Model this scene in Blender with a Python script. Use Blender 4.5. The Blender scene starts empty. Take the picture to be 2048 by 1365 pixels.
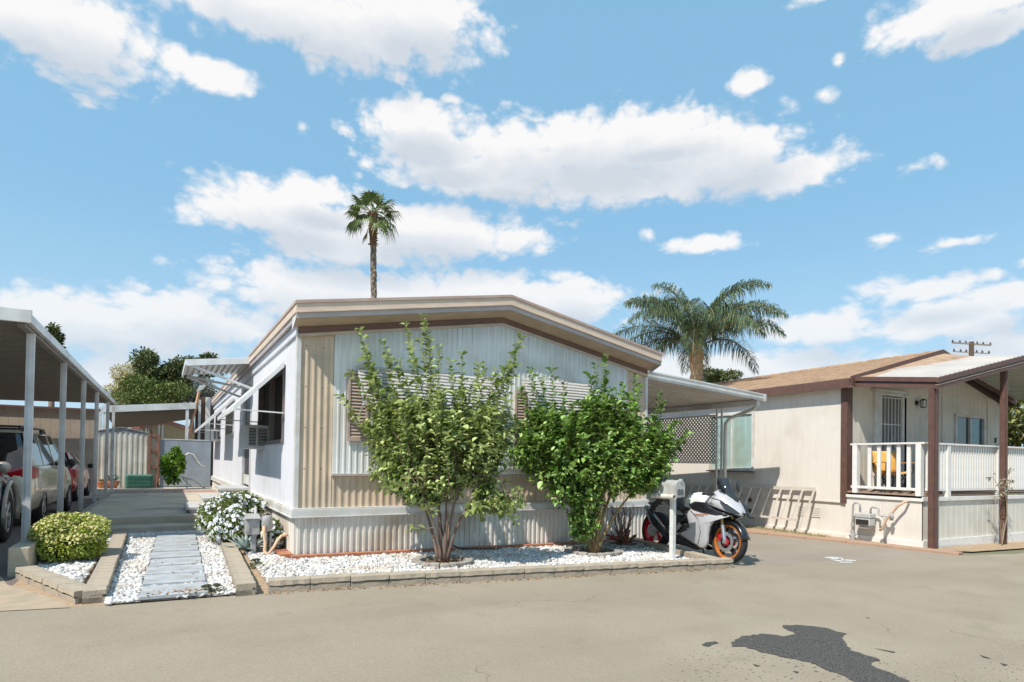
import bpy, math, random
import numpy as np
from mathutils import Vector, Matrix
random.seed(7)
sc = bpy.context.scene
col = sc.collection

# ------------------------------------------------------------------ camera
F, PX, PY, CH = 1189.0, 1024.0, 907.0, 1.35
YAW = math.atan(698 / 1189.0)
_f0 = Vector((math.sin(YAW), math.cos(YAW), 0)); _r0 = Vector((math.cos(YAW), -math.sin(YAW), 0)); _u0 = Vector((0, 0, 1))
PIT, ROL = .0139, .0158
FWD = _f0 * math.cos(PIT) + _u0 * math.sin(PIT)
_u1 = -_f0 * math.sin(PIT) + _u0 * math.cos(PIT)
RGT = _r0 * math.cos(ROL) + _u1 * math.sin(ROL)
UPV = _u1 * math.cos(ROL) - _r0 * math.sin(ROL)
cam_d = bpy.data.cameras.new('camera'); cam = bpy.data.objects.new('camera', cam_d); col.objects.link(cam)
cam_d.sensor_width = 36; cam_d.lens = 36 * F / 2048; cam_d.shift_y = (PY - 682.5) / 2048; cam_d.clip_end = 3000; cam_d.clip_start = .05
m = Matrix((RGT, UPV, -FWD)).transposed().to_4x4(); m.translation = Vector((0, 0, CH)); cam.matrix_world = m
sc.camera = cam

# ------------------------------------------------------------------ light
SUNV = Vector((-1, -.40, 1.42)).normalized()          # towards the sun
sun_d = bpy.data.lights.new('sun', 'SUN'); sun = bpy.data.objects.new('sun', sun_d); col.objects.link(sun)
sun_d.energy = 4.1; sun_d.angle = math.radians(.5); sun_d.color = (1, .94, .84)
sun.rotation_euler = SUNV.to_track_quat('Z', 'Y').to_euler(); sun.location = (-20, -6, 30)
sc.view_settings.view_transform = 'Standard'; sc.view_settings.look = 'None'
sc.view_settings.exposure = .45; sc.view_settings.gamma = 1
sc.render.engine = 'CYCLES'
sc.cycles.max_bounces = 8; sc.cycles.transparent_max_bounces = 8

world = bpy.data.worlds.new('World'); sc.world = world; world.use_nodes = True
wn = world.node_tree.nodes; wl = world.node_tree.links
for n in list(wn): wn.remove(n)
wout = wn.new('ShaderNodeOutputWorld'); bg = wn.new('ShaderNodeBackground'); wl.new(bg.outputs[0], wout.inputs[0])
sky = wn.new('ShaderNodeTexSky'); sky.sky_type = 'NISHITA'; sky.sun_disc = False
sky.sun_elevation = math.asin(SUNV.z); sky.sun_rotation = math.atan2(SUNV.x, SUNV.y) % (2 * math.pi)
sky.air_density = 1.0; sky.dust_density = .4; sky.ozone_density = 1.5; sky.altitude = 0
bg.inputs[1].default_value = .108
world.cycles.sampling_method = 'MANUAL'; world.cycles.sample_map_resolution = 128

def M_(nt, op, a, b=None, c=None, clamp=False):
    n = nt.nodes.new('ShaderNodeMath'); n.operation = op; n.use_clamp = clamp
    for i, v in enumerate((a, b, c)):
        if v is None: continue
        if isinstance(v, (int, float)): n.inputs[i].default_value = v
        else: nt.links.new(v, n.inputs[i])
    return n.outputs[0]

# clouds of the sky, each (azimuth, elevation, half width, half height) in radians, weight
CLOUDS = [(-0.115, 0.518, 0.103, 0.056, 1), (-0.163, 0.526, 0.081, 0.034, 1), (0.043, 0.524, 0.079, 0.021, 1), (0.205, 0.615, 0.263, 0.049, 1), (0.348, 0.634, 0.139, 0.044, 1), (0.102, 0.605, 0.126, 0.031, 1), (0.363, 0.511, 0.099, 0.032, 1), (0.418, 0.482, 0.125, 0.027, 0.95), (0.654, 0.484, 0.269, 0.056, 1), (0.503, 0.455, 0.204, 0.036, 1), (0.87, 0.453, 0.142, 0.052, 1), (0.951, 0.423, 0.106, 0.029, 1), (0.713, 0.434, 0.264, 0.031, 1), (0.569, 0.525, 0.076, 0.021, 0.42), (0.752, 0.508, 0.136, 0.02, 0.95), (0.151, 0.368, 0.145, 0.042, 1), (0.195, 0.402, 0.083, 0.024, 1), (0.379, 0.364, 0.216, 0.042, 1), (0.258, 0.335, 0.156, 0.033, 1), (-0.062, 0.181, 0.192, 0.041, 1), (-0.154, 0.174, 0.076, 0.029, 1), (0.26, 0.261, 0.217, 0.046, 1), (0.464, 0.261, 0.263, 0.049, 1), (0.616, 0.267, 0.1, 0.039, 1), (0.076, 0.256, 0.051, 0.028, 0.42), (0.03, 0.2, 0.117, 0.043, 1), (-0.06, 0.116, 0.049, 0.031, 0.95), (1.163, 0.561, 0.105, 0.03, 1), (1.196, 0.531, 0.058, 0.018, 1), (1.004, 0.62, 0.091, 0.015, 0.42), (0.902, 0.544, 0.038, 0.018, 0.8), (0.182, 0.488, 0.04, 0.033, 0.26), (0.247, 0.493, 0.055, 0.031, 0.26), (0.417, 0.546, 0.044, 0.016, 0.26), (1.031, 0.545, 0.023, 0.029, 0.26), (1.011, 0.511, 0.05, 0.028, 0.26), (1.126, 0.399, 0.049, 0.02, 0.42), (1.088, 0.316, 0.042, 0.02, 0.42), (1.167, 0.297, 0.062, 0.015, 0.42), (0.83, 0.34, 0.077, 0.016, 0.8), (0.755, 0.359, 0.035, 0.026, 0.26), (1.165, 0.199, 0.093, 0.036, 0.95), (1.212, 0.219, 0.066, 0.025, 0.95), (1.007, 0.206, 0.087, 0.03, 0.9), (1.242, 0.262, 0.028, 0.042, 0.26), (1.137, 0.243, 0.114, 0.024, 0.75), (0.896, 0.153, 0.24, 0.031, 0.85), (1.078, 0.143, 0.123, 0.024, 0.8), (1.218, 0.161, 0.061, 0.025, 0.85), (1.843, 0.544, 0.242, 0.07, 0.95), (-1.442, 0.171, 0.153, 0.082, 0.95), (1.878, 0.303, 0.399, 0.064, 0.95), (-0.883, 0.492, 0.31, 0.048, 0.95), (2.498, 0.797, 0.281, 0.077, 0.95), (-1.321, 0.17, 0.34, 0.07, 0.95), (1.947, 0.144, 0.366, 0.064, 0.95), (-1.195, 0.805, 0.329, 0.086, 0.95), (2.102, 0.745, 0.261, 0.087, 0.95), (-0.771, 0.196, 0.184, 0.051, 0.95), (3.043, 0.46, 0.307, 0.055, 0.95), (-1.756, 0.421, 0.238, 0.069, 0.95), (2.414, 0.825, 0.32, 0.086, 0.95), (-0.831, 0.893, 0.318, 0.048, 0.95), (2.87, 0.872, 0.376, 0.068, 0.95), (-1.208, 0.285, 0.358, 0.069, 0.95)]
g = bpy.data.node_groups.new('cloud_cover', 'ShaderNodeTree')
g.interface.new_socket('Az', in_out='INPUT', socket_type='NodeSocketFloat')
g.interface.new_socket('El', in_out='INPUT', socket_type='NodeSocketFloat')
g.interface.new_socket('Cover', in_out='OUTPUT', socket_type='NodeSocketFloat')
g.interface.new_socket('Body', in_out='OUTPUT', socket_type='NodeSocketFloat')
gi = g.nodes.new('NodeGroupInput'); go = g.nodes.new('NodeGroupOutput')
cmb = g.nodes.new('ShaderNodeCombineXYZ'); g.links.new(gi.outputs[0], cmb.inputs[0]); g.links.new(gi.outputs[1], cmb.inputs[1])
cur = None
for (a, e, sa, se, wgt) in CLOUDS:
    mp = g.nodes.new('ShaderNodeMapping'); mp.inputs['Scale'].default_value = (1 / sa, 1 / se, 1e-6); mp.inputs['Location'].default_value = (-a / sa, -e / se, 0)
    # the running result rides along in z (weight 1e-6): it makes the nodes evaluate one after another
    cz_n = cmb
    if cur is not None:
        cz_n = g.nodes.new('ShaderNodeCombineXYZ'); g.links.new(gi.outputs[0], cz_n.inputs[0]); g.links.new(gi.outputs[1], cz_n.inputs[1]); g.links.new(cur, cz_n.inputs[2])
    g.links.new(cz_n.outputs[0], mp.inputs[0])
    ln = g.nodes.new('ShaderNodeVectorMath'); ln.operation = 'LENGTH'; g.links.new(mp.outputs[0], ln.inputs[0])
    d = M_(g, 'SUBTRACT', wgt, ln.outputs['Value'])
    cur = d if cur is None else M_(g, 'MAXIMUM', cur, d)
ms = g.nodes.new('ShaderNodeMapping'); ms.inputs['Scale'].default_value = (1, 1.5, 1); g.links.new(cmb.outputs[0], ms.inputs[0])
n1 = g.nodes.new('ShaderNodeTexNoise'); n1.inputs['Scale'].default_value = 15; n1.inputs['Detail'].default_value = 8; n1.inputs['Roughness'].default_value = .66; n1.inputs['Distortion'].default_value = .25
n2 = g.nodes.new('ShaderNodeTexNoise'); n2.inputs['Scale'].default_value = 4; n2.inputs['Detail'].default_value = 3
g.links.new(ms.outputs[0], n1.inputs['Vector']); g.links.new(ms.outputs[0], n2.inputs['Vector'])
nz = M_(g, 'MULTIPLY_ADD', n1.outputs[0], 1.35, -.675)
vo = g.nodes.new('ShaderNodeTexVoronoi'); vo.inputs['Scale'].default_value = 24; vo.inputs['Detail'].default_value = 2.0; vo.inputs['Roughness'].default_value = .55
wrp = g.nodes.new('ShaderNodeVectorMath'); wrp.operation = 'MULTIPLY_ADD'; g.links.new(n2.outputs['Color'], wrp.inputs[0]); wrp.inputs[1].default_value = (.10, .10, 0); g.links.new(ms.outputs[0], wrp.inputs[2]); g.links.new(wrp.outputs[0], vo.inputs['Vector'])
nz = M_(g, 'ADD', nz, M_(g, 'MULTIPLY_ADD', vo.outputs['Distance'], -.52, .50))
nz2 = M_(g, 'MULTIPLY_ADD', n2.outputs[0], .6, -.30)
dens = M_(g, 'ADD', M_(g, 'ADD', M_(g, 'MAXIMUM', cur, -.9), nz), nz2)
g.links.new(dens, go.inputs[0])
g.links.new(M_(g, 'ADD', M_(g, 'ADD', M_(g, 'MAXIMUM', cur, -.9), nz2), M_(g, 'MULTIPLY', nz, .35)), go.inputs[1])

nt = world.node_tree
tc = wn.new('ShaderNodeTexCoord'); sx = wn.new('ShaderNodeSeparateXYZ'); wl.new(tc.outputs['Generated'], sx.inputs[0])
az = M_(nt, 'ARCTAN2', sx.outputs[0], sx.outputs[1]); el = M_(nt, 'ARCSINE', sx.outputs[2])
ga = wn.new('ShaderNodeGroup'); ga.node_tree = g; gb = wn.new('ShaderNodeGroup'); gb.node_tree = g
wl.new(az, ga.inputs[0]); wl.new(el, ga.inputs[1])
wl.new(M_(nt, 'SUBTRACT', az, .012), gb.inputs[0]); wl.new(M_(nt, 'ADD', el, .04), gb.inputs[1])
mr = wn.new('ShaderNodeMapRange'); mr.interpolation_type = 'SMOOTHSTEP'; mr.inputs['From Min'].default_value = -.22; mr.inputs['From Max'].default_value = .36
wl.new(ga.outputs[0], mr.inputs['Value'])
ab = M_(nt, 'MULTIPLY_ADD', M_(nt, 'MINIMUM', M_(nt, 'MAXIMUM', M_(nt, 'MULTIPLY_ADD', gb.outputs[1], 1.25, .12), 0), 1), 1.0, .0)
cr = wn.new('ShaderNodeValToRGB'); wl.new(ab, cr.inputs[0])
cr.color_ramp.elements[0].position = .05; cr.color_ramp.elements[0].color = (6.7, 6.6, 6.55, 1)
cr.color_ramp.elements[1].position = 1.0; cr.color_ramp.elements[1].color = (4.5, 4.85, 5.3, 1)
ce = cr.color_ramp.elements.new(.45); ce.color = (5.6, 5.75, 6.0, 1)
# clear sky: nishita, softened a little towards the pale azure of a hazy noon
hs = wn.new('ShaderNodeHueSaturation'); hs.inputs['Hue'].default_value = .488; hs.inputs['Saturation'].default_value = 1.0; hs.inputs['Value'].default_value = 1.0
wl.new(sky.outputs[0], hs.inputs['Color'])
hz = wn.new('ShaderNodeMix'); hz.data_type = 'RGBA'; hz.inputs[0].default_value = .65
wl.new(hs.outputs[0], hz.inputs[6]); hz.inputs[7].default_value = (2.15, 4.35, 6.3, 1)
mx = wn.new('ShaderNodeMix'); mx.data_type = 'RGBA'; wl.new(M_(nt, 'MULTIPLY', mr.outputs[0], .96), mx.inputs[0])
lowm = wn.new('ShaderNodeMapRange'); lowm.inputs['From Min'].default_value = .38; lowm.inputs['From Max'].default_value = .08; lowm.inputs['To Min'].default_value = 0; lowm.inputs['To Max'].default_value = .5; wl.new(el, lowm.inputs['Value'])
cm = wn.new('ShaderNodeMix'); cm.data_type = 'RGBA'; wl.new(lowm.outputs[0], cm.inputs[0]); wl.new(cr.outputs[0], cm.inputs[6]); cm.inputs[7].default_value = (4.7, 5.5, 6.2, 1)
hr_ = wn.new('ShaderNodeMapRange'); hr_.interpolation_type = 'SMOOTHSTEP'; hr_.inputs['From Min'].default_value = .40; hr_.inputs['From Max'].default_value = .0; hr_.inputs['To Min'].default_value = 0; hr_.inputs['To Max'].default_value = .6; wl.new(el, hr_.inputs['Value'])
hm = wn.new('ShaderNodeMix'); hm.data_type = 'RGBA'; wl.new(hr_.outputs[0], hm.inputs[0]); wl.new(hz.outputs[2], hm.inputs[6]); hm.inputs[7].default_value = (4.1, 5.3, 6.2, 1)
wl.new(hm.outputs[2], mx.inputs[6]); wl.new(cm.outputs[2], mx.inputs[7])
wl.new(mx.outputs[2], bg.inputs[0])

# ------------------------------------------------------------------ measuring help (2048 px wide photograph to metres)
def ray(u, v): return FWD + RGT * ((u - PX) / F) - UPV * ((v - PY) / F)
C0 = Vector((0, 0, CH))
def atY(u, v, y): d = ray(u, v); return C0 + d * (y / d.y)
def atX(u, v, x): d = ray(u, v); return C0 + d * (x / d.x)
def G(x): return -.0165 * max(0.0, x - 1.5)
def gnd(u, v, dz=0.0):
    z = 0
    for i in range(12):
        d = ray(u, v); p = C0 + d * ((z + dz - CH) / d.z); z = G(p.x)
    return p

# ------------------------------------------------------------------ materials
MATS = {}
def pm(name, c, c2=None, scale=6, rough=.6, metal=0, bump=0, bscale=60, stretch=(1, 1, 1), spec=.4, island=0, trans=0, detail=5, emis=None, c3=None, s3=.8, f0=.35, f1=.68, objc=True):
    if name in MATS: return MATS[name]
    mt = bpy.data.materials.new(name); mt.use_nodes = True; nt = mt.node_tree; N = nt.nodes; L = nt.links
    b = N['Principled BSDF']; b.inputs['Roughness'].default_value = rough; b.inputs['Metallic'].default_value = metal
    b.inputs['Specular IOR Level'].default_value = spec
    tc = N.new('ShaderNodeTexCoord'); mp = N.new('ShaderNodeMapping'); mp.inputs['Scale'].default_value = stretch; L.new(tc.outputs['Object'], mp.inputs[0])
    c = tuple(c) + (1,)
    if c2 is None: c2 = tuple(x * .82 for x in c[:3])
    nz = N.new('ShaderNodeTexNoise'); nz.inputs['Scale'].default_value = scale; nz.inputs['Detail'].default_value = detail; L.new(mp.outputs[0], nz.inputs['Vector'])
    rp = N.new('ShaderNodeMapRange'); rp.inputs['From Min'].default_value = f0; rp.inputs['From Max'].default_value = f1; L.new(nz.outputs[0], rp.inputs['Value'])
    mixn = N.new('ShaderNodeMix'); mixn.data_type = 'RGBA'; L.new(rp.outputs[0], mixn.inputs[0]); mixn.inputs[6].default_value = c; mixn.inputs[7].default_value = tuple(c2) + (1,)
    out = mixn.outputs[2]
    if c3 is not None:
        n3 = N.new('ShaderNodeTexNoise'); n3.inputs['Scale'].default_value = s3; n3.inputs['Detail'].default_value = 6; L.new(tc.outputs['Object'], n3.inputs['Vector'])
        r3 = N.new('ShaderNodeMapRange'); r3.inputs['From Min'].default_value = .48; r3.inputs['From Max'].default_value = .7; L.new(n3.outputs[0], r3.inputs['Value'])
        m3 = N.new('ShaderNodeMix'); m3.data_type = 'RGBA'; L.new(r3.outputs[0], m3.inputs[0]); L.new(out, m3.inputs[6]); m3.inputs[7].default_value = tuple(c3) + (1,); out = m3.outputs[2]
    if island:
        ge = N.new('ShaderNodeNewGeometry')
        if trans: L.new(M_(nt, 'ADD', M_(nt, 'MULTIPLY', M_(nt, 'POWER', ge.outputs['Random Per Island'], 1.3), .8), M_(nt, 'MULTIPLY', rp.outputs[0], .2)), mixn.inputs[0])
        h = N.new('ShaderNodeHueSaturation'); L.new(out, h.inputs['Color'])
        v = M_(nt, 'MULTIPLY_ADD', ge.outputs['Random Per Island'], island, 1 - island / 2); L.new(v, h.inputs['Value'])
        hv = M_(nt, 'MULTIPLY_ADD', ge.outputs['Random Per Island'], island * .05, .5 - island * .025); L.new(hv, h.inputs['Hue'])
        out = h.outputs[0]
    L.new(out, b.inputs['Base Color'])
    if bump:
        bn = N.new('ShaderNodeTexNoise'); bn.inputs['Scale'].default_value = bscale; bn.inputs['Detail'].default_value = 6; L.new(mp.outputs[0], bn.inputs['Vector'])
        bp = N.new('ShaderNodeBump'); bp.inputs['Strength'].default_value = bump; bp.inputs['Distance'].default_value = .01; L.new(bn.outputs[0], bp.inputs['Height']); L.new(bp.outputs[0], b.inputs['Normal'])
    if trans:
        tr = N.new('ShaderNodeBsdfTranslucent'); L.new(out, tr.inputs[0]); ms = N.new('ShaderNodeMixShader'); ms.inputs[0].default_value = trans
        L.new(b.outputs[0], ms.inputs[1]); L.new(tr.outputs[0], ms.inputs[2]); L.new(ms.outputs[0], N['Material Output'].inputs[0])
    if emis: b.inputs['Emission Color'].default_value = tuple(emis) + (1,); b.inputs['Emission Strength'].default_value = 1
    MATS[name] = mt; return mt

def streaky(name, c, c2, c3, rough=.6, island=0):
    """painted sheet metal with rain streaks running down it and a dirty foot"""
    mt = pm(name, c, c2, scale=3.5, rough=rough, stretch=(6, 6, .35), f0=.42, f1=.75, c3=c3, s3=1.3, bump=.08, bscale=40)
    return mt

# ------------------------------------------------------------------ mesh help
class MB:
    def __init__(s): s.v = []; s.f = []; s.m = []; s.mi = 0
    def add(s, vs, fs):
        o = len(s.v); s.v += [tuple(p) for p in vs]; s.f += [tuple(i + o for i in f) for f in fs]; s.m += [s.mi] * len(fs); return s
    def box(s, x0, x1, y0, y1, z0, z1):
        return s.add([(x0, y0, z0), (x1, y0, z0), (x1, y1, z0), (x0, y1, z0), (x0, y0, z1), (x1, y0, z1), (x1, y1, z1), (x0, y1, z1)],
                     [(0, 3, 2, 1), (4, 5, 6, 7), (0, 1, 5, 4), (1, 2, 6, 5), (2, 3, 7, 6), (3, 0, 4, 7)])
    def hexa(s, lo, hi):
        return s.add(list(lo) + list(hi), [(3, 2, 1, 0), (4, 5, 6, 7), (0, 1, 5, 4), (1, 2, 6, 5), (2, 3, 7, 6), (3, 0, 4, 7)])
    def quad(s, *p): return s.add(p, [tuple(range(len(p)))])
    def prism(s, poly, ext):
        """closed polygon (3d points) pushed along vector ext"""
        n = len(poly); e = Vector(ext); a = [Vector(p) for p in poly]
        fs = [tuple(range(n - 1, -1, -1)), tuple(range(n, 2 * n))] + [(i, (i + 1) % n, (i + 1) % n + n, i + n) for i in range(n)]
        return s.add(a + [p + e for p in a], fs)
    def bar(s, a, b, w, h=None, up=(0, 0, 1)):
        """square bar from a to b, w wide and h high"""
        h = h or w; a = Vector(a); b = Vector(b); d = (b - a).normalized(); u = Vector(up)
        if abs(d.dot(u)) > .98: u = Vector((0, 1, 0))
        r = d.cross(u).normalized() * (w / 2); u = r.cross(d).normalized() * (h / 2)
        return s.hexa([a - r - u, a + r - u, b + r - u, b - r - u], [a - r + u, a + r + u, b + r + u, b - r + u])
    def tube(s, pts, r, n=8, caps=True):
        pts = [Vector(p) for p in pts]; rs = r if isinstance(r, (list, tuple)) else [r] * len(pts)
        vs = []; fs = []; pu = None
        for i, p in enumerate(pts):
            d = (pts[min(i + 1, len(pts) - 1)] - pts[max(i - 1, 0)]).normalized()
            if pu is None:
                u = Vector((0, 0, 1)) if abs(d.z) < .9 else Vector((1, 0, 0))
            else: u = pu
            a = d.cross(u).normalized(); b = a.cross(d).normalized(); pu = b
            for k in range(n):
                t = 2 * math.pi * k / n; vs.append(p + a * (rs[i] * math.cos(t)) + b * (rs[i] * math.sin(t)))
        for i in range(len(pts) - 1):
            for k in range(n):
                k2 = (k + 1) % n; fs.append((i * n + k, i * n + k2, (i + 1) * n + k2, (i + 1) * n + k))
        if caps: fs.append(tuple(range(n - 1, -1, -1))); fs.append(tuple((len(pts) - 1) * n + k for k in range(n)))
        return s.add(vs, fs)
    def lathe(s, prof, c=(0, 0, 0), axis='z', n=20, full=1.0, close=False):
        """prof = [(radius, height)] round axis through c"""
        vs = []; fs = []; k2n = n if full >= 1 else n + 1
        for (r, h) in prof:
            for k in range(k2n):
                t = 2 * math.pi * full * k / n; a, b = r * math.cos(t), r * math.sin(t)
                q = {'z': (a, b, h), 'y': (a, h, b), 'x': (h, a, b)}[axis]; vs.append((q[0] + c[0], q[1] + c[1], q[2] + c[2]))
        P = len(prof)
        for i in range(P if close else P - 1):
            for k in range(n):
                k2 = (k + 1) % k2n; i2 = (i + 1) % P; fs.append((i * k2n + k, i * k2n + k2, i2 * k2n + k2, i2 * k2n + k))
        return s.add(vs, fs)
    def rows(s, rows, closed=False):
        """skin between rows of points"""
        n = len(rows[0]); vs = [p for r in rows for p in r]; fs = []
        for i in range(len(rows) - 1):
            for k in range(n if closed else n - 1):
                k2 = (k + 1) % n; fs.append((i * n + k, i * n + k2, (i + 1) * n + k2, (i + 1) * n + k))
        return s.add(vs, fs)
    def blob(s, c, r, n=10, m=7, wob=0.0):
        vs = []; fs = []
        for i in range(m + 1):
            ph = math.pi * i / m
            for k in range(n):
                t = 2 * math.pi * k / n; w = 1 + random.uniform(-wob, wob)
                vs.append((c[0] + r[0] * w * math.sin(ph) * math.cos(t), c[1] + r[1] * w * math.sin(ph) * math.sin(t), c[2] + r[2] * w * math.cos(ph)))
        for i in range(m):
            for k in range(n): fs.append((i * n + k, (i + 1) * n + k, (i + 1) * n + (k + 1) % n, i * n + (k + 1) % n))
        return s.add(vs, fs)
    def build(s, name, mats, parent=None, local=False, smooth=False, bevel=0, solid=0, label=None, cat=None, group=None, kind=None, subsurf=0, auto=None):
        me = bpy.data.meshes.new(name); o = bpy.data.objects.new(name, me)
        vs = s.v
        if parent is not None:
            o.parent = parent
            if not local:
                mw = Matrix.Identity(4); q = parent; chain = []
                while q is not None: chain.append(q); q = q.parent
                for q in reversed(chain): mw = mw @ q.matrix_basis
                inv = mw.inverted(); A = np.array(inv); V = np.array([tuple(p) for p in vs], float)
                vs = (V @ A[:3, :3].T + A[:3, 3]).tolist()
        me.from_pydata([tuple(p) for p in vs], [], s.f)
        if not isinstance(mats, (list, tuple)): mats = [mats]
        for mt in mats: me.materials.append(mt)
        if len(mats) > 1: me.polygons.foreach_set('material_index', s.m)
        if smooth: me.polygons.foreach_set('use_smooth', [True] * len(me.polygons))
        if smooth and auto: me.set_sharp_from_angle(angle=math.radians(auto))
        me.validate(); me.update()
        col.objects.link(o)
        if solid: md = o.modifiers.new('s', 'SOLIDIFY'); md.thickness = solid; md.offset = 0
        if bevel: md = o.modifiers.new('b', 'BEVEL'); md.width = bevel; md.segments = 2; md.limit_method = 'ANGLE'; md.angle_limit = math.radians(40)
        if subsurf: md = o.modifiers.new('ss', 'SUBSURF'); md.levels = subsurf; md.render_levels = subsurf
        tag(o, label, cat, group, kind)
        return o
def tag(o, label=None, cat=None, group=None, kind=None):
    if label: o['label'] = label
    if cat: o['category'] = cat
    if group: o['group'] = group
    if kind: o['kind'] = kind
    return o
def empty(name, loc=(0, 0, 0), rz=0, label=None, cat=None, group=None):
    o = bpy.data.objects.new(name, None); o.empty_display_size = .2; col.objects.link(o); o.location = loc; o.rotation_euler = (0, 0, rz)
    tag(o, label, cat, group); return o
def copy_tree(o, parent=None):
    c = o.copy(); col.objects.link(c)
    if parent is not None: c.parent = parent
    for ch in [x for x in o.children]: copy_tree(ch, c)
    return c

def np_obj(name, V, Fc, mt, parent=None, smooth=False, **kw):
    """big mesh from numpy arrays: V (n,3), Fc (m,k) all faces the same size"""
    me = bpy.data.meshes.new(name); k = Fc.shape[1]
    me.vertices.add(len(V)); me.vertices.foreach_set('co', np.ascontiguousarray(V, dtype=np.float32).ravel())
    me.loops.add(Fc.size); me.loops.foreach_set('vertex_index', Fc.astype(np.int32).ravel())
    me.polygons.add(len(Fc)); me.polygons.foreach_set('loop_start', np.arange(0, Fc.size, k, dtype=np.int32)); me.polygons.foreach_set('loop_total', np.full(len(Fc), k, dtype=np.int32))
    if smooth: me.polygons.foreach_set('use_smooth', np.ones(len(Fc), dtype=bool))
    me.update(calc_edges=True); me.materials.append(mt)
    o = bpy.data.objects.new(name, me); col.objects.link(o)
    if parent is not None: o.parent = parent
    tag(o, **kw); return o

rng = np.random.default_rng(11)
def leaf_mesh(P, D, N_, L, W, fold=.25):
    """leaves: base P, direction D, normal N_, length L, width W (arrays) -> V, F (two quads each, folded on the midrib)"""
    D = D / np.linalg.norm(D, axis=1, keepdims=True); S = np.cross(D, N_); S /= (np.linalg.norm(S, axis=1, keepdims=True) + 1e-9); U = np.cross(S, D)
    L = np.asarray(L).reshape(-1, 1) * np.ones((len(P), 1)); W = np.asarray(W).reshape(-1, 1) * np.ones((len(P), 1))
    tip = P + D * L - U * L * .12; mid = P + D * L * .5 + U * W * fold * -.3
    l1 = P + D * L * .38 + S * W * .5 + U * W * fold; r1 = P + D * L * .38 - S * W * .5 + U * W * fold
    l2 = P + D * L * .72 + S * W * .36 + U * W * fold * .6; r2 = P + D * L * .72 - S * W * .36 + U * W * fold * .6
    n = len(P); V = np.stack([P, l1, l2, tip, r2, r1], axis=1).reshape(-1, 3)
    b = (np.arange(n) * 6)[:, None]
    Fc = np.concatenate([b + np.array([[0, 1, 2, 3]]), b + np.array([[0, 3, 4, 5]])], axis=0)
    return V, Fc
def rnd_unit(n):
    a = rng.normal(size=(n, 3)); return a / np.linalg.norm(a, axis=1, keepdims=True)

# ================================================================== SETTING
def G(x): return -.0165 * max(0.0, min(x, 32.0) - 1.5)
def sheet(name, poly, dz, mt, kind='structure', top=None, **kw):
    """flat patch following the slight fall of the ground; poly = [(x,y)...]"""
    mb = MB()
    xs = [p[0] for p in poly]
    cuts = [c for c in (1.5, 32.0) if min(xs) < c < max(xs)]
    polys = [poly]
    for c in cuts:
        nw = []
        for pl in polys:
            for sgn in (1, -1):
                outp = []
                for i in range(len(pl)):
                    a, b = pl[i], pl[(i + 1) % len(pl)]; da, db = sgn * (a[0] - c), sgn * (b[0] - c)
                    if da >= 0: outp.append(a)
                    if da * db < 0: t = da / (da - db); outp.append((c, a[1] + (b[1] - a[1]) * t))
                if len(outp) > 2: nw.append(outp)
        polys = nw
    for pl in polys: mb.add([(x, y, G(x) + dz) for x, y in pl], [tuple(range(len(pl)))])
    return mb.build(name, mt, kind=kind, **kw)
R_ = math.radians
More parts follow.
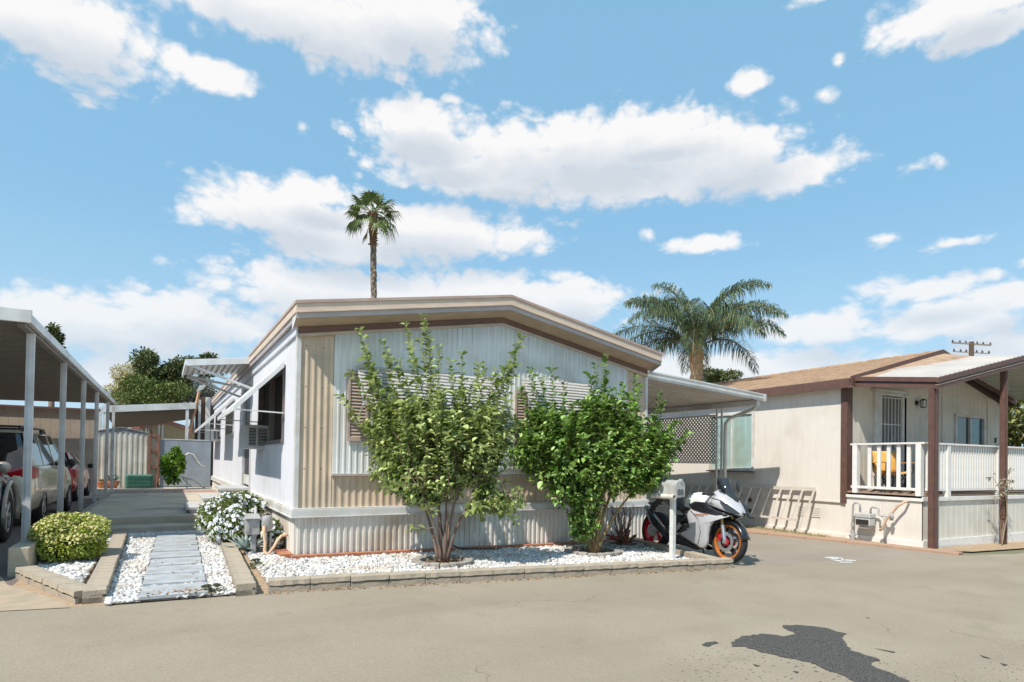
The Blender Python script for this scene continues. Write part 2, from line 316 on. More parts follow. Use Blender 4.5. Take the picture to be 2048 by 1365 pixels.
# asphalt of the lane: pale, dusty, with dark pits
def road_mat(name, c, c2, pit=.5, pscale=26, holes=True):
    mt = pm(name, c, c2, scale=.5, rough=.92, bump=.35, bscale=140, spec=.2, detail=8, c3=tuple(x * .95 for x in c), s3=1.2)
    nt = mt.node_tree; b = nt.nodes['Principled BSDF']; src = b.inputs['Base Color'].links[0].from_socket
    tc = nt.nodes.new('ShaderNodeTexCoord')
    fine = nt.nodes.new('ShaderNodeTexNoise'); fine.inputs['Scale'].default_value = 75; fine.inputs['Detail'].default_value = 4; fine.inputs['Roughness'].default_value = .7; nt.links.new(tc.outputs['Object'], fine.inputs['Vector'])
    k = M_(nt, 'MULTIPLY_ADD', fine.outputs[0], .9, .55)
    mul = nt.nodes.new('ShaderNodeMix'); mul.data_type = 'RGBA'; mul.blend_type = 'MULTIPLY'; mul.inputs[0].default_value = 1; nt.links.new(src, mul.inputs[6])
    cc = nt.nodes.new('ShaderNodeCombineColor'); [nt.links.new(k, cc.inputs[i]) for i in range(3)]; nt.links.new(cc.outputs[0], mul.inputs[7])
    out = mul.outputs[2]
    if holes:
        # pits where the sealing has worn off, thicker in patches
        vo = nt.nodes.new('ShaderNodeTexVoronoi'); vo.voronoi_dimensions = '2D'; vo.inputs['Scale'].default_value = 17; vo.inputs['Randomness'].default_value = 1
        wob = nt.nodes.new('ShaderNodeMapping'); wob.inputs['Scale'].default_value = (.6, 1.5, 1); wob.inputs['Rotation'].default_value = (0, 0, .3); nt.links.new(tc.outputs['Object'], wob.inputs[0]); nt.links.new(wob.outputs[0], vo.inputs['Vector'])
        big = nt.nodes.new('ShaderNodeTexNoise'); big.inputs['Scale'].default_value = .55; big.inputs['Detail'].default_value = 3; nt.links.new(tc.outputs['Object'], big.inputs['Vector'])
        sp = nt.nodes.new('ShaderNodeSeparateXYZ'); nt.links.new(tc.outputs['Object'], sp.inputs[0])
        near = M_(nt, 'MULTIPLY_ADD', M_(nt, 'ADD', sp.outputs[1], M_(nt, 'MULTIPLY', sp.outputs[0], .28)), -.1, .46)
        lim = M_(nt, 'ADD', M_(nt, 'MULTIPLY_ADD', big.outputs[0], .5, -.27), near)
        lim = M_(nt, 'MINIMUM', M_(nt, 'MULTIPLY', M_(nt, 'MAXIMUM', lim, .0), 1.35), .3)
        rnd = nt.nodes.new('ShaderNodeTexWhiteNoise'); nt.links.new(vo.outputs['Position'], rnd.inputs['Vector'])
        hole = M_(nt, 'LESS_THAN', vo.outputs['Distance'], M_(nt, 'MULTIPLY', lim, rnd.outputs['Value']))
        m2 = nt.nodes.new('ShaderNodeMix'); m2.data_type = 'RGBA'; nt.links.new(M_(nt, 'MULTIPLY', hole, .8), m2.inputs[0]); nt.links.new(out, m2.inputs[6]); m2.inputs[7].default_value = (.07, .065, .06, 1); out = m2.outputs[2]
    # hairline cracks, wandering and broken
    wv = nt.nodes.new('ShaderNodeTexNoise'); wv.inputs['Scale'].default_value = 1.4; wv.inputs['Detail'].default_value = 6; nt.links.new(tc.outputs['Object'], wv.inputs['Vector'])
    ad = nt.nodes.new('ShaderNodeVectorMath'); ad.operation = 'MULTIPLY_ADD'; nt.links.new(wv.outputs['Color'], ad.inputs[0]); ad.inputs[1].default_value = (1.3, 1.3, 0); nt.links.new(tc.outputs['Object'], ad.inputs[2])
    ve = nt.nodes.new('ShaderNodeTexVoronoi'); ve.voronoi_dimensions = '2D'; ve.feature = 'DISTANCE_TO_EDGE'; ve.inputs['Scale'].default_value = .33; nt.links.new(ad.outputs[0], ve.inputs['Vector'])
    mk = nt.nodes.new('ShaderNodeTexNoise'); mk.inputs['Scale'].default_value = .9; mk.inputs['Detail'].default_value = 4; nt.links.new(tc.outputs['Object'], mk.inputs['Vector'])
    cw = M_(nt, 'MULTIPLY', M_(nt, 'MAXIMUM', M_(nt, 'SUBTRACT', mk.outputs[0], .50), 0), .022)
    ck = M_(nt, 'LESS_THAN', ve.outputs['Distance'], cw); m3 = nt.nodes.new('ShaderNodeMix'); m3.data_type = 'RGBA'; nt.links.new(M_(nt, 'MULTIPLY', ck, .35), m3.inputs[0]); nt.links.new(out, m3.inputs[6]); m3.inputs[7].default_value = (.09, .08, .07, 1)
    # faint oil drips and tyre-polished bands along the lane
    oil = nt.nodes.new('ShaderNodeTexNoise'); oil.inputs['Scale'].default_value = 2.6; oil.inputs['Detail'].default_value = 7; nt.links.new(tc.outputs['Object'], oil.inputs['Vector'])
    bm = nt.nodes.new('ShaderNodeMapping'); bm.inputs['Scale'].default_value = (.12, 1.1, 1); bm.inputs['Rotation'].default_value = (0, 0, .12); nt.links.new(tc.outputs['Object'], bm.inputs[0])
    bd = nt.nodes.new('ShaderNodeTexNoise'); bd.inputs['Scale'].default_value = 1.2; bd.inputs['Detail'].default_value = 5; nt.links.new(bm.outputs[0], bd.inputs['Vector'])
    dk = M_(nt, 'ADD', M_(nt, 'MULTIPLY', M_(nt, 'MAXIMUM', M_(nt, 'SUBTRACT', oil.outputs[0], .62), 0), 2.2), M_(nt, 'MULTIPLY', M_(nt, 'MAXIMUM', M_(nt, 'SUBTRACT', bd.outputs[0], .5), 0), .9))
    m4 = nt.nodes.new('ShaderNodeMix'); m4.data_type = 'RGBA'; nt.links.new(M_(nt, 'MINIMUM', dk, .5), m4.inputs[0]); nt.links.new(m3.outputs[2], m4.inputs[6]); m4.inputs[7].default_value = (.16, .14, .115, 1); out = m4.outputs[2]
    nt.links.new(out, b.inputs['Base Color']); return mt
m_road = road_mat('dusty_asphalt', (.290, .245, .185), (.322, .275, .212))
m_lot = road_mat('dark_lot_asphalt', (.17, .14, .125), (.21, .175, .155), holes=False)  # asphalt under the carport, darker in its own colour
m_drive = road_mat('driveway_asphalt', (.31, .265, .215), (.27, .23, .185), holes=False)
m_soil = pm('dry_soil', (.42, .31, .21), (.32, .23, .15), scale=14, rough=.95, bump=.6, bscale=60, spec=.1)
m_far = pm('far_ground', (.22, .19, .14), (.16, .17, .10), scale=.3, rough=1, spec=.1)
sheet('ground', [(-700, -300), (700, -300), (700, 1200), (-700, 1200)], -.03, m_far)
sheet('road', [(-60, -25), (60, -25), (60, 4.0), (13.6, 4.75), (12.2, 5.05), (6.9, 5.75), (.8, 6.42), (-.9, 6.62), (-60, 8.9)], -.004, m_road)
sheet('driveway', [(6.9, 5.75), (12.2, 5.05), (12.9, 6.2), (14.9, 40), (7.7, 40), (7.3, 8.3)], -.0045, m_drive)
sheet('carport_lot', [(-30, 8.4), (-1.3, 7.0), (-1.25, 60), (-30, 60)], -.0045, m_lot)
sheet('apron', [(-3.6, 7.15), (-.68, 6.5), (-.75, 6.8), (-1.35, 7.9), (-1.5, 8.45), (-3.6, 8.9)], .002, pm('sandy_concrete', (.42, .33, .24), (.34, .28, .21), scale=5, rough=.95, bump=.5, bscale=90, spec=.15))
sheet('yard', [(.6, 6.4), (6.9, 5.75), (7.5, 8.4), (7.5, 60), (-1.3, 60), (-1.3, 6.9), (-.7, 6.55)], -.0035, m_soil)
sheet('planting_strip', [(11.3, 8.9), (12.05, 6.1), (12.55, 5.6), (13.0, 5.2), (40, 3.4), (40, 5.2), (12.9, 5.8), (12.95, 8), (13.9, 24), (11.9, 24)], .0005, m_soil)
# darker repair patch, ragged outline measured on the lane
out = [(1470, 1278), (1485, 1272), (1530, 1268), (1575, 1273), (1590, 1266), (1566, 1256), (1568, 1251), (1600, 1250), (1650, 1256), (1692, 1268), (1684, 1275), (1692, 1283), (1698, 1299), (1730, 1309), (1760, 1320), (1742, 1327), (1752, 1335), (1790, 1348), (1850, 1380), (1800, 1400), (1740, 1375), (1700, 1358), (1650, 1338), (1620, 1325), (1560, 1313), (1520, 1303), (1490, 1294), (1462, 1292)]
pts = [gnd(u, v) for u, v in out]; rag = []
for i in range(len(pts)):
    a, b = pts[i], pts[(i + 1) % len(pts)]; k = max(2, int((b - a).length / .035))
    for j in range(k):
        p = a.lerp(b, j / k); rag.append((p.x + random.uniform(-.016, .016), p.y + random.uniform(-.016, .016)))
m_patch = pm('dark_patch_asphalt', (.035, .034, .033), (.075, .072, .066), scale=70, rough=.85, bump=.8, bscale=120, spec=.3, detail=2, c3=(.18, .17, .15), s3=110)
sheet('asphalt_patch', rag, .0005, m_patch)
for c_ in ([(1403, 1290), (1412, 1285), (1430, 1283), (1438, 1286), (1426, 1289), (1416, 1294)], [(1505, 1328), (1522, 1332), (1512, 1333)], [(1585, 1342), (1598, 1344), (1594, 1347)], [(1745, 1296), (1790, 1304), (1788, 1306)], [(1728, 1235), (1740, 1236), (1738, 1237)], [(1960, 1310), (1984, 1318), (1966, 1315)], [(2000, 1326), (2016, 1330), (2008, 1332)]):
    pp_ = [gnd(u, v) for u, v in c_]; sheet('asphalt_chip', [(p.x, p.y) for p in pp_], .0006, m_patch)
# worn white painted number on the asphalt at the driveway mouth
m_lpaint = pm('worn_white_paint', (.62, .62, .60), (.40, .37, .33), scale=30, rough=.8, f0=.45, f1=.62)
def gpoly(pix, dz): return [tuple(gnd(u, v, dz)) for u, v in pix]
mb = MB()
for st in ([(1645, 1115), (1668, 1119), (1690, 1117), (1682, 1115), (1660, 1114)], [(1658, 1119), (1675, 1123), (1694, 1123), (1676, 1120)], [(1670, 1114), (1678, 1117), (1685, 1121), (1690, 1121), (1681, 1115)],
           [(1690, 1119), (1712, 1121), (1711, 1123), (1692, 1122)], [(1678, 1124), (1706, 1124), (1705, 1126), (1680, 1126)]):
    mb.add(gpoly(st, .001), [tuple(range(len(st)))])
mb.build('painted_marking', m_lpaint, kind='structure')

# concrete walk, steps and patio beside the home
m_conc = pm('patio_concrete', (.54, .47, .37), (.42, .37, .30), scale=2.5, rough=.9, bump=.4, bscale=70, spec=.2, c3=(.30, .27, .23), s3=1.1)
mb = MB(); mb.box(-.78, 1.5, 12.0, 12.6, -.02, .13); mb.box(-1.22, 1.52, 12.56, 20.3, -.02, .262)
mb.box(-2.6, 3.2, 22.3, 33.0, -.02, .008); mb.build('patio_slab', m_conc, kind='structure', bevel=.015)
m_kc = pm('kerb_concrete', (.40, .35, .28), (.30, .27, .22), scale=6, rough=.9, bump=.4, bscale=80)
mb = MB(); y = 12.45
while y < 23: mb.box(-1.42, -1.235, y, y + .78, -.02, .2); y += .8
mb.build('patio_kerb', m_kc, kind='structure', bevel=.02)
# pinkish pavers at the back of the patio
m_paver = pm('pink_paver', (.40, .27, .21), (.28, .2, .17), scale=4, rough=.9, bump=.3, island=.25)
for r in range(5):
    for c in range(7):
        x = -1.2 + c * .39; y = 20.32 + r * .378
        o = MB().box(x, x + .375, y, y + .362, .2, .258 + random.uniform(0, .005)).build('paver', m_paver, bevel=.006, label='square pinkish paver in the paved band behind the concrete patio', cat='paver', group='pavers behind the patio')

# walkway of grey slabs
m_slab = pm('grey_slab', (.42, .44, .46), (.33, .35, .37), scale=5, rough=.85, bump=.5, bscale=60, c3=(.30, .29, .27), s3=4)
Ys = [6.42, 7.03, 7.62, 8.2, 8.78, 9.36, 9.94, 10.5, 11.06, 11.55]
for i, y in enumerate(Ys[:-1]):
    x = -.17 + (y - 6.4) * .02; w_ = random.uniform(.27, .29); o = MB().box(-w_, w_, 0, .505 - random.uniform(0, .03), 0, .04 + random.uniform(-.006, .008)).build('stepping_slab', m_slab, bevel=.008, label='grey stepping slab laid across the white gravel walk', cat='slab', group='stepping slabs of the front walk')
    o.location = (x + .29, y, .02); o.rotation_euler = (random.uniform(-.012, .012), random.uniform(-.02, .02), random.uniform(-.03, .03) - .04)

# edging blocks
m_blk = pm('edging_block', (.40, .33, .25), (.30, .26, .21), scale=8, rough=.92, bump=.6, bscale=50, island=.1)
m_blk2 = pm('edging_block_dark', (.33, .29, .24), (.24, .22, .19), scale=8, rough=.92, bump=.6, bscale=50)
def block_run(a, b, inward, L=.41, W=.18, h=.115, label='', group=''):
    a = Vector(a); b = Vector(b); d = (b - a); n = max(1, round(d.length / L)); st = d / n; ang = math.atan2(d.y, d.x)
    for i in range(n):
        p = a + st * (i + .5); w = st.length * .5 - .004
        mb = MB(); sgn = 1 if inward > 0 else -1
        y0, y1 = (0, W) if sgn > 0 else (-W, 0)
        mb.box(-w, w, y0 + (.03 if sgn > 0 else 0), y1 - (0 if sgn > 0 else .03), -.03, h * .6); mb.box(-w, w, y0 + (.006 if sgn > 0 else 0), y1 - (0 if sgn > 0 else .006), -.03, h * .42)
        k = 7; vs = []
        for j in range(k + 1):      # cap with a chipped, wavy lip
            t = -w + 2 * w * j / k; e = random.uniform(-.008, .006)
            yo = (y0 + e) if sgn > 0 else (y1 - e); yi = y1 if sgn > 0 else y0
            vs.append([(t, yo, h * .6 + random.uniform(-.006, .006)), (t, yo + .006 * sgn, h), (t, yi, h), (t, yi, h * .6)])
        mb.rows(vs, closed=True); mb.add(vs[0], [(0, 1, 2, 3)]); mb.add(vs[-1], [(3, 2, 1, 0)])
        o = mb.build('edging_block', m_blk, label=label, cat='edging block', group=group)
        o.location = (p.x, p.y, G(p.x)); o.rotation_euler = (0, random.uniform(-.006, .006), ang + random.uniform(-.012, .012))
block_run((.93, 6.36), (6.95, 5.63), 1, label='tan edging block between the lane and the gravel bed of the home', group='blocks along the front of the gravel bed')
block_run((.82, 6.33), (.93, 9.5), 1, label='tan edging block between the gravel walk and the gravel bed', group='blocks beside the walk, garden side')
block_run((6.86, 5.72), (7.38, 8.1), 1, label='tan edging block between the gravel bed and the motorcycle driveway', group='blocks along the driveway side of the bed')
block_run((-.42, 6.6), (-.47, 11.5), 1, label='tan edging block between the clipped shrub and the gravel walk', group='blocks beside the walk, shrub side')
block_run((-.66, 6.62), (-1.36, 8.3), -1, label='tan edging block in the slanting row in front of the clipped shrub', group='blocks in front of the clipped shrub')
MB().box(-1.45, -1.26, 8.45, 10.6, -.02, .31).build('low_wall', pm('plastered_wall', (.45, .39, .29), (.36, .31, .24), scale=6, rough=.9, bump=.5), bevel=.012, label='low plastered concrete wall between the clipped shrub and the carport', cat='low wall')

# bricks laid along the foot of the skirting
m_brick = pm('red_brick', (.46, .20, .11), (.36, .16, .09), scale=12, rough=.9, bump=.4, island=.3)
def bricks(a, b, L, W, label, group):
    a = Vector(a); b = Vector(b); n = round((b - a).length / (L + .006)); st = (b - a) / n; ang = math.atan2(st.y, st.x)
    for i in range(n):
        p = a + st * (i + .5); o = MB().box(-st.length / 2 + .003, st.length / 2 - .003, -W / 2, W / 2, 0, .065).build('brick', m_brick, bevel=.004, label=label, cat='brick', group=group)
        o.location = (p.x, p.y, G(p.x) + .012); o.rotation_euler = (0, 0, ang + random.uniform(-.02, .02))
bricks((1.47, 8.17), (7.72, 8.17), .2, .1, 'red brick lying end to end along the front skirting of the home', 'bricks along the front skirting')
bricks((1.46, 8.3), (1.46, 10.2), .1, .19, 'red brick laid side by side round the left corner of the skirting', 'bricks round the corner of the skirting')

# white gravel: thousands of small stones over a pale bed
m_gbed = pm('gravel_fines', (.55, .50, .44), (.40, .36, .31), scale=40, rough=.95, bump=.8, bscale=70)
bed = [(.99, 6.5), (6.85, 5.8), (7.33, 8.1), (7.33, 8.12), (1.41, 8.12), (1.41, 10.5), (1.03, 10.5), (1.03, 9.5)]
walk = [(-.42, 6.45), (.83, 6.38), (.93, 9.5), (1.0, 12.0), (-.47, 12.0)]
plant = [(-.7, 6.95), (-.66, 11.6), (-1.25, 11.6), (-1.25, 8.4)]
sheet('gravel_bed', bed, .018, m_gbed); sheet('gravel_walk', walk, .012, m_gbed); sheet('planter_bed', plant, .03, m_gbed)
def inside(P, poly):
    x, y = P[:, 0], P[:, 1]; r = np.zeros(len(P), bool); n = len(poly); j = n - 1
    for i in range(n):
        xi, yi = poly[i]; xj, yj = poly[j]
        r ^= ((yi > y) != (yj > y)) & (x < (xj - xi) * (y - yi) / (yj - yi + 1e-12) + xi); j = i
    return r
t = (1 + 5 ** .5) / 2
ICO = np.array([(-1, t, 0), (1, t, 0), (-1, -t, 0), (1, -t, 0), (0, -1, t), (0, 1, t), (0, -1, -t), (0, 1, -t), (t, 0, -1), (t, 0, 1), (-t, 0, -1), (-t, 0, 1)]) / math.sqrt(1 + t * t)
ICF = np.array([(0, 11, 5), (0, 5, 1), (0, 1, 7), (0, 7, 10), (0, 10, 11), (1, 5, 9), (5, 11, 4), (11, 10, 2), (10, 7, 6), (7, 1, 8), (3, 9, 4), (3, 4, 2), (3, 2, 6), (3, 6, 8), (3, 8, 9), (4, 9, 5), (2, 4, 11), (6, 2, 10), (8, 6, 7), (9, 8, 1)])
def stones(name, poly, n, size, mt, z0, holes=(), label=''):
    xs = [p[0] for p in poly]; ys = [p[1] for p in poly]
    P = rng.uniform((min(xs), min(ys)), (max(xs), max(ys)), size=(n * 3, 2)); P = P[inside(P, poly)]
    for (hx0, hx1, hy0, hy1) in holes:
        P = P[~((P[:, 0] > hx0) & (P[:, 0] < hx1) & (P[:, 1] > hy0) & (P[:, 1] < hy1) & (rng.random(len(P)) > .02))]
    for (cx, cy, r) in RINGS: P = P[np.hypot(P[:, 0] - cx, P[:, 1] - cy) > r]
    P = P[:n]; k = len(P); s = size * rng.lognormal(0, .28, (k, 1, 1)) * rng.uniform(.7, 1.25, (k, 1, 3)) * np.array([1, 1, .62])
    V = ICO[None] * s * (1 + rng.normal(0, .1, (k, 12, 1)))
    a = rng.uniform(0, 6.28, k); ca, sa = np.cos(a)[:, None], np.sin(a)[:, None]
    V = np.stack([V[:, :, 0] * ca - V[:, :, 1] * sa, V[:, :, 0] * sa + V[:, :, 1] * ca, V[:, :, 2]], axis=2)
    tl = rng.normal(0, .35, (k, 1)); V[:, :, 2] += V[:, :, 0] * tl
    g0 = np.array([G(x) for x in P[:, 0]]); V += np.stack([P[:, 0], P[:, 1], g0 + z0 + rng.uniform(0, size * .9, k)], axis=1)[:, None, :]
    Fc = (ICF[None] + (np.arange(k) * 12)[:, None, None]).reshape(-1, 3)
    return np_obj(name, V.reshape(-1, 3), Fc, mt, smooth=True, label=label, cat='gravel', kind='stuff')
m_stone = pm('white_stone', (.68, .665, .65), (.52, .51, .50), scale=9, rough=.7, island=.5, c3=(.48, .41, .34), s3=2.6)
RINGS = [(3.2, 7.2, .40), (5.75, 7.28, .44), (6.75, 7.72, .34)]
stones('white_gravel', bed, 15000, .021, m_stone, .02, label='white pebbles spread in the bed in front of the home')
slab_holes = [(-.17 + (y - 6.4) * .02, .41 + (y - 6.4) * .02, y, y + .49) for y in Ys[:-1]]
stones('white_gravel', walk, 9000, .020, m_stone, .013, holes=slab_holes, label='white pebbles round the grey stepping slabs of the walk')
stones('white_gravel', plant, 3500, .023, m_stone, .03, label='white pebbles in front of the clipped shrub')

# ================================================================== MAIN HOME
HX0, HX1, HY0, HY1 = 1.536, 7.73, 8.277, 23.4
RX, RZ, RS = 4.63, 3.94, .177       # ridge x, ridge height, slope
def zr(x): return RZ - RS * abs(x - RX)
m_tan = streaky('tan_ribbed_metal', (.62, .49, .36), (.50, .39, .28), (.38, .32, .25), rough=.55)
m_whitef = streaky('white_ribbed_metal', (.76, .765, .75), (.68, .68, .66), (.58, .56, .52), rough=.45)
m_skirt = streaky('skirting_metal', (.72, .68, .62), (.64, .59, .52), (.50, .42, .34), rough=.5)
m_wside = streaky('white_side_panel', (.66, .665, .71), (.63, .63, .67), (.59, .585, .61), rough=.5)
m_trimw = pm('white_trim', (.66, .65, .64), (.57, .56, .53), scale=4, rough=.5, c3=(.5, .46, .4), s3=2)
m_cream = pm('cream_fascia', (.68, .55, .44), (.60, .47, .37), scale=5, rough=.55, stretch=(1, 1, 4))
m_browt = pm('brown_trim', (.20, .11, .08), (.15, .09, .07), scale=5, rough=.6)
m_lav = pm('grey_gutter', (.50, .44, .43), (.42, .37, .36), scale=5, rough=.5)
m_soff = pm('beige_soffit', (.56, .43, .33), (.46, .35, .27), scale=4, rough=.6)
m_gravelroof = pm('white_roof', (.7, .68, .64), (.58, .55, .5), scale=3, rough=.8)
m_glass = pm('window_glass', (.04, .06, .06), (.06, .09, .08), scale=1, rough=.04, spec=1.0)
m_dark = pm('dark_interior', (.02, .018, .02), (.03, .025, .02), rough=.8)
m_metal = pm('mill_metal', (.55, .55, .55), (.45, .45, .45), rough=.35, metal=.9)

home = empty('mobile_home', (HX0, HY0, 0), label='white and tan single storey mobile home with ribbed metal walls behind the two big shrubs', cat='mobile home')
def corr(mb, p0, d, n, L, zb, zt, pitch, prof, holes=()):
    """ribbed sheet: from p0 along d (unit, horizontal), ribs stand out along n; prof=[(t 0..1, out)]; zb/zt functions of s; holes [(s0,s1,z0,z1)]"""
    st = []; k = int(math.ceil(L / pitch))
    for i in range(k):
        for (t_, o_) in prof:
            s_ = (i + t_) * pitch
            if s_ < L: st.append((s_, o_))
    st.append((L, st[-1][1]))
    def off(s_):
        for i in range(len(st) - 1):
            if st[i][0] <= s_ <= st[i + 1][0]:
                w = st[i + 1][0] - st[i][0]; return st[i][1] + (st[i + 1][1] - st[i][1]) * ((s_ - st[i][0]) / w if w > 1e-9 else 0)
        return st[-1][1]
    ss = [s for s, _ in st]
    for h in holes:
        for e in (h[0], h[1]):
            if 0 < e < L: ss.append(e)
    ss = sorted(set(round(x, 5) for x in ss)); p0 = Vector(p0); d = Vector(d); n = Vector(n)
    for a, b in zip(ss[:-1], ss[1:]):
        if b - a < 1e-5: continue
        mid = (a + b) / 2; spans = [(None, None)]
        lo, hi = zb, zt; segs = []; cuts = sorted([(h[2], h[3]) for h in holes if h[0] < mid < h[1]])
        curz = None
        bounds = [('b', None)]; z_prev = 'b'
        edges = []
        for (c0, c1) in cuts: edges += [c0, c1]
        zs = ['b'] + edges + ['t']
        for i in range(0, len(zs), 2):
            def val(z, s_): return zb(s_) if z == 'b' else zt(s_) if z == 't' else z
            z0a, z0b, z1a, z1b = val(zs[i], a), val(zs[i], b), val(zs[i + 1], a), val(zs[i + 1], b)
            if z1a - z0a < .002 and z1b - z0b < .002: continue
            pa = p0 + d * a + n * off(a); pb = p0 + d * b + n * off(b)
            mb.quad((pa.x, pa.y, z0a), (pb.x, pb.y, z0b), (pb.x, pb.y, z1b), (pa.x, pa.y, z1a))
def fasteners(mt):
    # dark screw heads in rows, part of the sheet's own pattern
    nt = mt.node_tree; b = nt.nodes['Principled BSDF']; src = b.inputs['Base Color'].links[0].from_socket
    tc = nt.nodes.new('ShaderNodeTexCoord'); sp = nt.nodes.new('ShaderNodeSeparateXYZ'); nt.links.new(tc.outputs['Object'], sp.inputs[0])
    def near(o, per, ph): return M_(nt, 'MULTIPLY', M_(nt, 'ABSOLUTE', M_(nt, 'SUBTRACT', M_(nt, 'FRACT', M_(nt, 'MULTIPLY_ADD', o, 1 / per, ph)), .5)), per)
    d = M_(nt, 'SQRT', M_(nt, 'ADD', M_(nt, 'POWER', near(sp.outputs[0], .22, .05), 2), M_(nt, 'POWER', near(sp.outputs[2], .55, .3), 2)))
    h = M_(nt, 'LESS_THAN', d, .010); m2 = nt.nodes.new('ShaderNodeMix'); m2.data_type = 'RGBA'; nt.links.new(M_(nt, 'MULTIPLY', h, .8), m2.inputs[0]); nt.links.new(src, m2.inputs[6]); m2.inputs[7].default_value = (.08, .06, .05, 1); nt.links.new(m2.outputs[2], b.inputs['Base Color'])
def mildew(mt):
    # grey mildew streaks hanging from the top edge of the sheet under the gable
    nt = mt.node_tree; b = nt.nodes['Principled BSDF']; src = b.inputs['Base Color'].links[0].from_socket
    tc = nt.nodes.new('ShaderNodeTexCoord'); sp = nt.nodes.new('ShaderNodeSeparateXYZ'); nt.links.new(tc.outputs['Object'], sp.inputs[0])
    top_ = M_(nt, 'SUBTRACT', RZ - .4, M_(nt, 'MULTIPLY', M_(nt, 'ABSOLUTE', M_(nt, 'SUBTRACT', sp.outputs[0], RX - HX0)), RS))
    dd = M_(nt, 'SUBTRACT', top_, sp.outputs[2]); mp = nt.nodes.new('ShaderNodeMapping'); mp.inputs['Scale'].default_value = (14, 1, .6); nt.links.new(tc.outputs['Object'], mp.inputs[0])
    nz = nt.nodes.new('ShaderNodeTexNoise'); nz.inputs['Scale'].default_value = 1.6; nz.inputs['Detail'].default_value = 6; nt.links.new(mp.outputs[0], nz.inputs['Vector'])
    k = M_(nt, 'MULTIPLY', M_(nt, 'SUBTRACT', M_(nt, 'MULTIPLY', nz.outputs[0], .62), dd), 3.0, clamp=True)
    m2 = nt.nodes.new('ShaderNodeMix'); m2.data_type = 'RGBA'; nt.links.new(M_(nt, 'MULTIPLY', k, .55), m2.inputs[0]); nt.links.new(src, m2.inputs[6]); m2.inputs[7].default_value = (.26, .25, .22, 1); nt.links.new(m2.outputs[2], b.inputs['Base Color'])
RIB = [(0, 0), (.32, 0), (.42, .02), (.78, .02), (.9, 0)]
SOFT = [(0, 0), (.15, .007), (.3, .010), (.45, .007), (.6, 0), (.8, -.003)]
NAR = [(0, 0), (.60, 0), (.66, .008), (.90, .008), (.96, 0)]
# windows of the front: (x0,x1,z0,z1)
FW = [(2.5, 4.35, 1.62, 2.5), (5.1, 6.25, 1.62, 2.5)]
top = lambda s: zr(HX0 + s) - .40
mb = MB(); corr(mb, (HX0, HY0, 0), (1, 0, 0), (0, -1, 0), .46, lambda s: .68, top, .088, SOFT)
corr(mb, (7.24, HY0, 0), (1, 0, 0), (0, -1, 0), HX1 - 7.24, lambda s: .68, lambda s: zr(7.24 + s) - .4, .105, SOFT)
corr(mb, (2.0, HY0, 0), (1, 0, 0), (0, -1, 0), 5.24, lambda s: .68, lambda s: 1.14, .098, SOFT)
mb.build('tan_wall_panel', m_tan, home)
fasteners(m_tan)
mb = MB(); corr(mb, (2.0, HY0 - .035, 0), (1, 0, 0), (0, -1, 0), 5.24, lambda s: 1.14, lambda s: zr(2.0 + s) - .4, .085, NAR, [(x0 - 2, x1 - 2, a, b) for x0, x1, a, b in FW])
mb.quad((2.0, HY0, 1.14), (2.0, HY0 - .035, 1.14), (2.0, HY0 - .035, zr(2) - .4), (2.0, HY0, zr(2) - .4)); mb.quad((7.24, HY0, 1.14), (7.24, HY0 - .035, 1.14), (7.24, HY0 - .035, zr(7.24) - .4), (7.24, HY0, zr(7.24) - .4))
mb.build('white_wall_field', m_whitef, home)
mildew(m_whitef)
MB().box(1.985, 7.255, HY0 - .065, HY0 - .005, 1.115, 1.15).build('sill_trim', m_lav, home, bevel=.004)
# near-black box behind the cladding: darkness of the unlit rooms as colour
mb = MB(); mb.box(HX0 + .06, HX1 - .06, HY0 + .12, HY1 - .1, .1, 3.1); mb.build('dark_inside', m_dark, home)
# side walls
LW = [(9.27, 11.9, 1.58, 2.72), (13.03, 14.33, .74, 2.86), (16.5, 18.6, 1.92, 2.62), (20.4, 22.4, 1.98, 2.66)]
mb = MB(); corr(mb, (HX0, HY0, 0), (0, 1, 0), (-1, 0, 0), HY1 - HY0, lambda s: .68, lambda s: 3.02, .115, NAR, [(a - HY0, b - HY0, c, d) for a, b, c, d in LW])
mb.build('side_wall', m_wside, home)
mb = MB()
for k in range(4): z = 3.0 + k * .072; mb.box(HX0 - .035 + .006 * (k % 2), HX0 + .02, HY0 - .02, HY1, z, z + .07)
mb.build('side_frieze', m_wside, home, bevel=.006)
mb = MB(); corr(mb, (HX1, HY0, 0), (0, 1, 0), (1, 0, 0), HY1 - HY0, lambda s: .1, lambda s: 3.3, .15, NAR); corr(mb, (HX0, HY1, 0), (1, 0, 0), (0, 1, 0), HX1 - HX0, lambda s: .1, lambda s: zr(HX0 + s) - .2, .15, NAR)
mb.build('rear_wall', m_wside, home)
MB().box(HX0 - .03, HX0 + .03, HY0 - .022, HY0 + .06, .68, 3.02).build('corner_trim', m_trimw, home, bevel=.004)
MB().box(HX1 - .03, HX1 + .03, HY0 - .022, HY0 + .06, .68, zr(HX1) - .4).build('corner_trim', m_trimw, home, bevel=.004)
# white belt above the skirting
mb = MB()
for (z0, z1, o) in ((.555, .575, .075), (.575, .665, .062), (.665, .685, .05)):
    mb.box(HX0 - o, HX1 + o, HY0 - o, HY0 - .001, z0, z1); mb.box(HX0 - o, HX0 - .001, HY0, HY1, z0, z1); mb.box(HX1 + .001, HX1 + o, HY0, HY1, z0, z1)
mb.build('belt_trim', m_trimw, home, bevel=.005)
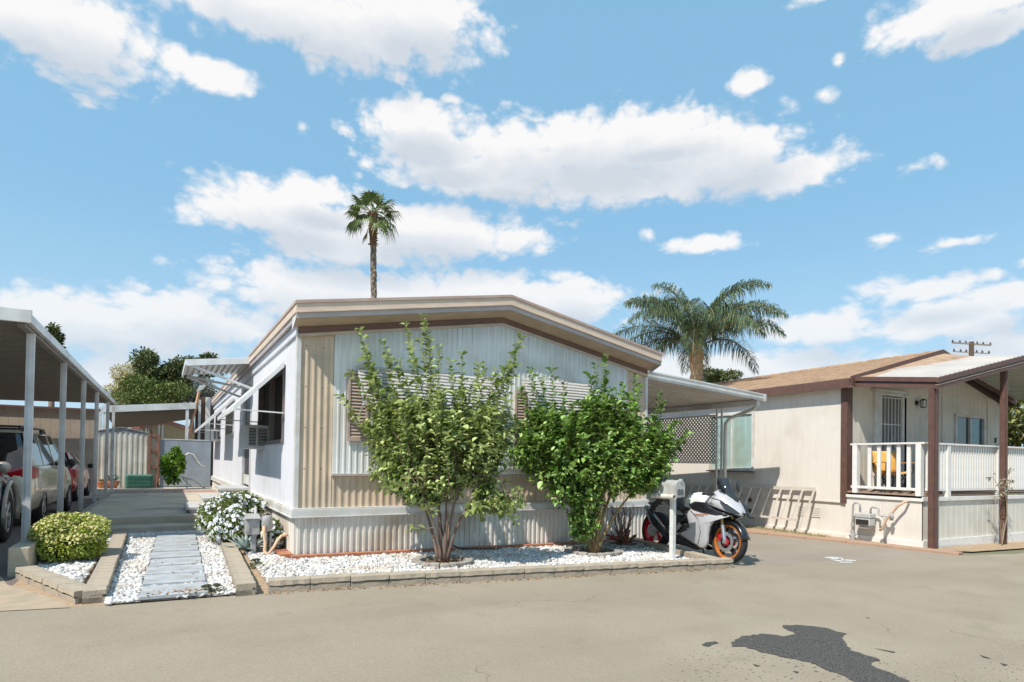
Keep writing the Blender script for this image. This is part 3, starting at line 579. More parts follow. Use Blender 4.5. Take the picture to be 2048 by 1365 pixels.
# skirting
mb = MB(); corr(mb, (HX0 - .01, HY0 - .012, 0), (1, 0, 0), (0, -1, 0), HX1 - HX0 + .02, lambda s: G(HX0 + s) - .02, lambda s: .56, .088, RIB)
corr(mb, (HX0 - .012, HY0 - .01, 0), (0, 1, 0), (-1, 0, 0), HY1 - HY0, lambda s: -.02, lambda s: .56, .13, NAR)
corr(mb, (HX1 + .012, HY0 - .01, 0), (0, 1, 0), (1, 0, 0), HY1 - HY0, lambda s: -.15, lambda s: .56, .13, NAR)
mb.build('skirting', m_skirt, home)

# roof with its layered gable fascia
YF = 7.98; XL, XR = 1.44, 7.83
def rake(mb, y0, y1, dz0, dz1, x0=XL, x1=XR):
    """band following the gable between offsets dz0 (low) and dz1 (high) from the roof top, y0..y1"""
    for a, b in ((x0, RX), (RX, x1)):
        mb.hexa([(a, y0, zr(a) + dz0), (b, y0, zr(b) + dz0), (b, y1, zr(b) + dz0), (a, y1, zr(a) + dz0)], [(a, y0, zr(a) + dz1), (b, y0, zr(b) + dz1), (b, y1, zr(b) + dz1), (a, y1, zr(a) + dz1)])
mb = MB(); rake(mb, YF + .03, HY1 + .1, -.10, -.004, XL + .03, XR - .03); mb.build('roof', m_gravelroof, home)
mb = MB(); rake(mb, YF, YF + .029, -.135, -.035); rake(mb, YF - .012, YF + .02, -.155, -.137)
mb.box(XL, XL + .029, YF + .031, HY1 + .1, zr(XL) - .135, zr(XL) - .035); mb.box(XL - .012, XL + .02, YF + .031, HY1 + .1, zr(XL) - .155, zr(XL) - .137)
mb.box(XR - .029, XR, YF + .031, HY1 + .1, zr(XR) - .135, zr(XR) - .035)
mb.build('fascia', m_cream, home)
mb = MB(); rake(mb, YF - .014, YF + .02, -.034, .006, XL - .012, XR + .012); mb.box(XL - .014, XL + .02, YF + .021, HY1 + .1, zr(XL) - .034, zr(XL) + .006); mb.box(XR - .02, XR + .014, YF + .021, HY1 + .1, zr(XR) - .034, zr(XR) + .006)
mb.build('roof_edge', pm('roof_edge_metal', (.50, .38, .32), (.42, .3, .26), rough=.6), home)
mb = MB(); rake(mb, YF + .012, YF + .03, -.225, -.156); mb.box(XL + .01, XL + .04, YF + .04, HY1, zr(XL) - .225, zr(XL) - .156); mb.build('gutter', m_lav, home)
mb = MB()   # coved soffit
rws = []
for x in np.linspace(XL + .02, XR - .02, 2).tolist() + [RX]: pass
for x in (XL + .02, RX, XR - .02):
    r = []
    for k in range(7):
        t_ = k / 6; r.append((x, YF + .025 + t_ * (HY0 - YF - .03), zr(x) - .226 - .07 * t_ ** 1.6))
    rws.append(r)
mb.rows(rws); mb.build('soffit', m_soff, home)
mb = MB(); rake(mb, HY0 - .028, HY0 + .03, -.385, -.29, HX0 - .01, HX1 + .01); mb.build('frieze', m_browt, home)
mb = MB(); rake(mb, HY0 - .045, HY0 + .03, -.43, -.386, HX0 - .01, HX1 + .01); mb.build('lower_frieze', m_soff, home)
mb = MB()   # closed ends of the gable box
for x0, x1 in ((XL + .002, XL + .03),):
    mb.add([(x0, YF + .03, zr(XL) - .225), (x0, HY0 + .0, zr(XL) - .34), (x0, HY0, zr(XL) - .15), (x0, YF + .03, zr(XL) - .15)], [(0, 1, 2, 3)])
for x in (XR - .004,):
    mb.add([(x, YF + .03, zr(XR) - .225), (x, HY0 + .0, zr(XR) - .34), (x, HY0, zr(XR) - .15), (x, YF + .03, zr(XR) - .15)], [(0, 1, 2, 3)])
mb.box(HX0 - .02, HX0 + .05, HY0 - .02, HY0 + .05, 3.02, zr(HX0) - .16)
mb.build('eave_return', m_trimw, home)

# front windows, shutters, slatted awnings
m_shut = pm('beige_shutter', (.52, .40, .34), (.44, .34, .28), scale=6, rough=.6)
m_awn = pm('white_awning_metal', (.50, .50, .49), (.42, .41, .39), scale=5, rough=.35, c3=(.5, .46, .42), s3=2)
m_blind = pm('white_blind', (.45, .44, .42), (.3, .3, .3), rough=.8)
def window(name, x0, x1, z0, z1, axis, pos, out, parent, n=2, fm=None, gm=None, frame=.045, deep=.05, horiz=0, label=None):
    """axis 'x': pane in a wall facing -y/+y at y=pos; axis 'y': wall facing x at x=pos; out = direction of the outside (+-1)"""
    def bx(mb, a0, a1, b0, b1, d0, d1):
        lo, hi = sorted((pos + out * d0, pos + out * d1))
        if axis == 'x': mb.box(a0, a1, lo, hi, b0, b1)
        else: mb.box(lo, hi, a0, a1, b0, b1)
    w = MB(); f = frame
    bx(w, x0 - .01, x0 + f, z0 - .01, z1 + .01, -deep, .03); bx(w, x1 - f, x1 + .01, z0 - .01, z1 + .01, -deep, .03)
    bx(w, x0 + f, x1 - f, z0 - .01, z0 + f, -deep, .034); bx(w, x0 + f, x1 - f, z1 - f, z1 + .01, -deep, .034)
    for k in range(1, n):
        xm = x0 + (x1 - x0) * k / n; bx(w, xm - .02, xm + .02, z0 + f, z1 - f, -deep + .005, .022)
    for k in range(1, horiz + 1):
        zm = z0 + (z1 - z0) * k / (horiz + 1); bx(w, x0 + f, x1 - f, zm - .012, zm + .012, -deep + .006, .018)
    o = w.build('window', fm or m_trimw, parent, bevel=.003, label=label)
    g_ = MB(); bx(g_, x0 + f - .005, x1 - f + .005, z0 + f - .005, z1 - f + .005, -deep + .01, -deep + .02); g_.build('pane', gm or m_glass, o)
    return o
for (x0, x1, z0, z1) in FW: window('window', x0, x1, z0, z1, 'x', HY0 - .035, -1, home, n=2, horiz=2)
def shutter(x0, x1, z0, z1):
    mb = MB(); y = HY0 - .05
    mb.box(x0, x0 + .035, y - .03, y, z0, z1); mb.box(x1 - .035, x1, y - .03, y, z0, z1); mb.box(x0 + .035, x1 - .035, y - .03, y, z0, z0 + .05); mb.box(x0 + .035, x1 - .035, y - .03, y, z1 - .05, z1)
    z = z0 + .055
    while z < z1 - .08: mb.prism([(x0 + .035, y - .025, z), (x0 + .035, y - .004, z + .042), (x0 + .035, y, z + .036), (x0 + .035, y - .02, z - .006)], (x1 - x0 - .07, 0, 0)); z += .046
    mb.build('shutter', m_shut, home)
shutter(2.18, 2.47, 1.60, 2.58); shutter(4.38, 4.62, 1.60, 2.5); shutter(4.86, 5.07, 1.60, 2.5); shutter(6.28, 6.52, 1.60, 2.5)
def slat_awning(x0, x1, z0, z1, out_):
    mb = MB(); n = 11
    for k in range(n):
        t0 = k / n; t1 = (k + .86) / n; y0 = HY0 - .06 - out_ * t0; y1 = HY0 - .06 - out_ * t1; za = z1 - (z1 - z0) * t0; zb_ = z1 - (z1 - z0) * t1 * .98
        mb.hexa([(x0, y0, za - .012), (x1, y0, za - .012), (x1, y1, zb_ - .002), (x0, y1, zb_ - .002)], [(x0, y0, za - .004), (x1, y0, za - .004), (x1, y1, zb_ + .008), (x0, y1, zb_ + .008)])
    for x in (x0 + .02, (x0 + x1) / 2, x1 - .02): mb.bar((x, HY0 - .06, z1 - .02), (x, HY0 - .06 - out_, z0 - .02), .02, .015)
    for x in (x0 + .01, x1 - .01): mb.bar((x, HY0 - .05, z0 - .25), (x, HY0 - .06 - out_, z0 - .02), .014)
    mb.build('slatted_awning', m_awn, home)
slat_awning(2.30, 4.55, 2.10, 2.66, .30); slat_awning(5.0, 6.42, 2.15, 2.71, .30)

# left side: windows, door, canopy, awnings
for i, (a, b, c, d) in enumerate(LW):
    if i == 1: continue
    window('window', a, b, c, d, 'y', HX0, -1, home, n=2, horiz=0, frame=.05, deep=.09, fm=pm('window_frame_dark', (.16, .14, .14), (.2, .17, .16)) if i == 0 else None)
mb = MB(); mb.box(HX0 + .02, HX0 + .045, 13.05, 14.31, .74, 2.84); dr = mb.build('door', pm('door_dark', (.05, .045, .07), (.07, .06, .08), rough=.4), home)
mb = MB(); mb.box(HX0 - .03, HX0 + .03, 13.0, 13.06, .72, 2.9); mb.box(HX0 - .03, HX0 + .03, 14.3, 14.36, .72, 2.9); mb.box(HX0 - .03, HX0 + .03, 13.06, 14.3, 2.84, 2.9); mb.build('door_frame', m_trimw, home)
mb = MB(); mb.box(HX0 + .005, HX0 + .02, 13.1, 14.26, .78, .98); mb.build('kick_plate', m_trimw, dr)
mb = MB(); mb.box(HX0 - .02, HX0 + .02, 13.12, 13.2, 1.55, 1.72); mb.build('handle', m_metal, dr)
# door canopy
m_canw = pm('canopy_white', (.74, .75, .76), (.64, .64, .64), rough=.4)
mb = MB(); x0, x1, y0, y1, za, zb2 = .36, HX0 - .04, 12.8, 14.9, 3.16, 3.30
mb.hexa([(x0, y0, za - .02), (x1, y0, zb2 - .02), (x1, y1, zb2 - .02), (x0, y1, za - .02)], [(x0, y0, za), (x1, y0, zb2), (x1, y1, zb2), (x0, y1, za)])
k = x0 + .05
while k < x1: mb.box(k, k + .02, y0 + .02, y1 - .02, za - .055 + (k - x0) * .117, za - .022 + (k - x0) * .117); k += .11
mb.bar((x0 - .01, y0 - .02, za - .04), (x1, y0 - .02, zb2 - .03), .03, .12); mb.bar((x0 - .02, y0 - .03, za - .035), (x0 - .02, y1, za - .035), .03, .11)
cn = mb.build('door_canopy', m_canw, home, bevel=.004)
for y in (y0 + .06, y1 - .06): MB().bar((x0 + .05, y, za - .07), (HX0 - .02, y, 2.72), .045, .045).build('strut', m_canw, cn)
MB().bar((x0 + .1, y1 - .2, za - .07), (HX0 - .02, y0 + .4, 2.74), .045, .045).build('strut', m_canw, cn)
def drop_awning(ya, yb, zt, zb_, outx, parent=home):
    mb = MB(); n = int((yb - ya) / .09)
    rowa, rowb = [], []
    for k in range(n + 1):
        y = ya + (yb - ya) * k / n; o = .012 * (k % 2); rowa.append((HX0 - .03, y, zt + o)); rowb.append((outx, y, zb_ + o))
    mb.rows([rowa, rowb]); o_ = mb.build('window_awning', m_canw, home, solid=.006)
    m2 = MB(); m2.bar((outx - .01, ya - .01, zb_ - .02), (outx - .01, yb + .01, zb_ - .02), .02, .06)
    for y in (ya - .012, yb + .012): m2.prism([(HX0 - .03, y, zt + .02), (outx - .015, y, zb_ + .02), (outx - .015, y, zb_ - .06), (HX0 - .03, y, zt - .06)], (0, .012, 0))
    m2.build('awning_edge', m_canw, o_)
    for y in (ya + .03, yb - .03): MB().bar((HX0 - .02, y, zb_ - .05), (outx, y, zb_ - .03), .018).build('arm', m_canw, o_)
drop_awning(9.2, 12.0, 2.74, 2.06, .86); drop_awning(16.4, 18.8, 2.84, 2.2, .92); drop_awning(20.3, 22.6, 2.84, 2.2, .92)

# window air conditioners
m_ac = pm('ac_case', (.60, .60, .60), (.5, .5, .5), rough=.45)
def ac(x0, x1, y0, y1, z0, z1, label):
    r = empty('air_conditioner', ((x0 + x1) / 2, (y0 + y1) / 2, z0), label=label, cat='air conditioner')
    mb = MB(); mb.box(x0, x1, y0, y1, z0, z1); mb.build('case', m_ac, r, bevel=.015)
    mb = MB()
    mb.box(x0 + .08, (x0 + x1) / 2 - .015, y0 - .004, y0 + .01, z0 + .06, z1 - .05); mb.box((x0 + x1) / 2 + .015, x1 - .05, y0 - .004, y0 + .01, z0 + .06, z1 - .05); mb.build('vent', m_dark, r)
    mb = MB(); z = z0 + .075
    while z < z1 - .055: mb.box(x0 + .08, (x0 + x1) / 2 - .015, y0 - .012, y0 - .005, z, z + .008); mb.box((x0 + x1) / 2 + .015, x1 - .05, y0 - .012, y0 - .005, z, z + .008); z += .026
    mb.build('louvre', m_ac, r)
ac(1.20, 1.62, 11.22, 11.85, 1.50, 1.92, 'square window air conditioner under the first awning, nearest the front corner')
ac(1.26, 1.58, 20.5, 21.1, 1.84, 2.2, 'small window air conditioner under the farthest awning of the side wall')

# entry steps
m_step = pm('step_concrete', (.50, .50, .50), (.42, .41, .40), scale=6, rough=.85, bump=.3)
st_ = empty('entry_steps', (1.1, 13.6, .26), label='three grey concrete steps with white risers below the side door', cat='steps')
for (xa, xb, z) in ((.98, 1.49, .74), (.68, 1.02, .55), (.40, .74, .38)):
    MB().box(xa, xb, 12.9, 14.35, z - .05, z).build('tread', m_step, st_, bevel=.006)
mb = MB(); mb.box(1.04, 1.48, 12.98, 14.27, .25, .689); mb.box(.76, 1.04, 12.98, 14.27, .25, .499); mb.box(.47, .76, 12.98, 14.27, .25, .329); mb.build('riser', m_trimw, st_)

# ================================================================== PATIO COVER on the right of the main home
m_alum = pm('painted_aluminium', (.70, .70, .69), (.58, .57, .55), scale=4, rough=.4, c3=(.45, .43, .4), s3=1.5)
m_pan = pm('roof_pan', (.66, .63, .58), (.52, .50, .46), scale=3, rough=.5, stretch=(.4, 3, 1))
pc = empty('patio_cover', (9.5, 12.5, -.13), label='white flat patio cover attached to the right wall of the home, over the driveway', cat='patio cover')
PX0, PX1, PY0, PY1 = 7.76, 11.62, 8.65, 16.6
pz = lambda x: 3.18 - (x - PX0) * .06
mb = MB(); y = PY0 + .04; rws0, rws1 = [], []
while y < PY1:
    for (dy, dz) in ((0, 0), (.10, 0), (.105, .05), (.145, .05), (.15, 0)):
        rws0.append((PX0, y + dy, pz(PX0) - .12 + dz)); rws1.append((PX1, y + dy, pz(PX1) - .12 + dz))
    y += .155
mb.rows([rws0, rws1]); mb.add([(PX0, PY0 + .04, pz(PX0) - .05), (PX1, PY0 + .04, pz(PX1) - .05), (PX1, PY1, pz(PX1) - .05), (PX0, PY1, pz(PX0) - .05)], [(0, 1, 2, 3)])
mb.build('roof_pans', m_pan, pc)
mb = MB()
for (d0, d1, yo) in ((-.145, -.105, .012), (-.104, -.06, .0), (-.059, -.02, .018), (-.019, .01, .0)):
    mb.hexa([(PX0, PY0 + yo, pz(PX0) + d0), (PX1 + .02, PY0 + yo, pz(PX1) + d0), (PX1 + .02, PY0 + .045, pz(PX1) + d0), (PX0, PY0 + .045, pz(PX0) + d0)], [(PX0, PY0 + yo, pz(PX0) + d1), (PX1 + .02, PY0 + yo, pz(PX1) + d1), (PX1 + .02, PY0 + .045, pz(PX1) + d1), (PX0, PY0 + .045, pz(PX0) + d1)])
mb.build('fascia', m_alum, pc)
MB().box(PX1 + .002, PX1 + .09, PY0 - .004, PY1, pz(PX1) - .15, pz(PX1) + .012).build('gutter', m_alum, pc, bevel=.006)
MB().box(PX1 - .16, PX1 - .06, PY0 + .06, PY1, pz(PX1) - .25, pz(PX1) - .13).build('beam', m_alum, pc)
m_post = pm('painted_post', (.60, .59, .56), (.5, .49, .46), scale=6, rough=.5)
PCX = PX1 - .11
for i, y in enumerate((9.72, 13.3, 16.3)):
    mb = MB()
    for dy in (0, .145): mb.box(PCX - .018, PCX + .018, y + dy - .018, y + dy + .018, G(PCX) - .02, pz(PX1) - .25)
    po = mb.build('post', m_post, pc)
    mb = MB()
    for zc in (2.25, 1.85, 1.45, .9, .5):   # wrought scrolls between the two bars
        pts = []
        for k in range(13):
            a = -math.pi / 2 + k * math.pi * 1.5 / 12; r = .055 - .003 * k; pts.append((PCX, y + .072 + r * math.cos(a), zc + r * math.sin(a)))
        mb.tube(pts, .006, 5)
        pts = [(PCX, 2 * (y + .072) - p[1], zc - .16 - (p[2] - zc)) for p in pts]; mb.tube(pts, .006, 5)
        mb.tube([(PCX, y + .02, zc - .3), (PCX, y + .12, zc - .12)], .005, 5)
    mb.build('scroll', m_post, po)
mb = MB(); xd = PX1 + .05
mb.tube([(xd, 8.83, pz(PX1) - .12), (xd, 8.85, 2.74), (xd - .01, 8.95, 2.64), (xd - .03, 9.28, 2.55), (PCX + .05, 9.52, 2.46), (PCX + .03, 9.63, 2.34), (PCX + .03, 9.64, 2.15), (PCX + .03, 9.64, G(PCX) + .06)], .042, 10)
mb.build('downspout', m_post, pc, smooth=True)
# diamond lattice screen between the posts
m_lat = pm('lattice_grey', (.22, .20, .18), (.26, .24, .21), rough=.7)
mb = MB(); ya, yb, z0, z1 = 9.9, 13.25, 1.40, 2.54; stp = .10; w = .0155
k = ya - (z1 - z0)
while k < yb + (z1 - z0):
    for sg in (1, -1):
        if sg > 0: a, b = k, k + (z1 - z0)
        else: a, b = k, k - (z1 - z0)
        t0, t1 = 0.0, 1.0; dy = b - a
        if dy > 0: t0 = max(0, (ya - a) / dy); t1 = min(1, (yb - a) / dy)
        else: t0 = max(0, (yb - a) / dy); t1 = min(1, (ya - a) / dy)
        if t1 - t0 > .01: mb.bar((PCX + .004 * sg, a + dy * t0, z0 + (z1 - z0) * t0), (PCX + .004 * sg, a + dy * t1, z0 + (z1 - z0) * t1), .006, w * 2, up=(0, 1, 0) if False else (0, -dy and 0, 1))
    k += stp
mb.build('lattice_screen', m_lat, pc)
mb = MB(); mb.box(PCX - .015, PCX + .015, ya, yb, z0 - .025, z0); mb.box(PCX - .015, PCX + .015, ya, yb, z1, z1 + .025); mb.build('screen_rail', m_post, pc)

# ================================================================== NEIGHBOUR HOME on the right (own slightly turned axes)
NZ = -.18
nb = empty('neighbour_home', (12.77, 7.44, 0), R_(-3.1), label='beige neighbouring mobile home with tan shingle roof, brown trim and a barred white door', cat='mobile home')
m_bei = streaky('beige_siding', (.70, .655, .60), (.66, .615, .565), (.60, .55, .49), rough=.8)
m_bei2 = streaky('beige_front_siding', (.68, .64, .56), (.62, .58, .51), (.56, .52, .45), rough=.8)
m_brown = pm('brown_paint', (.135, .07, .055), (.10, .055, .045), scale=8, rough=.55, bump=.15)
m_shing = pm('tan_shingle', (.44, .31, .21), (.34, .24, .17), scale=22, rough=.95, bump=.8, bscale=50, spec=.1, c3=(.28, .19, .13), s3=4, stretch=(1, 1, 1))
WL = 6.62; NR = 3.31; nz_ = lambda x: 4.17 - .262 * abs(x - NR)
GRV = [(0, 0), (.95, 0), (.96, -.005), (.985, -.005)]
def lcorr(name, p0, d, n, L, zb, zt, pitch, prof, mt, holes=(), parent=nb, **kw):
    mb = MB(); corr(mb, p0, d, n, L, zb, zt, pitch, prof, holes); return mb.build(name, mt, parent, local=True, **kw)
lcorr('side_wall', (0, 0, 0), (0, 1, 0), (-1, 0, 0), 20, lambda s: .58, lambda s: 3.1, .2, GRV, m_bei, [(2.46, 3.88, 1.24, 2.7)])
lcorr('skirting', (.03, 0, 0), (0, 1, 0), (-1, 0, 0), 20, lambda s: NZ - .1, lambda s: .58, .4, GRV, m_bei)
lcorr('front_wall', (0, 0, 0), (1, 0, 0), (0, -1, 0), WL, lambda s: NZ, lambda s: nz_(s) - .13, .2, GRV, m_bei2, [(.98, 2.22, .84, 2.98), (4.3, 5.66, 1.62, 2.68)])
lcorr('rear_wall', (0, 20, 0), (1, 0, 0), (0, 1, 0), WL, lambda s: NZ, lambda s: nz_(s) - .13, .4, GRV, m_bei)
lcorr('far_side_wall', (WL, 0, 0), (0, 1, 0), (1, 0, 0), 20, lambda s: NZ, lambda s: 3.1, .4, GRV, m_bei)
MB().box(.1, WL - .1, .16, 19.9, NZ, 3.0).build('dark_inside', m_dark, nb, local=True)  # near-black box, puts the darkness of the unlit rooms into colour
mb = MB(); mb.box(-.012, .0, 0, 20, .565, .60); mb.box(-.015, .028, 0, 20, NZ - .05, NZ + .06); mb.build('belt_trim', m_bei, nb, local=True)
# shingle roof in courses
mb = MB()
for sgn in (-1, 1):
    n = 22
    for k in range(n):
        t0, t1 = k / n, (k + 1.05) / n
        xa = NR + sgn * (NR + .2) * (1 - t0); xb = NR + sgn * (NR + .2) * (1 - min(t1, 1)); za, zb_ = nz_(xa), nz_(xb)
        mb.hexa([(xa, -.2, za - .03), (xb, -.2, zb_ - .05), (xb, 20.2, zb_ - .05), (xa, 20.2, za - .03)], [(xa, -.2, za + .012), (xb, -.2, zb_), (xb, 20.2, zb_), (xa, 20.2, za + .012)])
for k in range(60):
    y = -.2 + k * .34; mb.hexa([(NR - .16, y, nz_(NR - .16)), (NR + .16, y, nz_(NR + .16)), (NR + .16, y + .36, nz_(NR + .16) - .0), (NR - .16, y + .36, nz_(NR - .16))], [(NR - .14, y, nz_(NR) + .0), (NR + .14, y, nz_(NR) + .0), (NR + .14, y + .36, nz_(NR) + .012), (NR - .14, y + .36, nz_(NR) + .012)])
mb.build('roof', m_shing, nb, local=True)
mb = MB()
def nrake(mb, y0, y1, d0, d1, x0=-.2, x1=WL + .2):
    for a, b in ((x0, NR), (NR, x1)):
        mb.hexa([(a, y0, nz_(a) + d0), (b, y0, nz_(b) + d0), (b, y1, nz_(b) + d0), (a, y1, nz_(a) + d0)], [(a, y0, nz_(a) + d1), (b, y0, nz_(b) + d1), (b, y1, nz_(b) + d1), (a, y1, nz_(a) + d1)])
nrake(mb, -.235, -.205, -.20, .03); mb.box(-.225, -.2, -.2, 20.2, nz_(-.2) - .21, nz_(-.2) - .012); mb.box(WL + .2, WL + .225, -.2, 20.2, nz_(-.2) - .21, nz_(-.2) - .012)
mb.build('fascia', m_brown, nb, local=True, bevel=.004)
mb = MB(); mb.box(-.2, -.001, -.2, 20, nz_(-.2) - .19, nz_(-.2) - .17); mb.build('soffit', m_bei2, nb, local=True)
mb = MB(); mb.box(-.02, .16, -.03, -.002, .56, 3.08); mb.box(-.025, -.002, -.03, .12, .56, 3.08); mb.box(WL - .12, WL + .02, -.03, -.002, NZ, 3.1); mb.build('corner_board', m_brown, nb, local=True, bevel=.004)
mb = MB()
for x in (3.72, 5.86): mb.box(x - .035, x + .035, -.02, -.001, .84, 3.14)
mb.box(.2, WL - .12, -.022, -.001, 3.14, 3.2); mb.box(3.70, 3.77, -.018, -.001, 3.2, 4.0); mb.build('wall_batten', m_bei2, nb, local=True)
# side window with pale green curtain
def lwin(x0, x1, z0, z1, axis, pos, out, **kw): pass
m_curt = pm('green_curtain', (.42, .56, .54), (.24, .38, .37), scale=5, rough=.12, stretch=(1, 7, .12), spec=1.0, c3=(.30, .36, .30), s3=1.5)  # darker vertical stripes put the shading of the curtain folds into the colour
mb = MB(); 
for (a, b, c, d) in ((2.42, 2.5, 1.2, 2.74), (3.84, 3.92, 1.2, 2.74), (2.5, 3.84, 1.2, 1.28), (2.5, 3.84, 2.66, 2.74), (3.12, 3.17, 1.28, 2.66)): mb.box(-.035, .03, a, b, c, d)
sw = mb.build('window', m_trimw, nb, local=True, bevel=.004)
MB().box(.005, .012, 2.48, 3.86, 1.25, 2.7).build('pane', m_curt, sw, local=True)
MB().box(-.09, -.036, 2.38, 3.96, 1.17, 1.2).build('sill', pm('dark_sill', (.15, .13, .11)), sw, local=True)
# side vents
for y in (.62, .98):
    mb = MB(); mb.box(.008, .028, y, y + .02, .2, .42); mb.box(.008, .028, y + .2, y + .22, .2, .42)
    for k in range(6): mb.box(.012, .028, y + .02, y + .2, .2 + k * .04, .212 + k * .04)
    mb.box(.022, .029, y + .02, y + .2, .212, .41); mb.build('vent', m_bei, nb, local=True)
mb = MB()
for z in (.15, .42): mb.box(-.012, .028, 2.52, 2.6, z, z + .09)
mb.build('outlet_box', pm('outlet_dark', (.10, .08, .07)), nb, local=True)
# door: frame, leaf with bars and scrolls
mb = MB(); mb.box(.94, 1.02, -.05, .0, .84, 3.0); mb.box(1.02, 1.2, -.045, -.01, .84, 2.98); mb.box(1.98, 2.06, -.05, 0, .84, 3.0); mb.box(.94, 2.06, -.05, 0, 2.98, 3.04)
mb.prism([(.84, -.12, 3.1), (2.12, -.12, 3.1), (2.06, -.02, 3.04), (.94, -.02, 3.04)], (0, 0, .012)); mb.prism([(.86, -.12, 3.04), (2.12, -.12, 3.04), (2.12, -.12, 3.115), (.86, -.12, 3.115)], (0, .11, 0))
mb.build('door_frame', m_trimw, nb, local=True, bevel=.003)
dl = MB(); dl.box(1.2, 1.98, -.005, .02, .84, 2.97); dl = dl.build('door', pm('door_screen', (.16, .16, .17), (.2, .2, .2), rough=.6), nb, local=True)
mb = MB()
for x in (1.205, 1.33, 1.46, 1.59, 1.72, 1.85, 1.955): mb.box(x, x + .018, -.03, -.012, .85, 2.95)
for z in (.85, 1.5, 2.32, 2.93): mb.box(1.2, 1.98, -.034, -.012, z, z + .022)
for sx_ in (-1, 1):
    for (cx, cz, r) in ((1.6 + sx_ * .17, 1.83, .05), (1.6 + sx_ * .17, 1.62, .045), (1.6 + sx_ * .05, 1.72, .04)):
        mb.tube([(cx + r * math.cos(a) * (1 - a / 12), -.035, cz + r * math.sin(a) * (1 - a / 12)) for a in [k * .5 for k in range(13)]], .007, 5)
    mb.tube([(1.6, -.035, 2.1), (1.6 + sx_ * .06, -.035, 1.9), (1.6 + sx_ * .12, -.035, 1.75), (1.6, -.035, 1.5)], .007, 5)
mb.build('security_bars', m_trimw, dl, local=True)
MB().box(2.06, 2.2, .03, .06, .84, 2.97).build('door_gap', m_dark, nb, local=True)  # near-black strip painting the shade inside the open gap by the door
# lantern by the door
lm = empty('lantern', (0, 0, 0)); lm.parent = nb
m_blk_ = pm('black_iron', (.02, .02, .02), rough=.4)
mb = MB(); mb.box(2.56, 2.64, -.03, -.002, 2.84, 2.94); mb.bar((2.6, -.03, 2.9), (2.68, -.12, 2.92), .02)
mb.lathe([(.0, 2.99), (.075, 2.955), (.075, 2.945), (.05, 2.945)], (2.68, -.12, 0), n=8); mb.lathe([(.055, 2.79), (.055, 2.775), (0, 2.765)], (2.68, -.12, 0), n=8)
for k in range(4): a = k * math.pi / 2 + .4; mb.bar((2.68 + .055 * math.cos(a), -.12 + .055 * math.sin(a), 2.785), (2.68 + .062 * math.cos(a), -.12 + .062 * math.sin(a), 2.95), .009)
mb.build('lantern_frame', m_blk_, lm, local=True)
MB().lathe([(.045, 2.79), (.05, 2.94)], (2.68, -.12, 0), n=10).build('lantern_glass', pm('lantern_glass', (.75, .75, .7), rough=.1), lm, local=True)
# front window
mb = MB()
for (a, b, c, d) in ((4.26, 4.33, 1.58, 2.72), (5.62, 5.70, 1.58, 2.72), (4.33, 5.62, 1.58, 1.65), (4.33, 5.62, 2.65, 2.72), (4.95, 5.0, 1.65, 2.65)): mb.box(a, b, -.04, .05, c, d)
fw = mb.build('window', m_trimw, nb, local=True, bevel=.004)
MB().box(4.31, 4.97, .015, .022, 1.62, 2.68).build('pane', m_glass, fw, local=True)
MB().box(4.97, 5.65, .02, .027, 1.62, 2.68).build('pane', pm('teal_glass', (.03, .17, .18), (.02, .09, .10), scale=3, rough=.05, spec=1, stretch=(1, 1, 5)), fw, local=True)
# small dark metal address characters on the front wall, running down to the right
mb = MB()
mb.box(6.22, 6.245, -.03, -.002, 2.04, 2.18); mb.box(6.245, 6.30, -.03, -.002, 2.155, 2.18); mb.box(6.245, 6.285, -.03, -.002, 2.10, 2.12)
mb.box(6.31, 6.335, -.03, -.002, 1.86, 2.0); mb.box(6.335, 6.39, -.03, -.002, 1.86, 1.885); mb.box(6.41, 6.435, -.03, -.002, 1.76, 1.83); mb.box(6.435, 6.5, -.03, -.002, 1.76, 1.785)
mb.build('wall_letters', m_blk_, nb, local=True)

# ------------------------------------------------------------------ porch
po = empty('porch', (12.77, 7.44, 0), R_(-3.1), label='covered porch with white railing, brown posts and ribbed gable roof before the beige home', cat='porch')
DY = -1.55; DW = 8.2
m_dwood = pm('deck_board', (.38, .26, .19), (.28, .2, .15), scale=6, rough=.8, stretch=(1, 10, 1))
m_rail = pm('white_rail_paint', (.78, .76, .73), (.68, .66, .63), scale=5, rough=.55)
mb = MB(); y = DY + .02
while y < -.03: mb.box(0, DW, y, y + .135, .80, .832); y += .142
mb.build('deck', m_dwood, po, local=True)
lcorr('deck_skirting', (.0, DY, 0), (1, 0, 0), (0, -1, 0), DW, lambda s: NZ - .15, lambda s: .72, .2, GRV, m_bei2, parent=po)
lcorr('deck_skirting', (-.02, DY + .005, 0), (0, 1, 0), (-1, 0, 0), -DY - .01, lambda s: NZ - .1, lambda s: .72, .8, GRV, m_bei, parent=po)
mb = MB(); mb.box(-.05, DW, DY - .035, DY - .004, .705, .79); mb.box(-.055, -.022, DY - .035, -.03, .70, .76); mb.box(-.02, DW, DY - .03, DY - .004, NZ - .1, NZ + .13); mb.box(-.05, -.022, DY - .03, -.03, NZ - .06, NZ + .10)
mb.build('deck_trim', m_rail, po, local=True, bevel=.004)
mb = MB(); mb.box(-.06, DW, DY - .05, DY + .07, 1.815, 1.85); mb.box(-.06, .06, DY + .07, -.12, 1.815, 1.85); mb.box(.12, DW, DY - .01, DY + .03, .90, .955); mb.box(-.03, .01, DY + .12, -.12, .90, .955)
mb.build('rail', m_rail, po, local=True, bevel=.004)
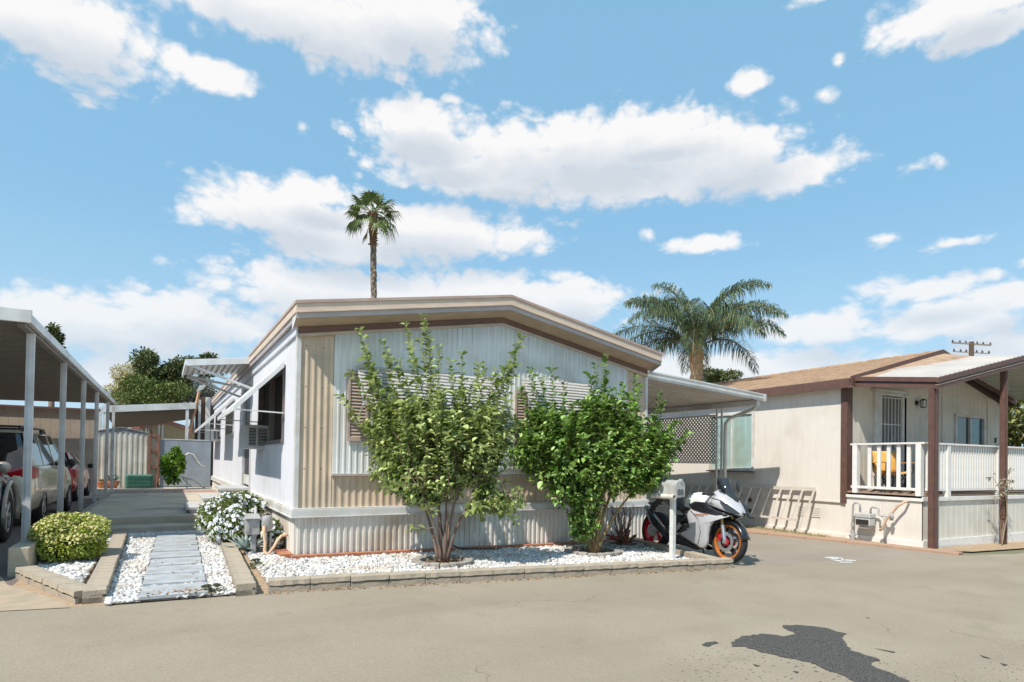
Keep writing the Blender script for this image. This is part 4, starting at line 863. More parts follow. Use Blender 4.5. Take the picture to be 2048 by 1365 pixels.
for i, (x, y) in enumerate([(-.0, DY + .06), (-.0, -.22)] + [(.85 + k * 1.95, DY + .01) for k in range(4)]):
    w = .06 if i < 2 else .06; mb = MB(); mb.box(x - w, x + w, y - .05, y + .05, .80 if i < 2 else .74, 1.815); mb.build('rail_post', m_rail, po, local=True, bevel=.004)
bal = MB().box(-.028, .028, -.019, .019, .955, 1.815).build('baluster', m_rail, po, local=True, bevel=.003)
bal.location = (.16, DY + .01, 0); bx_ = .16; cnt = 1
while bx_ < 7.9 and cnt < 92:
    bx_ += .098
    if any(abs(bx_ - (.85 + k * 1.95)) < .09 for k in range(4)): continue
    c = bal.copy(); c.location = (bx_, DY + .01, 0); c.parent = po; col.objects.link(c); cnt += 1
for k in range(5): c = bal.copy(); c.location = (-.0, DY + .26 + k * .195, 0); c.rotation_euler = (0, 0, math.pi / 2); c.parent = po; c.scale = (1.25, 1, 1); col.objects.link(c)
prz = lambda x, y: 3.81 - .222 * abs(x - 3.33) + .125 * (y + 1.8)
PRX = 3.33
for i, (x, w) in enumerate(((.02, .085), (2.66, .06), (5.3, .06), (6.6, .08))):
    mb = MB(); y = -1.72; zt_ = prz(x, y) - .2
    mb.box(x - w, x + w, y - .05, y + .05, NZ - .15, zt_); mb.box(x - w * .45, x + w * .45, y - .062, y - .051, NZ - .15, zt_)
    if w > .07: mb.box(x - w - .012, x - w - .001, y - .03, y + .03, NZ - .15, zt_)
    mb.build('post', m_brown, po, local=True, bevel=.004)
mb = MB()
def pgable(mb, y0, y1, d0, d1, x0=-.05, x1=6.72):
    for a, b in ((x0, PRX), (PRX, x1)):
        mb.hexa([(a, y0, prz(a, y0) + d0), (b, y0, prz(b, y0) + d0), (b, y1, prz(b, y1) + d0), (a, y1, prz(a, y1) + d0)], [(a, y0, prz(a, y0) + d1), (b, y0, prz(b, y0) + d1), (b, y1, prz(b, y1) + d1), (a, y1, prz(a, y1) + d1)])
pgable(mb, -1.86, -1.82, -.075, .015, -.09, 6.75); pgable(mb, -1.845, -1.80, -.20, -.125, -.075, 6.74)
for (xa, xb, d0, d1) in ((-.09, -.05, -.075, .015), (-.075, -.04, -.20, -.125)):
    mb.hexa([(xa, -1.82, prz(0, -1.82) - .009 + d0), (xb, -1.82, prz(0, -1.82) - .009 + d0), (xb, -.2, prz(0, -.2) - .009 + d0), (xa, -.2, prz(0, -.2) - .009 + d0)], [(xa, -1.82, prz(0, -1.82) - .009 + d1), (xb, -1.82, prz(0, -1.82) - .009 + d1), (xb, -.2, prz(0, -.2) - .009 + d1), (xa, -.2, prz(0, -.2) - .009 + d1)])
mb.build('fascia', m_brown, po, local=True)
mb = MB(); pgable(mb, -1.83, -1.80, -.124, -.076, -.06, 6.72)
mb.hexa([(-.06, -1.8, prz(0, -1.8) - .135), (-.04, -1.8, prz(0, -1.8) - .135), (-.04, -.2, prz(0, -.2) - .135), (-.06, -.2, prz(0, -.2) - .135)], [(-.06, -1.8, prz(0, -1.8) - .083), (-.04, -1.8, prz(0, -1.8) - .083), (-.04, -.2, prz(0, -.2) - .083), (-.06, -.2, prz(0, -.2) - .083)])
mb.build('fascia_channel', pm('dark_channel', (.07, .045, .05), rough=.5), po, local=True)
mb = MB(); pgable(mb, -1.855, -1.80, -.1249, -.119, -.085, 6.74); mb.build('fascia_lip', m_soff, po, local=True)
# ribbed white roof sheets running from the street side up to the home
m_wroof = pm('white_ribbed_roof', (.50, .475, .45), (.42, .40, .38), scale=3, rough=.4, c3=(.55, .5, .46), s3=1.5)
mb = MB()
for sgn in (-1, 1):
    ra, rb, rc = [], [], []
    x = 0.0
    while x < 3.3:
        for (dx, dz) in ((0, 0), (.10, 0), (.115, .045), (.14, .045), (.165, 0)):
            X = PRX + sgn * (3.38 - min(x + dx, 3.38)); yr = -.62 + .72 * (1 - abs(X - PRX) / 3.4)
            ra.append((X, -1.81, prz(X, -1.81) - .02 + dz)); rb.append((X, yr, prz(X, yr) - .02 + dz))
        x += .165
    mb.rows([ra, rb])
mb.build('roof_sheet', m_wroof, po, local=True)
mb = MB()
for sgn in (-1, 1):
    a, b = PRX + sgn * 3.38, PRX
    for k in range(8):
        ta, tb = k / 8, (k + 1) / 8; xa, xb = a + (b - a) * ta, a + (b - a) * tb
        mb.hexa([(xa, -1.2, prz(xa, -1.2) - .035), (xb, -1.2, prz(xb, -1.2) - .045), (xb, -.21, prz(xb, -.21) - .045), (xa, -.21, prz(xa, -.21) - .035)], [(xa, -1.2, prz(xa, -1.2) - .024), (xb, -1.2, prz(xb, -1.2) - .032), (xb, -.21, max(prz(xb, -.21), nz_(xb) - .06) - .0), (xa, -.21, max(prz(xa, -.21), nz_(xa) - .06) + .0)])
mb.build('roof_flashing', m_shing, po, local=True)
mb = MB()
for sgn in (-1, 1):
    ra, rb = [], []; x = 0.0
    while x < 3.3:
        for (dx, dz) in ((0, 0), (.10, 0), (.115, .028), (.15, .028), (.165, 0)):
            X = PRX + sgn * (3.38 - min(x + dx, 3.38)); ra.append((X, -1.81, prz(X, -1.81) - .055 + dz)); rb.append((X, -.02, min(prz(X, -.02) - .055 + dz, nz_(min(max(X, 0), WL)) - .01)))
        x += .165
    mb.rows([ra, rb])
mb.build('roof_underside', pm('roof_underside', (.50, .52, .46), (.42, .44, .39), rough=.6), po, local=True)
mb = MB()
for a, b in ((3.35, 6.6),): mb.bar((a, -.06, nz_(a) - .2), (b, -.06, nz_(b) - .2 + .0), .06, .13)
mb.box(3.3, 3.36, -1.78, -.05, 3.60, 3.68); mb.build('ledger', pm('dark_brown_ledger', (.06, .035, .03)), po, local=True)

# camp chair on the deck
ch = empty('camp_chair', (0, 0, 0), label='yellow folding camp chair with black frame behind the porch railing', cat='chair')
ch.location = nb.matrix_basis @ Vector((.62, -.62, .832)); ch.rotation_euler = (0, 0, R_(-35))
m_yel = pm('yellow_canvas', (.72, .40, .10), (.60, .33, .08), scale=8, rough=.8)
mb = MB()
rr = []
for k in range(7):
    t_ = k / 6; r = []
    for j in range(7): s = j / 6 - .5; r.append((s * .52, .26 + .06 * t_ - .10 * (1 - 4 * s * s) * (1 - t_ * .4), .42 + t_ * .45))
    rr.append(r)
mb.rows(rr); mb.build('backrest', m_yel, ch, local=True, smooth=True, solid=.012)
mb = MB(); rr = []
for k in range(6):
    t_ = k / 5; rr.append([((j / 6 - .5) * .52, -.24 + t_ * .46, .46 - .08 * (1 - 4 * (j / 6 - .5) ** 2) - .05 * t_) for j in range(7)])
mb.rows(rr); mb.build('seat', m_yel, ch, local=True, smooth=True, solid=.012)
mb = MB(); L_ = [(-.27, -.25), (.27, -.25), (.27, .25), (-.27, .25)]
for i in range(4):
    a, b = L_[i], L_[(i + 1) % 4]; mb.tube([(a[0], a[1], .01), (b[0], b[1], .44)], .010, 6); mb.tube([(b[0], b[1], .01), (a[0], a[1], .44)], .010, 6)
for x in (-.27, .27): mb.tube([(x, .25, .42), (x, .33, .88)], .011, 6); mb.tube([(x, -.25, .42), (x, -.26, .62)], .011, 6)
for a in L_: mb.lathe([(.03, 0), (.03, .02), (0, .02)], (a[0], a[1], 0), n=8)
mb.build('frame', m_blk_, ch, local=True)
mb = MB()
for x in (-.28, .28): mb.box(x - .035, x + .035, -.28, .28, .615, .63)
mb.build('armrest', m_yel, ch, local=True)

# gas meter at the porch corner
m_pipe = pm('grey_pipe_paint', (.42, .42, .42), (.33, .32, .31), scale=12, rough=.6, metal=.2)
def L2W(x, y, z): v = nb.matrix_basis @ Vector((x, y, 0)); return (v.x, v.y, z)
gm = empty('gas_meter', L2W(-.2, -.75, NZ), R_(-3.1), label='grey gas meter with bent pipes standing in front of the porch skirting', cat='gas meter')
def TT(mb, pts, r, n=8): mb.tube([L2W(*p) for p in pts], r, n)
mb = MB(); TT(mb, [(-.2, -.28, NZ), (-.2, -.28, .35), (-.2, -.29, .55), (-.2, -.33, .60), (-.2, -.40, .60), (-.2, -.44, .56), (-.2, -.44, .42)], .02)
TT(mb, [(-.2, -.66, .40), (-.2, -.66, .50), (-.2, -.69, .53), (-.2, -.80, .53), (-.2, -.83, .5), (-.2, -.83, .40), (-.2, -.88, .37), (-.2, -1.12, .37)], .02); TT(mb, [(-.2, -1.08, .30), (-.2, -1.08, .46)], .035); TT(mb, [(-.2, -.95, .42), (-.2, -.95, NZ)], .022)
mb.build('pipe', m_pipe, gm, smooth=True)
mb = MB(); c = L2W(-.2, -.55, .0)
for (h0, h1, w, d) in ((.08, .14, .10, .07), (.141, .30, .15, .10), (.301, .40, .16, .11)):
    a = [L2W(-.2 - d, -.55 - w, h0), L2W(-.2 + d, -.55 - w, h0), L2W(-.2 + d, -.55 + w, h0), L2W(-.2 - d, -.55 + w, h0)]; mb.hexa(a, [(p[0], p[1], h1) for p in a])
bd = mb.build('meter_body', pm('meter_grey', (.50, .50, .50), (.40, .40, .40), rough=.5), gm, bevel=.02)
mb = MB(); a = [L2W(-.315, -.68, .17), L2W(-.302, -.68, .17), L2W(-.302, -.42, .17), L2W(-.315, -.42, .17)]; mb.hexa(a, [(p[0], p[1], .27) for p in a]); mb.build('dial', m_dark, bd)
mb = MB(); TT(mb, [(-.2, -.28, NZ), (-.2, -.28, .02)], [.05, .04]); TT(mb, [(-.26, -.26, NZ + .08), (-.12, -.3, NZ + .12)], .03); TT(mb, [(-.2, -.28, .1), (-.2, -.28, .18)], .035); mb.build('valve', m_pipe, gm)
hr = MB(); TT(hr, [(-.06, -1.32, .69), (-.16, -1.30, .68), (-.2, -1.2, .60), (-.22, -.98, .30), (-.22, -.92, .12), (-.22, -.86, .08)], .025)
hr.build('bent_pipe', pm('tan_pipe', (.62, .42, .28), (.5, .34, .24), rough=.6), label='tan bent pipe sloping down across the porch skirting right of the gas meter', cat='pipe', smooth=True)
MB().add([], []) 
# ladder lying on its side against the neighbour's wall
m_lad = pm('aluminium_ladder', (.66, .60, .53), (.56, .50, .45), scale=8, rough=.6, metal=.1)
ld = empty('ladder', L2W(-.1, 2.9, NZ), label='long pale ladder lying on its edge along the beige side wall', cat='ladder')
zf = lambda y: .80 - .012 * (y - .7)
def lq(y, t_): return L2W(-.34 + .27 * t_, y + .2 * (1 - t_), NZ + .03 + t_ * (zf(y) - NZ))
y0, y1 = .68, 6.4
MB().bar(lq(y0, 1), lq(y1, 1), .03, .075).build('rail', m_lad, ld); MB().bar(lq(y0 + .15, .27), lq(y1, .27), .03, .05).build('rail', m_lad, ld)
y = y0 + .02; k = 0
while y < y1:
    t0 = 0.0 if k in (0, 3, 6) else .27
    MB().bar(lq(y, t0 if t0 else .02), lq(y, .98), .055, .03).build('rung', m_lad, ld); y += .29; k += 1

# young bare sapling in front of the deck
def plant_obj(name, label, cat, base, group=None): return empty(name, base, label=label, cat=cat, group=group)
m_leafg = pm('greygreen_leaf', (.30, .30, .20), (.40, .38, .28), rough=.6, island=.3)
m_twig = pm('pale_twig', (.30, .24, .17), (.22, .17, .12), rough=.9)
sp_ = plant_obj('sapling', 'thin young sapling with long drooping leaves in front of the porch skirting', 'plant', L2W(2.28, -1.86, NZ - .02))
b0 = Vector(L2W(2.28, -1.86, NZ - .02)); up_ = lambda dx, dz: Vector(L2W(2.28 + dx, -1.86 + .02 * dx, NZ + dz))
stem = [b0, up_(.1, .28), up_(.22, .55), up_(.2, .85), up_(.12, 1.1), up_(.02, 1.32)]; brs = [[up_(.12, 1.1), up_(.2, 1.3), up_(.3, 1.5)], [up_(.12, 1.12), up_(-.15, 1.2), up_(-.42, 1.38)], [up_(.15, .98), up_(.3, 1.15), up_(.38, 1.3)], [up_(.12, 1.05), up_(-.1, 1.05), up_(-.25, .98)]]
mb = MB(); mb.tube(stem, [.012, .011, .01, .009, .008, .005], 6); [mb.tube(b, [.007, .005, .003], 5) for b in brs]; mb.tube([b0, up_(-.05, .3), up_(-.12, .55)], .006, 5); mb.tube([b0, up_(.02, .25), up_(.08, .42)], .006, 5); mb.build('stem', m_twig, sp_)
P, D = [], []
for b in brs + [stem[3:]]:
    for a in b[1:]:
        for k in range(7): P.append(a + Vector((random.uniform(-.04, .04), random.uniform(-.04, .04), random.uniform(-.03, .03)))); D.append((random.uniform(-1, 1), random.uniform(-1, 1), random.uniform(-.9, .5)))
V, Fc = leaf_mesh(np.array([tuple(p) for p in P]), np.array(D, float), rnd_unit(len(P)) + np.array([0, 0, 1.5]), .12, .022)
V -= np.array(tuple(sp_.location)); np_obj('leaves', V, Fc, m_leafg, sp_)

# ================================================================== LEFT CARPORT
cp = empty('carport', (-1.7, 11, 0), label='long white metal carport on the left with six slim posts over parked cars', cat='carport')
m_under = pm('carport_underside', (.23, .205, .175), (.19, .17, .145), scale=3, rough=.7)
cz = lambda y: 3.13 + .0085 * (y - 10.4)
mb = MB(); y = 10.42; ra, rb = [], []
while y < 27.2:
    for (dy, dz) in ((0, 0), (.14, 0), (.15, .045), (.19, .045), (.20, 0)): ra.append((-1.66, y + dy, cz(y) + .05 + dz)); rb.append((-8.6, y + dy, cz(y) - .12 + dz))
    y += .205
mb.rows([ra, rb]); mb.build('roof_pans', m_under, cp)
mb = MB(); mb.hexa([(-8.6, 10.42, cz(10.4) + .0), (-1.66, 10.42, cz(10.4) + .12), (-1.66, 27.2, cz(27.2) + .12), (-8.6, 27.2, cz(27.2) + .0)], [(-8.6, 10.42, cz(10.4) + .03), (-1.66, 10.42, cz(10.4) + .15), (-1.66, 27.2, cz(27.2) + .15), (-8.6, 27.2, cz(27.2) + .03)]); mb.build('roof_top', m_alum, cp)
mb = MB(); mb.hexa([(-1.659, 10.36, cz(10.4) + .02), (-1.60, 10.36, cz(10.4) + .02), (-1.60, 27.3, cz(27.3) + .02), (-1.659, 27.3, cz(27.3) + .02)], [(-1.659, 10.36, cz(10.4) + .16), (-1.61, 10.36, cz(10.4) + .16), (-1.61, 27.3, cz(27.3) + .16), (-1.659, 27.3, cz(27.3) + .16)])
mb.hexa([(-8.6, 10.34, cz(10.4) - .1), (-1.661, 10.34, cz(10.4) + .02), (-1.661, 10.41, cz(10.4) + .02), (-8.6, 10.41, cz(10.4) - .1)], [(-8.6, 10.34, cz(10.4) + .05), (-1.661, 10.34, cz(10.4) + .17), (-1.661, 10.41, cz(10.4) + .17), (-8.6, 10.41, cz(10.4) + .05)])
mb.box(-8.6, -1.9, 10.325, 10.339, cz(10.4) + .05, cz(10.4) + .075)
mb.box(-1.93, -1.58, 10.30, 10.339, cz(10.4) + .005, cz(10.4) + .185)
mb.build('fascia', m_alum, cp, bevel=.005)
mb = MB(); mb.hexa([(-1.76, 10.45, cz(10.4) - .03), (-1.67, 10.45, cz(10.4) - .03), (-1.67, 27.2, cz(27.2) - .03), (-1.76, 27.2, cz(27.2) - .03)], [(-1.76, 10.45, cz(10.4) + .045), (-1.67, 10.45, cz(10.4) + .045), (-1.67, 27.2, cz(27.2) + .045), (-1.76, 27.2, cz(27.2) + .045)]); mb.box(-8.5, -8.4, 10.5, 27.2, 2.85, 3.0); mb.build('beam', m_under, cp)
for i, u in enumerate((55, 122.5, 163.5, 190.5, 213, 224.5)):
    y = atX(u, 930, -1.7).y; mb = MB(); w = .048
    mb.box(-1.7 - w, -1.7 + w, y - .02, y + .02, -.02, cz(y) - .03); mb.box(-1.7 - .014, -1.7 + w, y - .034, y - .021, -.02, cz(y) - .03); mb.box(-1.7 + .02, -1.7 + .045, y + .021, y + .05, -.02, cz(y) - .03)
    mb.build('post', m_alum, cp)
for y in (11, 17, 23): MB().box(-8.5, -8.4, y, y + .1, -.02, 2.86).build('post', m_alum, cp)

# the beige wall that closes the far end of the carport
lh = empty('end_wall', (-6, 27.6, 0), label='tall shaded beige ribbed wall closing the far end of the left carport', cat='wall')
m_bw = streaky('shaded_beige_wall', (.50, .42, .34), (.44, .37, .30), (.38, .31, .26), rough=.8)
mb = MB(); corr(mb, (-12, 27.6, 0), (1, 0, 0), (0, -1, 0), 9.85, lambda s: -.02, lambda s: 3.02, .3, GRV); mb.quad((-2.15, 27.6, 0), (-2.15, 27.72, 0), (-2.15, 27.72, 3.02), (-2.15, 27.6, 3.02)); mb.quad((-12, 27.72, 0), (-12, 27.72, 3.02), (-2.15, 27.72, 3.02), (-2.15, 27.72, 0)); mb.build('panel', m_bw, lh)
MB().box(-12.2, -2.1, 27.5, 27.76, 3.022, 3.10).build('cap', m_browt, lh)

# ================================================================== VEHICLES
m_tyre = pm('tyre_rubber', (.018, .018, .02), (.03, .03, .03), scale=30, rough=.85)
m_alloy = pm('alloy_rim', (.62, .62, .63), (.5, .5, .5), rough=.3, metal=.85)
m_cglass = pm('car_glass', (.015, .018, .02), (.03, .03, .03), rough=.03, spec=1.0)
m_plast = pm('black_plastic', (.025, .025, .027), (.04, .04, .04), scale=20, rough=.5)
m_redl = pm('red_lens', (.45, .01, .01), (.3, .005, .005), rough=.12, spec=.9)
def paint(name, c, rough=.25, metal=.3):
    mt = pm(name, c, tuple(x * .9 for x in c), scale=2, rough=rough, metal=metal); b = mt.node_tree.nodes['Principled BSDF']; b.inputs['Coat Weight'].default_value = .8; b.inputs['Coat Roughness'].default_value = .05; return mt
def carve(o, cyls):
    cut = []
    for (x, y, z, r, hw) in cyls:
        c = MB().lathe([(0, -hw), (r, -hw), (r, hw), (0, hw)], (x, y, z), 'y', 24).build('cut', m_plast); md = o.modifiers.new('bo', 'BOOLEAN'); md.operation = 'DIFFERENCE'; md.object = c; md.solver = 'EXACT'; cut.append(c)
    mw = o.matrix_world.copy(); par = o.parent; o.parent = None; o.matrix_world = Matrix.Identity(4)
    bpy.context.view_layer.update(); dg = bpy.context.evaluated_depsgraph_get(); me = bpy.data.meshes.new_from_object(o.evaluated_get(dg)); o.modifiers.clear(); o.data = me; o.parent = par; o.matrix_basis = Matrix.Identity(4)
    for c in cut: bpy.data.objects.remove(c, do_unlink=True)
def wheel(parent, x, y, z, R, w, side, spokes=7, rim=.66, rm=None):
    t_ = MB().lathe([(R * .64, -w / 2), (R * .9, -w / 2), (R * .985, -w * .36), (R, -w * .2), (R, w * .2), (R * .985, w * .36), (R * .9, w / 2), (R * .64, w / 2)], (x, y, z), 'y', 32, close=True).build('tyre', m_tyre, parent, local=True, smooth=True, auto=50)
    m2 = MB(); yo = y + side * w * .36
    m2.lathe([(R * rim, -w * .45), (R * rim, w * .45), (R * (rim - .05), w * .42), (R * (rim - .07), -w * .42)], (x, y, z), 'y', 32, close=True)
    for k in range(spokes):
        a = 2 * math.pi * k / spokes; m2.bar((x + math.cos(a) * R * .06, yo, z + math.sin(a) * R * .06), (x + math.cos(a) * R * rim * .97, yo + side * .005, z + math.sin(a) * R * rim * .97), R * .15, .02, up=(0, 1, 0))
    m2.lathe([(0, side * .02), (R * .17, side * .015), (R * .18, -side * .03)], (x, yo, z), 'y', 16)
    m2.build('rim', rm or m_alloy, t_, local=True, bevel=.003)
    MB().lathe([(0, 0), (R * .6, 0)], (x, y - side * w * .1, z), 'y', 24).build('brake_disc', m_plast, t_, local=True)
    return t_
def car(name, loc, rz, pt, st, gh, wheels, label, R=.33, trim=None, halfw=.93, pil=(), flare=None):
    """st: stations (x, half width, z bottom, z belt, z centre of hood); gh: (x rear base, x rear top, x front top, x front base, belt z, roof z, roof half width)"""
    r = empty(name, loc, rz, label=label, cat='car')
    rows = []
    for (x, w, zb, zt, zc) in st:
        prof = [(0, zb), (w * .86, zb), (w * .97, zb + .10), (w, zb + .28), (w * 1.0, (zb + zt) / 2 + .05), (w * .985, zt - .12), (w * .95, zt - .02), (w * .88, zt + .02), (w * .5, zc), (0, zc + .01)]
        rows.append([(x, -p[0], p[1]) for p in prof] + [(x, p[0], p[1]) for p in reversed(prof[1:-1])])
    mb = MB(); mb.rows(rows, closed=True); n = len(rows[0]); mb.add(rows[0], [tuple(range(n))]); mb.add(rows[-1], [tuple(range(n - 1, -1, -1))])
    # weld the caps
    body = mb.build('body', pt, r, local=True)
    import bmesh
    bm = bmesh.new(); bm.from_mesh(body.data); bmesh.ops.remove_doubles(bm, verts=bm.verts, dist=.0005); bmesh.ops.recalc_face_normals(bm, faces=bm.faces); bm.to_mesh(body.data); bm.free()
    wy = halfw - .10
    carve(body, [(wx, s * (halfw - .02), R, R * 1.16, .24) for wx in wheels for s in (-1, 1)])
    body.data.polygons.foreach_set('use_smooth', [True] * len(body.data.polygons)); body.data.set_sharp_from_angle(angle=R_(35))
    for wx in wheels:
        MB().box(wx - R * 1.1, wx + R * 1.1, -halfw + .24, halfw - .24, .2, R * 2.15).build('wheel_well', m_plast, r, local=True)
        for s in (-1, 1): wheel(r, wx, s * wy, R, R, .2, s)
    a, b, c, d, zb, zr_, wr = gh
    g_ = MB(); w0 = halfw * .93
    def ring(t_): 
        xa = a + (b - a) * t_; xd = d + (c - d) * t_; z = zb + (zr_ - zb) * t_; w = w0 + (wr - w0) * t_
        return [(xa, -w * .86, z), (xa + .12, -w, z), (xd - .22, -w, z), (xd, -w * .72, z), (xd + .04, 0, z), (xd, w * .72, z), (xd - .22, w, z), (xa + .12, w, z), (xa, w * .86, z), (xa - .03, 0, z)]
    g_.rows([ring(-.08), ring(.35), ring(.7), ring(.97)], closed=True); gl = g_.build('windows', m_cglass, r, local=True, smooth=True, auto=40)
    rf = MB(); top = ring(.955); t2 = ring(1.0); cen = [(p[0] * .9 + (b + c) / 2 * .1, p[1] * .8, zr_ + .035) for p in t2]
    t3 = [(q[0], q[1] * 1.0, q[2] + .004) for q in t2]
    rf.rows([[(q[0] + (-.015 if q[0] < (b + c) / 2 else .02), q[1] * 1.02, q[2]) for q in top], t3, cen], closed=True); rf.add(cen, [tuple(range(len(cen)))]); rf.build('roof', pt, r, local=True, smooth=True, auto=60)
    for (xb_, xt_, wd, mk) in pil:
        for s in (-1, 1):
            MB().hexa([(xb_, s * (w0 - .01), zb - .02), (xb_ + wd, s * (w0 - .01), zb - .02), (xb_ + wd, s * (w0 + .012), zb - .02), (xb_, s * (w0 + .012), zb - .02)], [(xt_, s * (wr - .01), zr_), (xt_ + wd * .8, s * (wr - .01), zr_), (xt_ + wd * .8, s * (wr + .012), zr_), (xt_, s * (wr + .012), zr_)]).build('pillar', pt, r, local=True)
    return r, body
gold = paint('gold_paint', (.66, .58, .44)); redp = paint('red_paint', (.50, .012, .03)); suvp = paint('dark_teal_paint', (.05, .06, .07)); greyt = paint('grey_trim_paint', (.30, .27, .24), .4)
# gold minivan, its tail towards the lane
vst = [(-.03, .80, .42, .95, .9), (.0, .90, .33, 1.02, 1.0), (.15, .96, .27, 1.13, 1.12), (.6, .97, .24, 1.14, 1.14), (2.0, .97, .24, 1.13, 1.13), (3.6, .97, .24, 1.10, 1.10), (4.1, .96, .24, 1.05, 1.10), (4.6, .93, .26, .92, 1.0), (4.95, .86, .3, .78, .84), (5.08, .7, .38, .66, .7)]
van, vb = car('minivan', (-2.98, 13.6, 0), R_(90), gold, vst, (.10, .34, 3.0, 4.0, 1.13, 1.76, .74), (1.12, 4.12), 'gold minivan parked tail first to the lane, roof rack on top, behind the second post', R=.335, halfw=.97, pil=((.16, .40, .10, 0), (1.35, 1.45, .06, 0), (2.45, 2.42, .07, 0), (3.62, 2.85, .06, 0)))
van.rotation_euler = (0, 0, R_(88.5))
mb = MB()
for s in (-1, 1):
    mb.prism([(.13, s * .972, 1.12), (.36, s * .985, 1.08), (.34, s * .985, .90), (.10, s * .968, .92)], (0, s * .012, 0)); mb.prism([(.0, s * .60, 1.10), (.0, s * .90, 1.10), (.03, s * .94, .90), (-.0, s * .70, .90), (-.02, s * .60, 1.0)], (-.025, 0, 0))
    mb.prism([(.02, s * .9, 1.11), (.135, s * .975, 1.12), (.11, s * .975, .91), (.0, s * .92, .91)], (-.015, s * .015, 0))
mb.build('tail_light', m_redl, van, local=True)
MB().box(-.06, .02, -.55, .55, .93, 1.02).build('tailgate_trim', m_redl, van, local=True)
MB().box(-.10, .05, -.88, .88, .38, .62).build('bumper', gold, van, local=True, bevel=.04)
MB().box(-.045, .0, -.27, .27, .70, .84).build('number_plate', m_trimw, van, local=True)
mb = MB()
for s in (-1, 1):
    mb.tube([(.55, s * .66, 1.80), (.65, s * .66, 1.86), (2.7, s * .66, 1.87), (2.85, s * .66, 1.80)], .022, 8)
    for x in (.9, 2.5): mb.box(x - .06, x + .06, s * .66 - .03, s * .66 + .03, 1.77, 1.86)
for x in (.95, 2.3): mb.tube([(x, -.66, 1.87), (x, .66, 1.87)], .02, 8)
mb.build('roof_rack', m_plast, van, local=True)
mb = MB()
for s in (-1, 1): mb.box(.5, 3.95, s * .972 - .01, s * .972 + .01, .62, .65); mb.box(1.5, 1.62, s * .985 - .012, s * .985 + .012, .93, .97); mb.box(2.6, 2.72, s * .985 - .012, s * .985 + .012, .93, .97)
mb.build('side_moulding', gold, van, local=True)
MB().blob((3.5, -1.06, 1.16), (.07, .10, .09), 10, 6).build('mirror', m_plast, van, local=True, smooth=True)
# red hatchback beyond it
rst = [(-.02, .78, .42, .85, .85), (.0, .86, .3, .92, .92), (.2, .9, .24, .98, .98), (1.2, .91, .2, .97, .97), (2.6, .91, .2, .93, .93), (3.1, .9, .2, .88, .92), (3.8, .86, .24, .78, .85), (4.25, .74, .3, .64, .68), (4.35, .6, .36, .58, .6)]
rc, _ = car('hatchback', (-3.02, 20.6, 0), R_(89), redp, rst, (.16, .62, 2.1, 3.1, .96, 1.42, .60), (.78, 3.3), 'small red car parked in the carport beyond the gold minivan', R=.3, halfw=.9, pil=((.2, .66, .12, 0), (1.5, 1.45, .06, 0), (2.78, 2.02, .06, 0)))
mb = MB()
for s in (-1, 1): mb.prism([(.0, s * .66, .92), (.06, s * .90, .94), (.05, s * .90, .70), (.0, s * .72, .70)], (-.03, s * .01, 0))
mb.build('tail_light', m_redl, rc, local=True); MB().blob((2.62, -1.0, 1.0), (.06, .10, .08), 10, 6).build('mirror', m_plast, rc, local=True, smooth=True)
MB().box(-.06, .04, -.8, .8, .3, .45).build('bumper', m_plast, rc, local=True, bevel=.03)
# dark off-roader nearest the lane, nose pointing away, mostly outside the picture
sst = [(-.02, .8, .5, .95, .95), (.05, .9, .36, 1.05, 1.05), (.5, .94, .32, 1.10, 1.10), (2.8, .94, .32, 1.08, 1.08), (3.4, .94, .33, 1.04, 1.10), (4.0, .93, .34, 1.0, 1.06), (4.45, .90, .36, .94, 1.0), (4.62, .84, .42, .82, .9)]
sv, sb = car('off_roader', (-2.98, 7.75, 0), R_(90), suvp, sst, (.1, .3, 2.7, 3.3, 1.08, 1.75, .76), (.95, 3.92), 'dark off-road car with grey wheel arches at the left edge, nearest the lane', R=.40, halfw=.94, pil=((.2, .35, .1, 0), (1.6, 1.6, .07, 0), (2.95, 2.6, .06, 0)))
sv.location = (-2.96, 7.85, 0)
for s in (-1, 1):
    for wx in (.95, 3.92):
        ra, rb = [], []
        for k in range(15):
            a = math.pi * (-.06 + 1.12 * k / 14); ra.append((wx + .475 * math.cos(a), s * .925, .40 + .475 * math.sin(a))); rb.append((wx + .56 * math.cos(a), s * .95, .40 + .56 * math.sin(a)))
        mid = [((p[0] + q[0]) / 2, s * .99, (p[2] + q[2]) / 2) for p, q in zip(ra, rb)]; MB().rows([ra, mid, rb]).build('wheel_arch', greyt, sv, local=True, smooth=True, solid=.01)
MB().box(4.5, 4.70, -.9, .9, .40, .62).build('bumper', greyt, sv, local=True, bevel=.04)
mb = MB(); mb.blob((2.9, -1.04, 1.16), (.06, .09, .08), 12, 8); mb.build('mirror', greyt, sv, local=True, smooth=True)

# ================================================================== MOTORCYCLE
bwh = paint('bike_white', (.44, .44, .46), .28, .0); bblk = paint('bike_black', (.012, .012, .016), .25, .1)
m_org = pm('orange_rim', (.62, .19, .035), (.5, .15, .03), rough=.35, metal=.2); m_brd = pm('red_rim', (.62, .01, .03), (.5, .01, .02), rough=.3, metal=.2)
m_cover = pm('white_cover_cloth', (.66, .68, .64), (.50, .55, .52), scale=7, rough=.6, bump=1.0, bscale=14)
m_eng = pm('engine_metal', (.08, .08, .085), (.16, .15, .14), scale=14, rough=.45, metal=.6)
m_gold = pm('fork_gold', (.45, .38, .18), (.35, .3, .15), rough=.3, metal=.8)
bike = empty('motorcycle', (7.235, 6.73, G(7.2)), label='white sport motorcycle with orange front rim and red rear wheel parked in the driveway', cat='motorcycle')
bike.rotation_euler = (R_(-5), 0, math.atan2(-1.42, -.09))
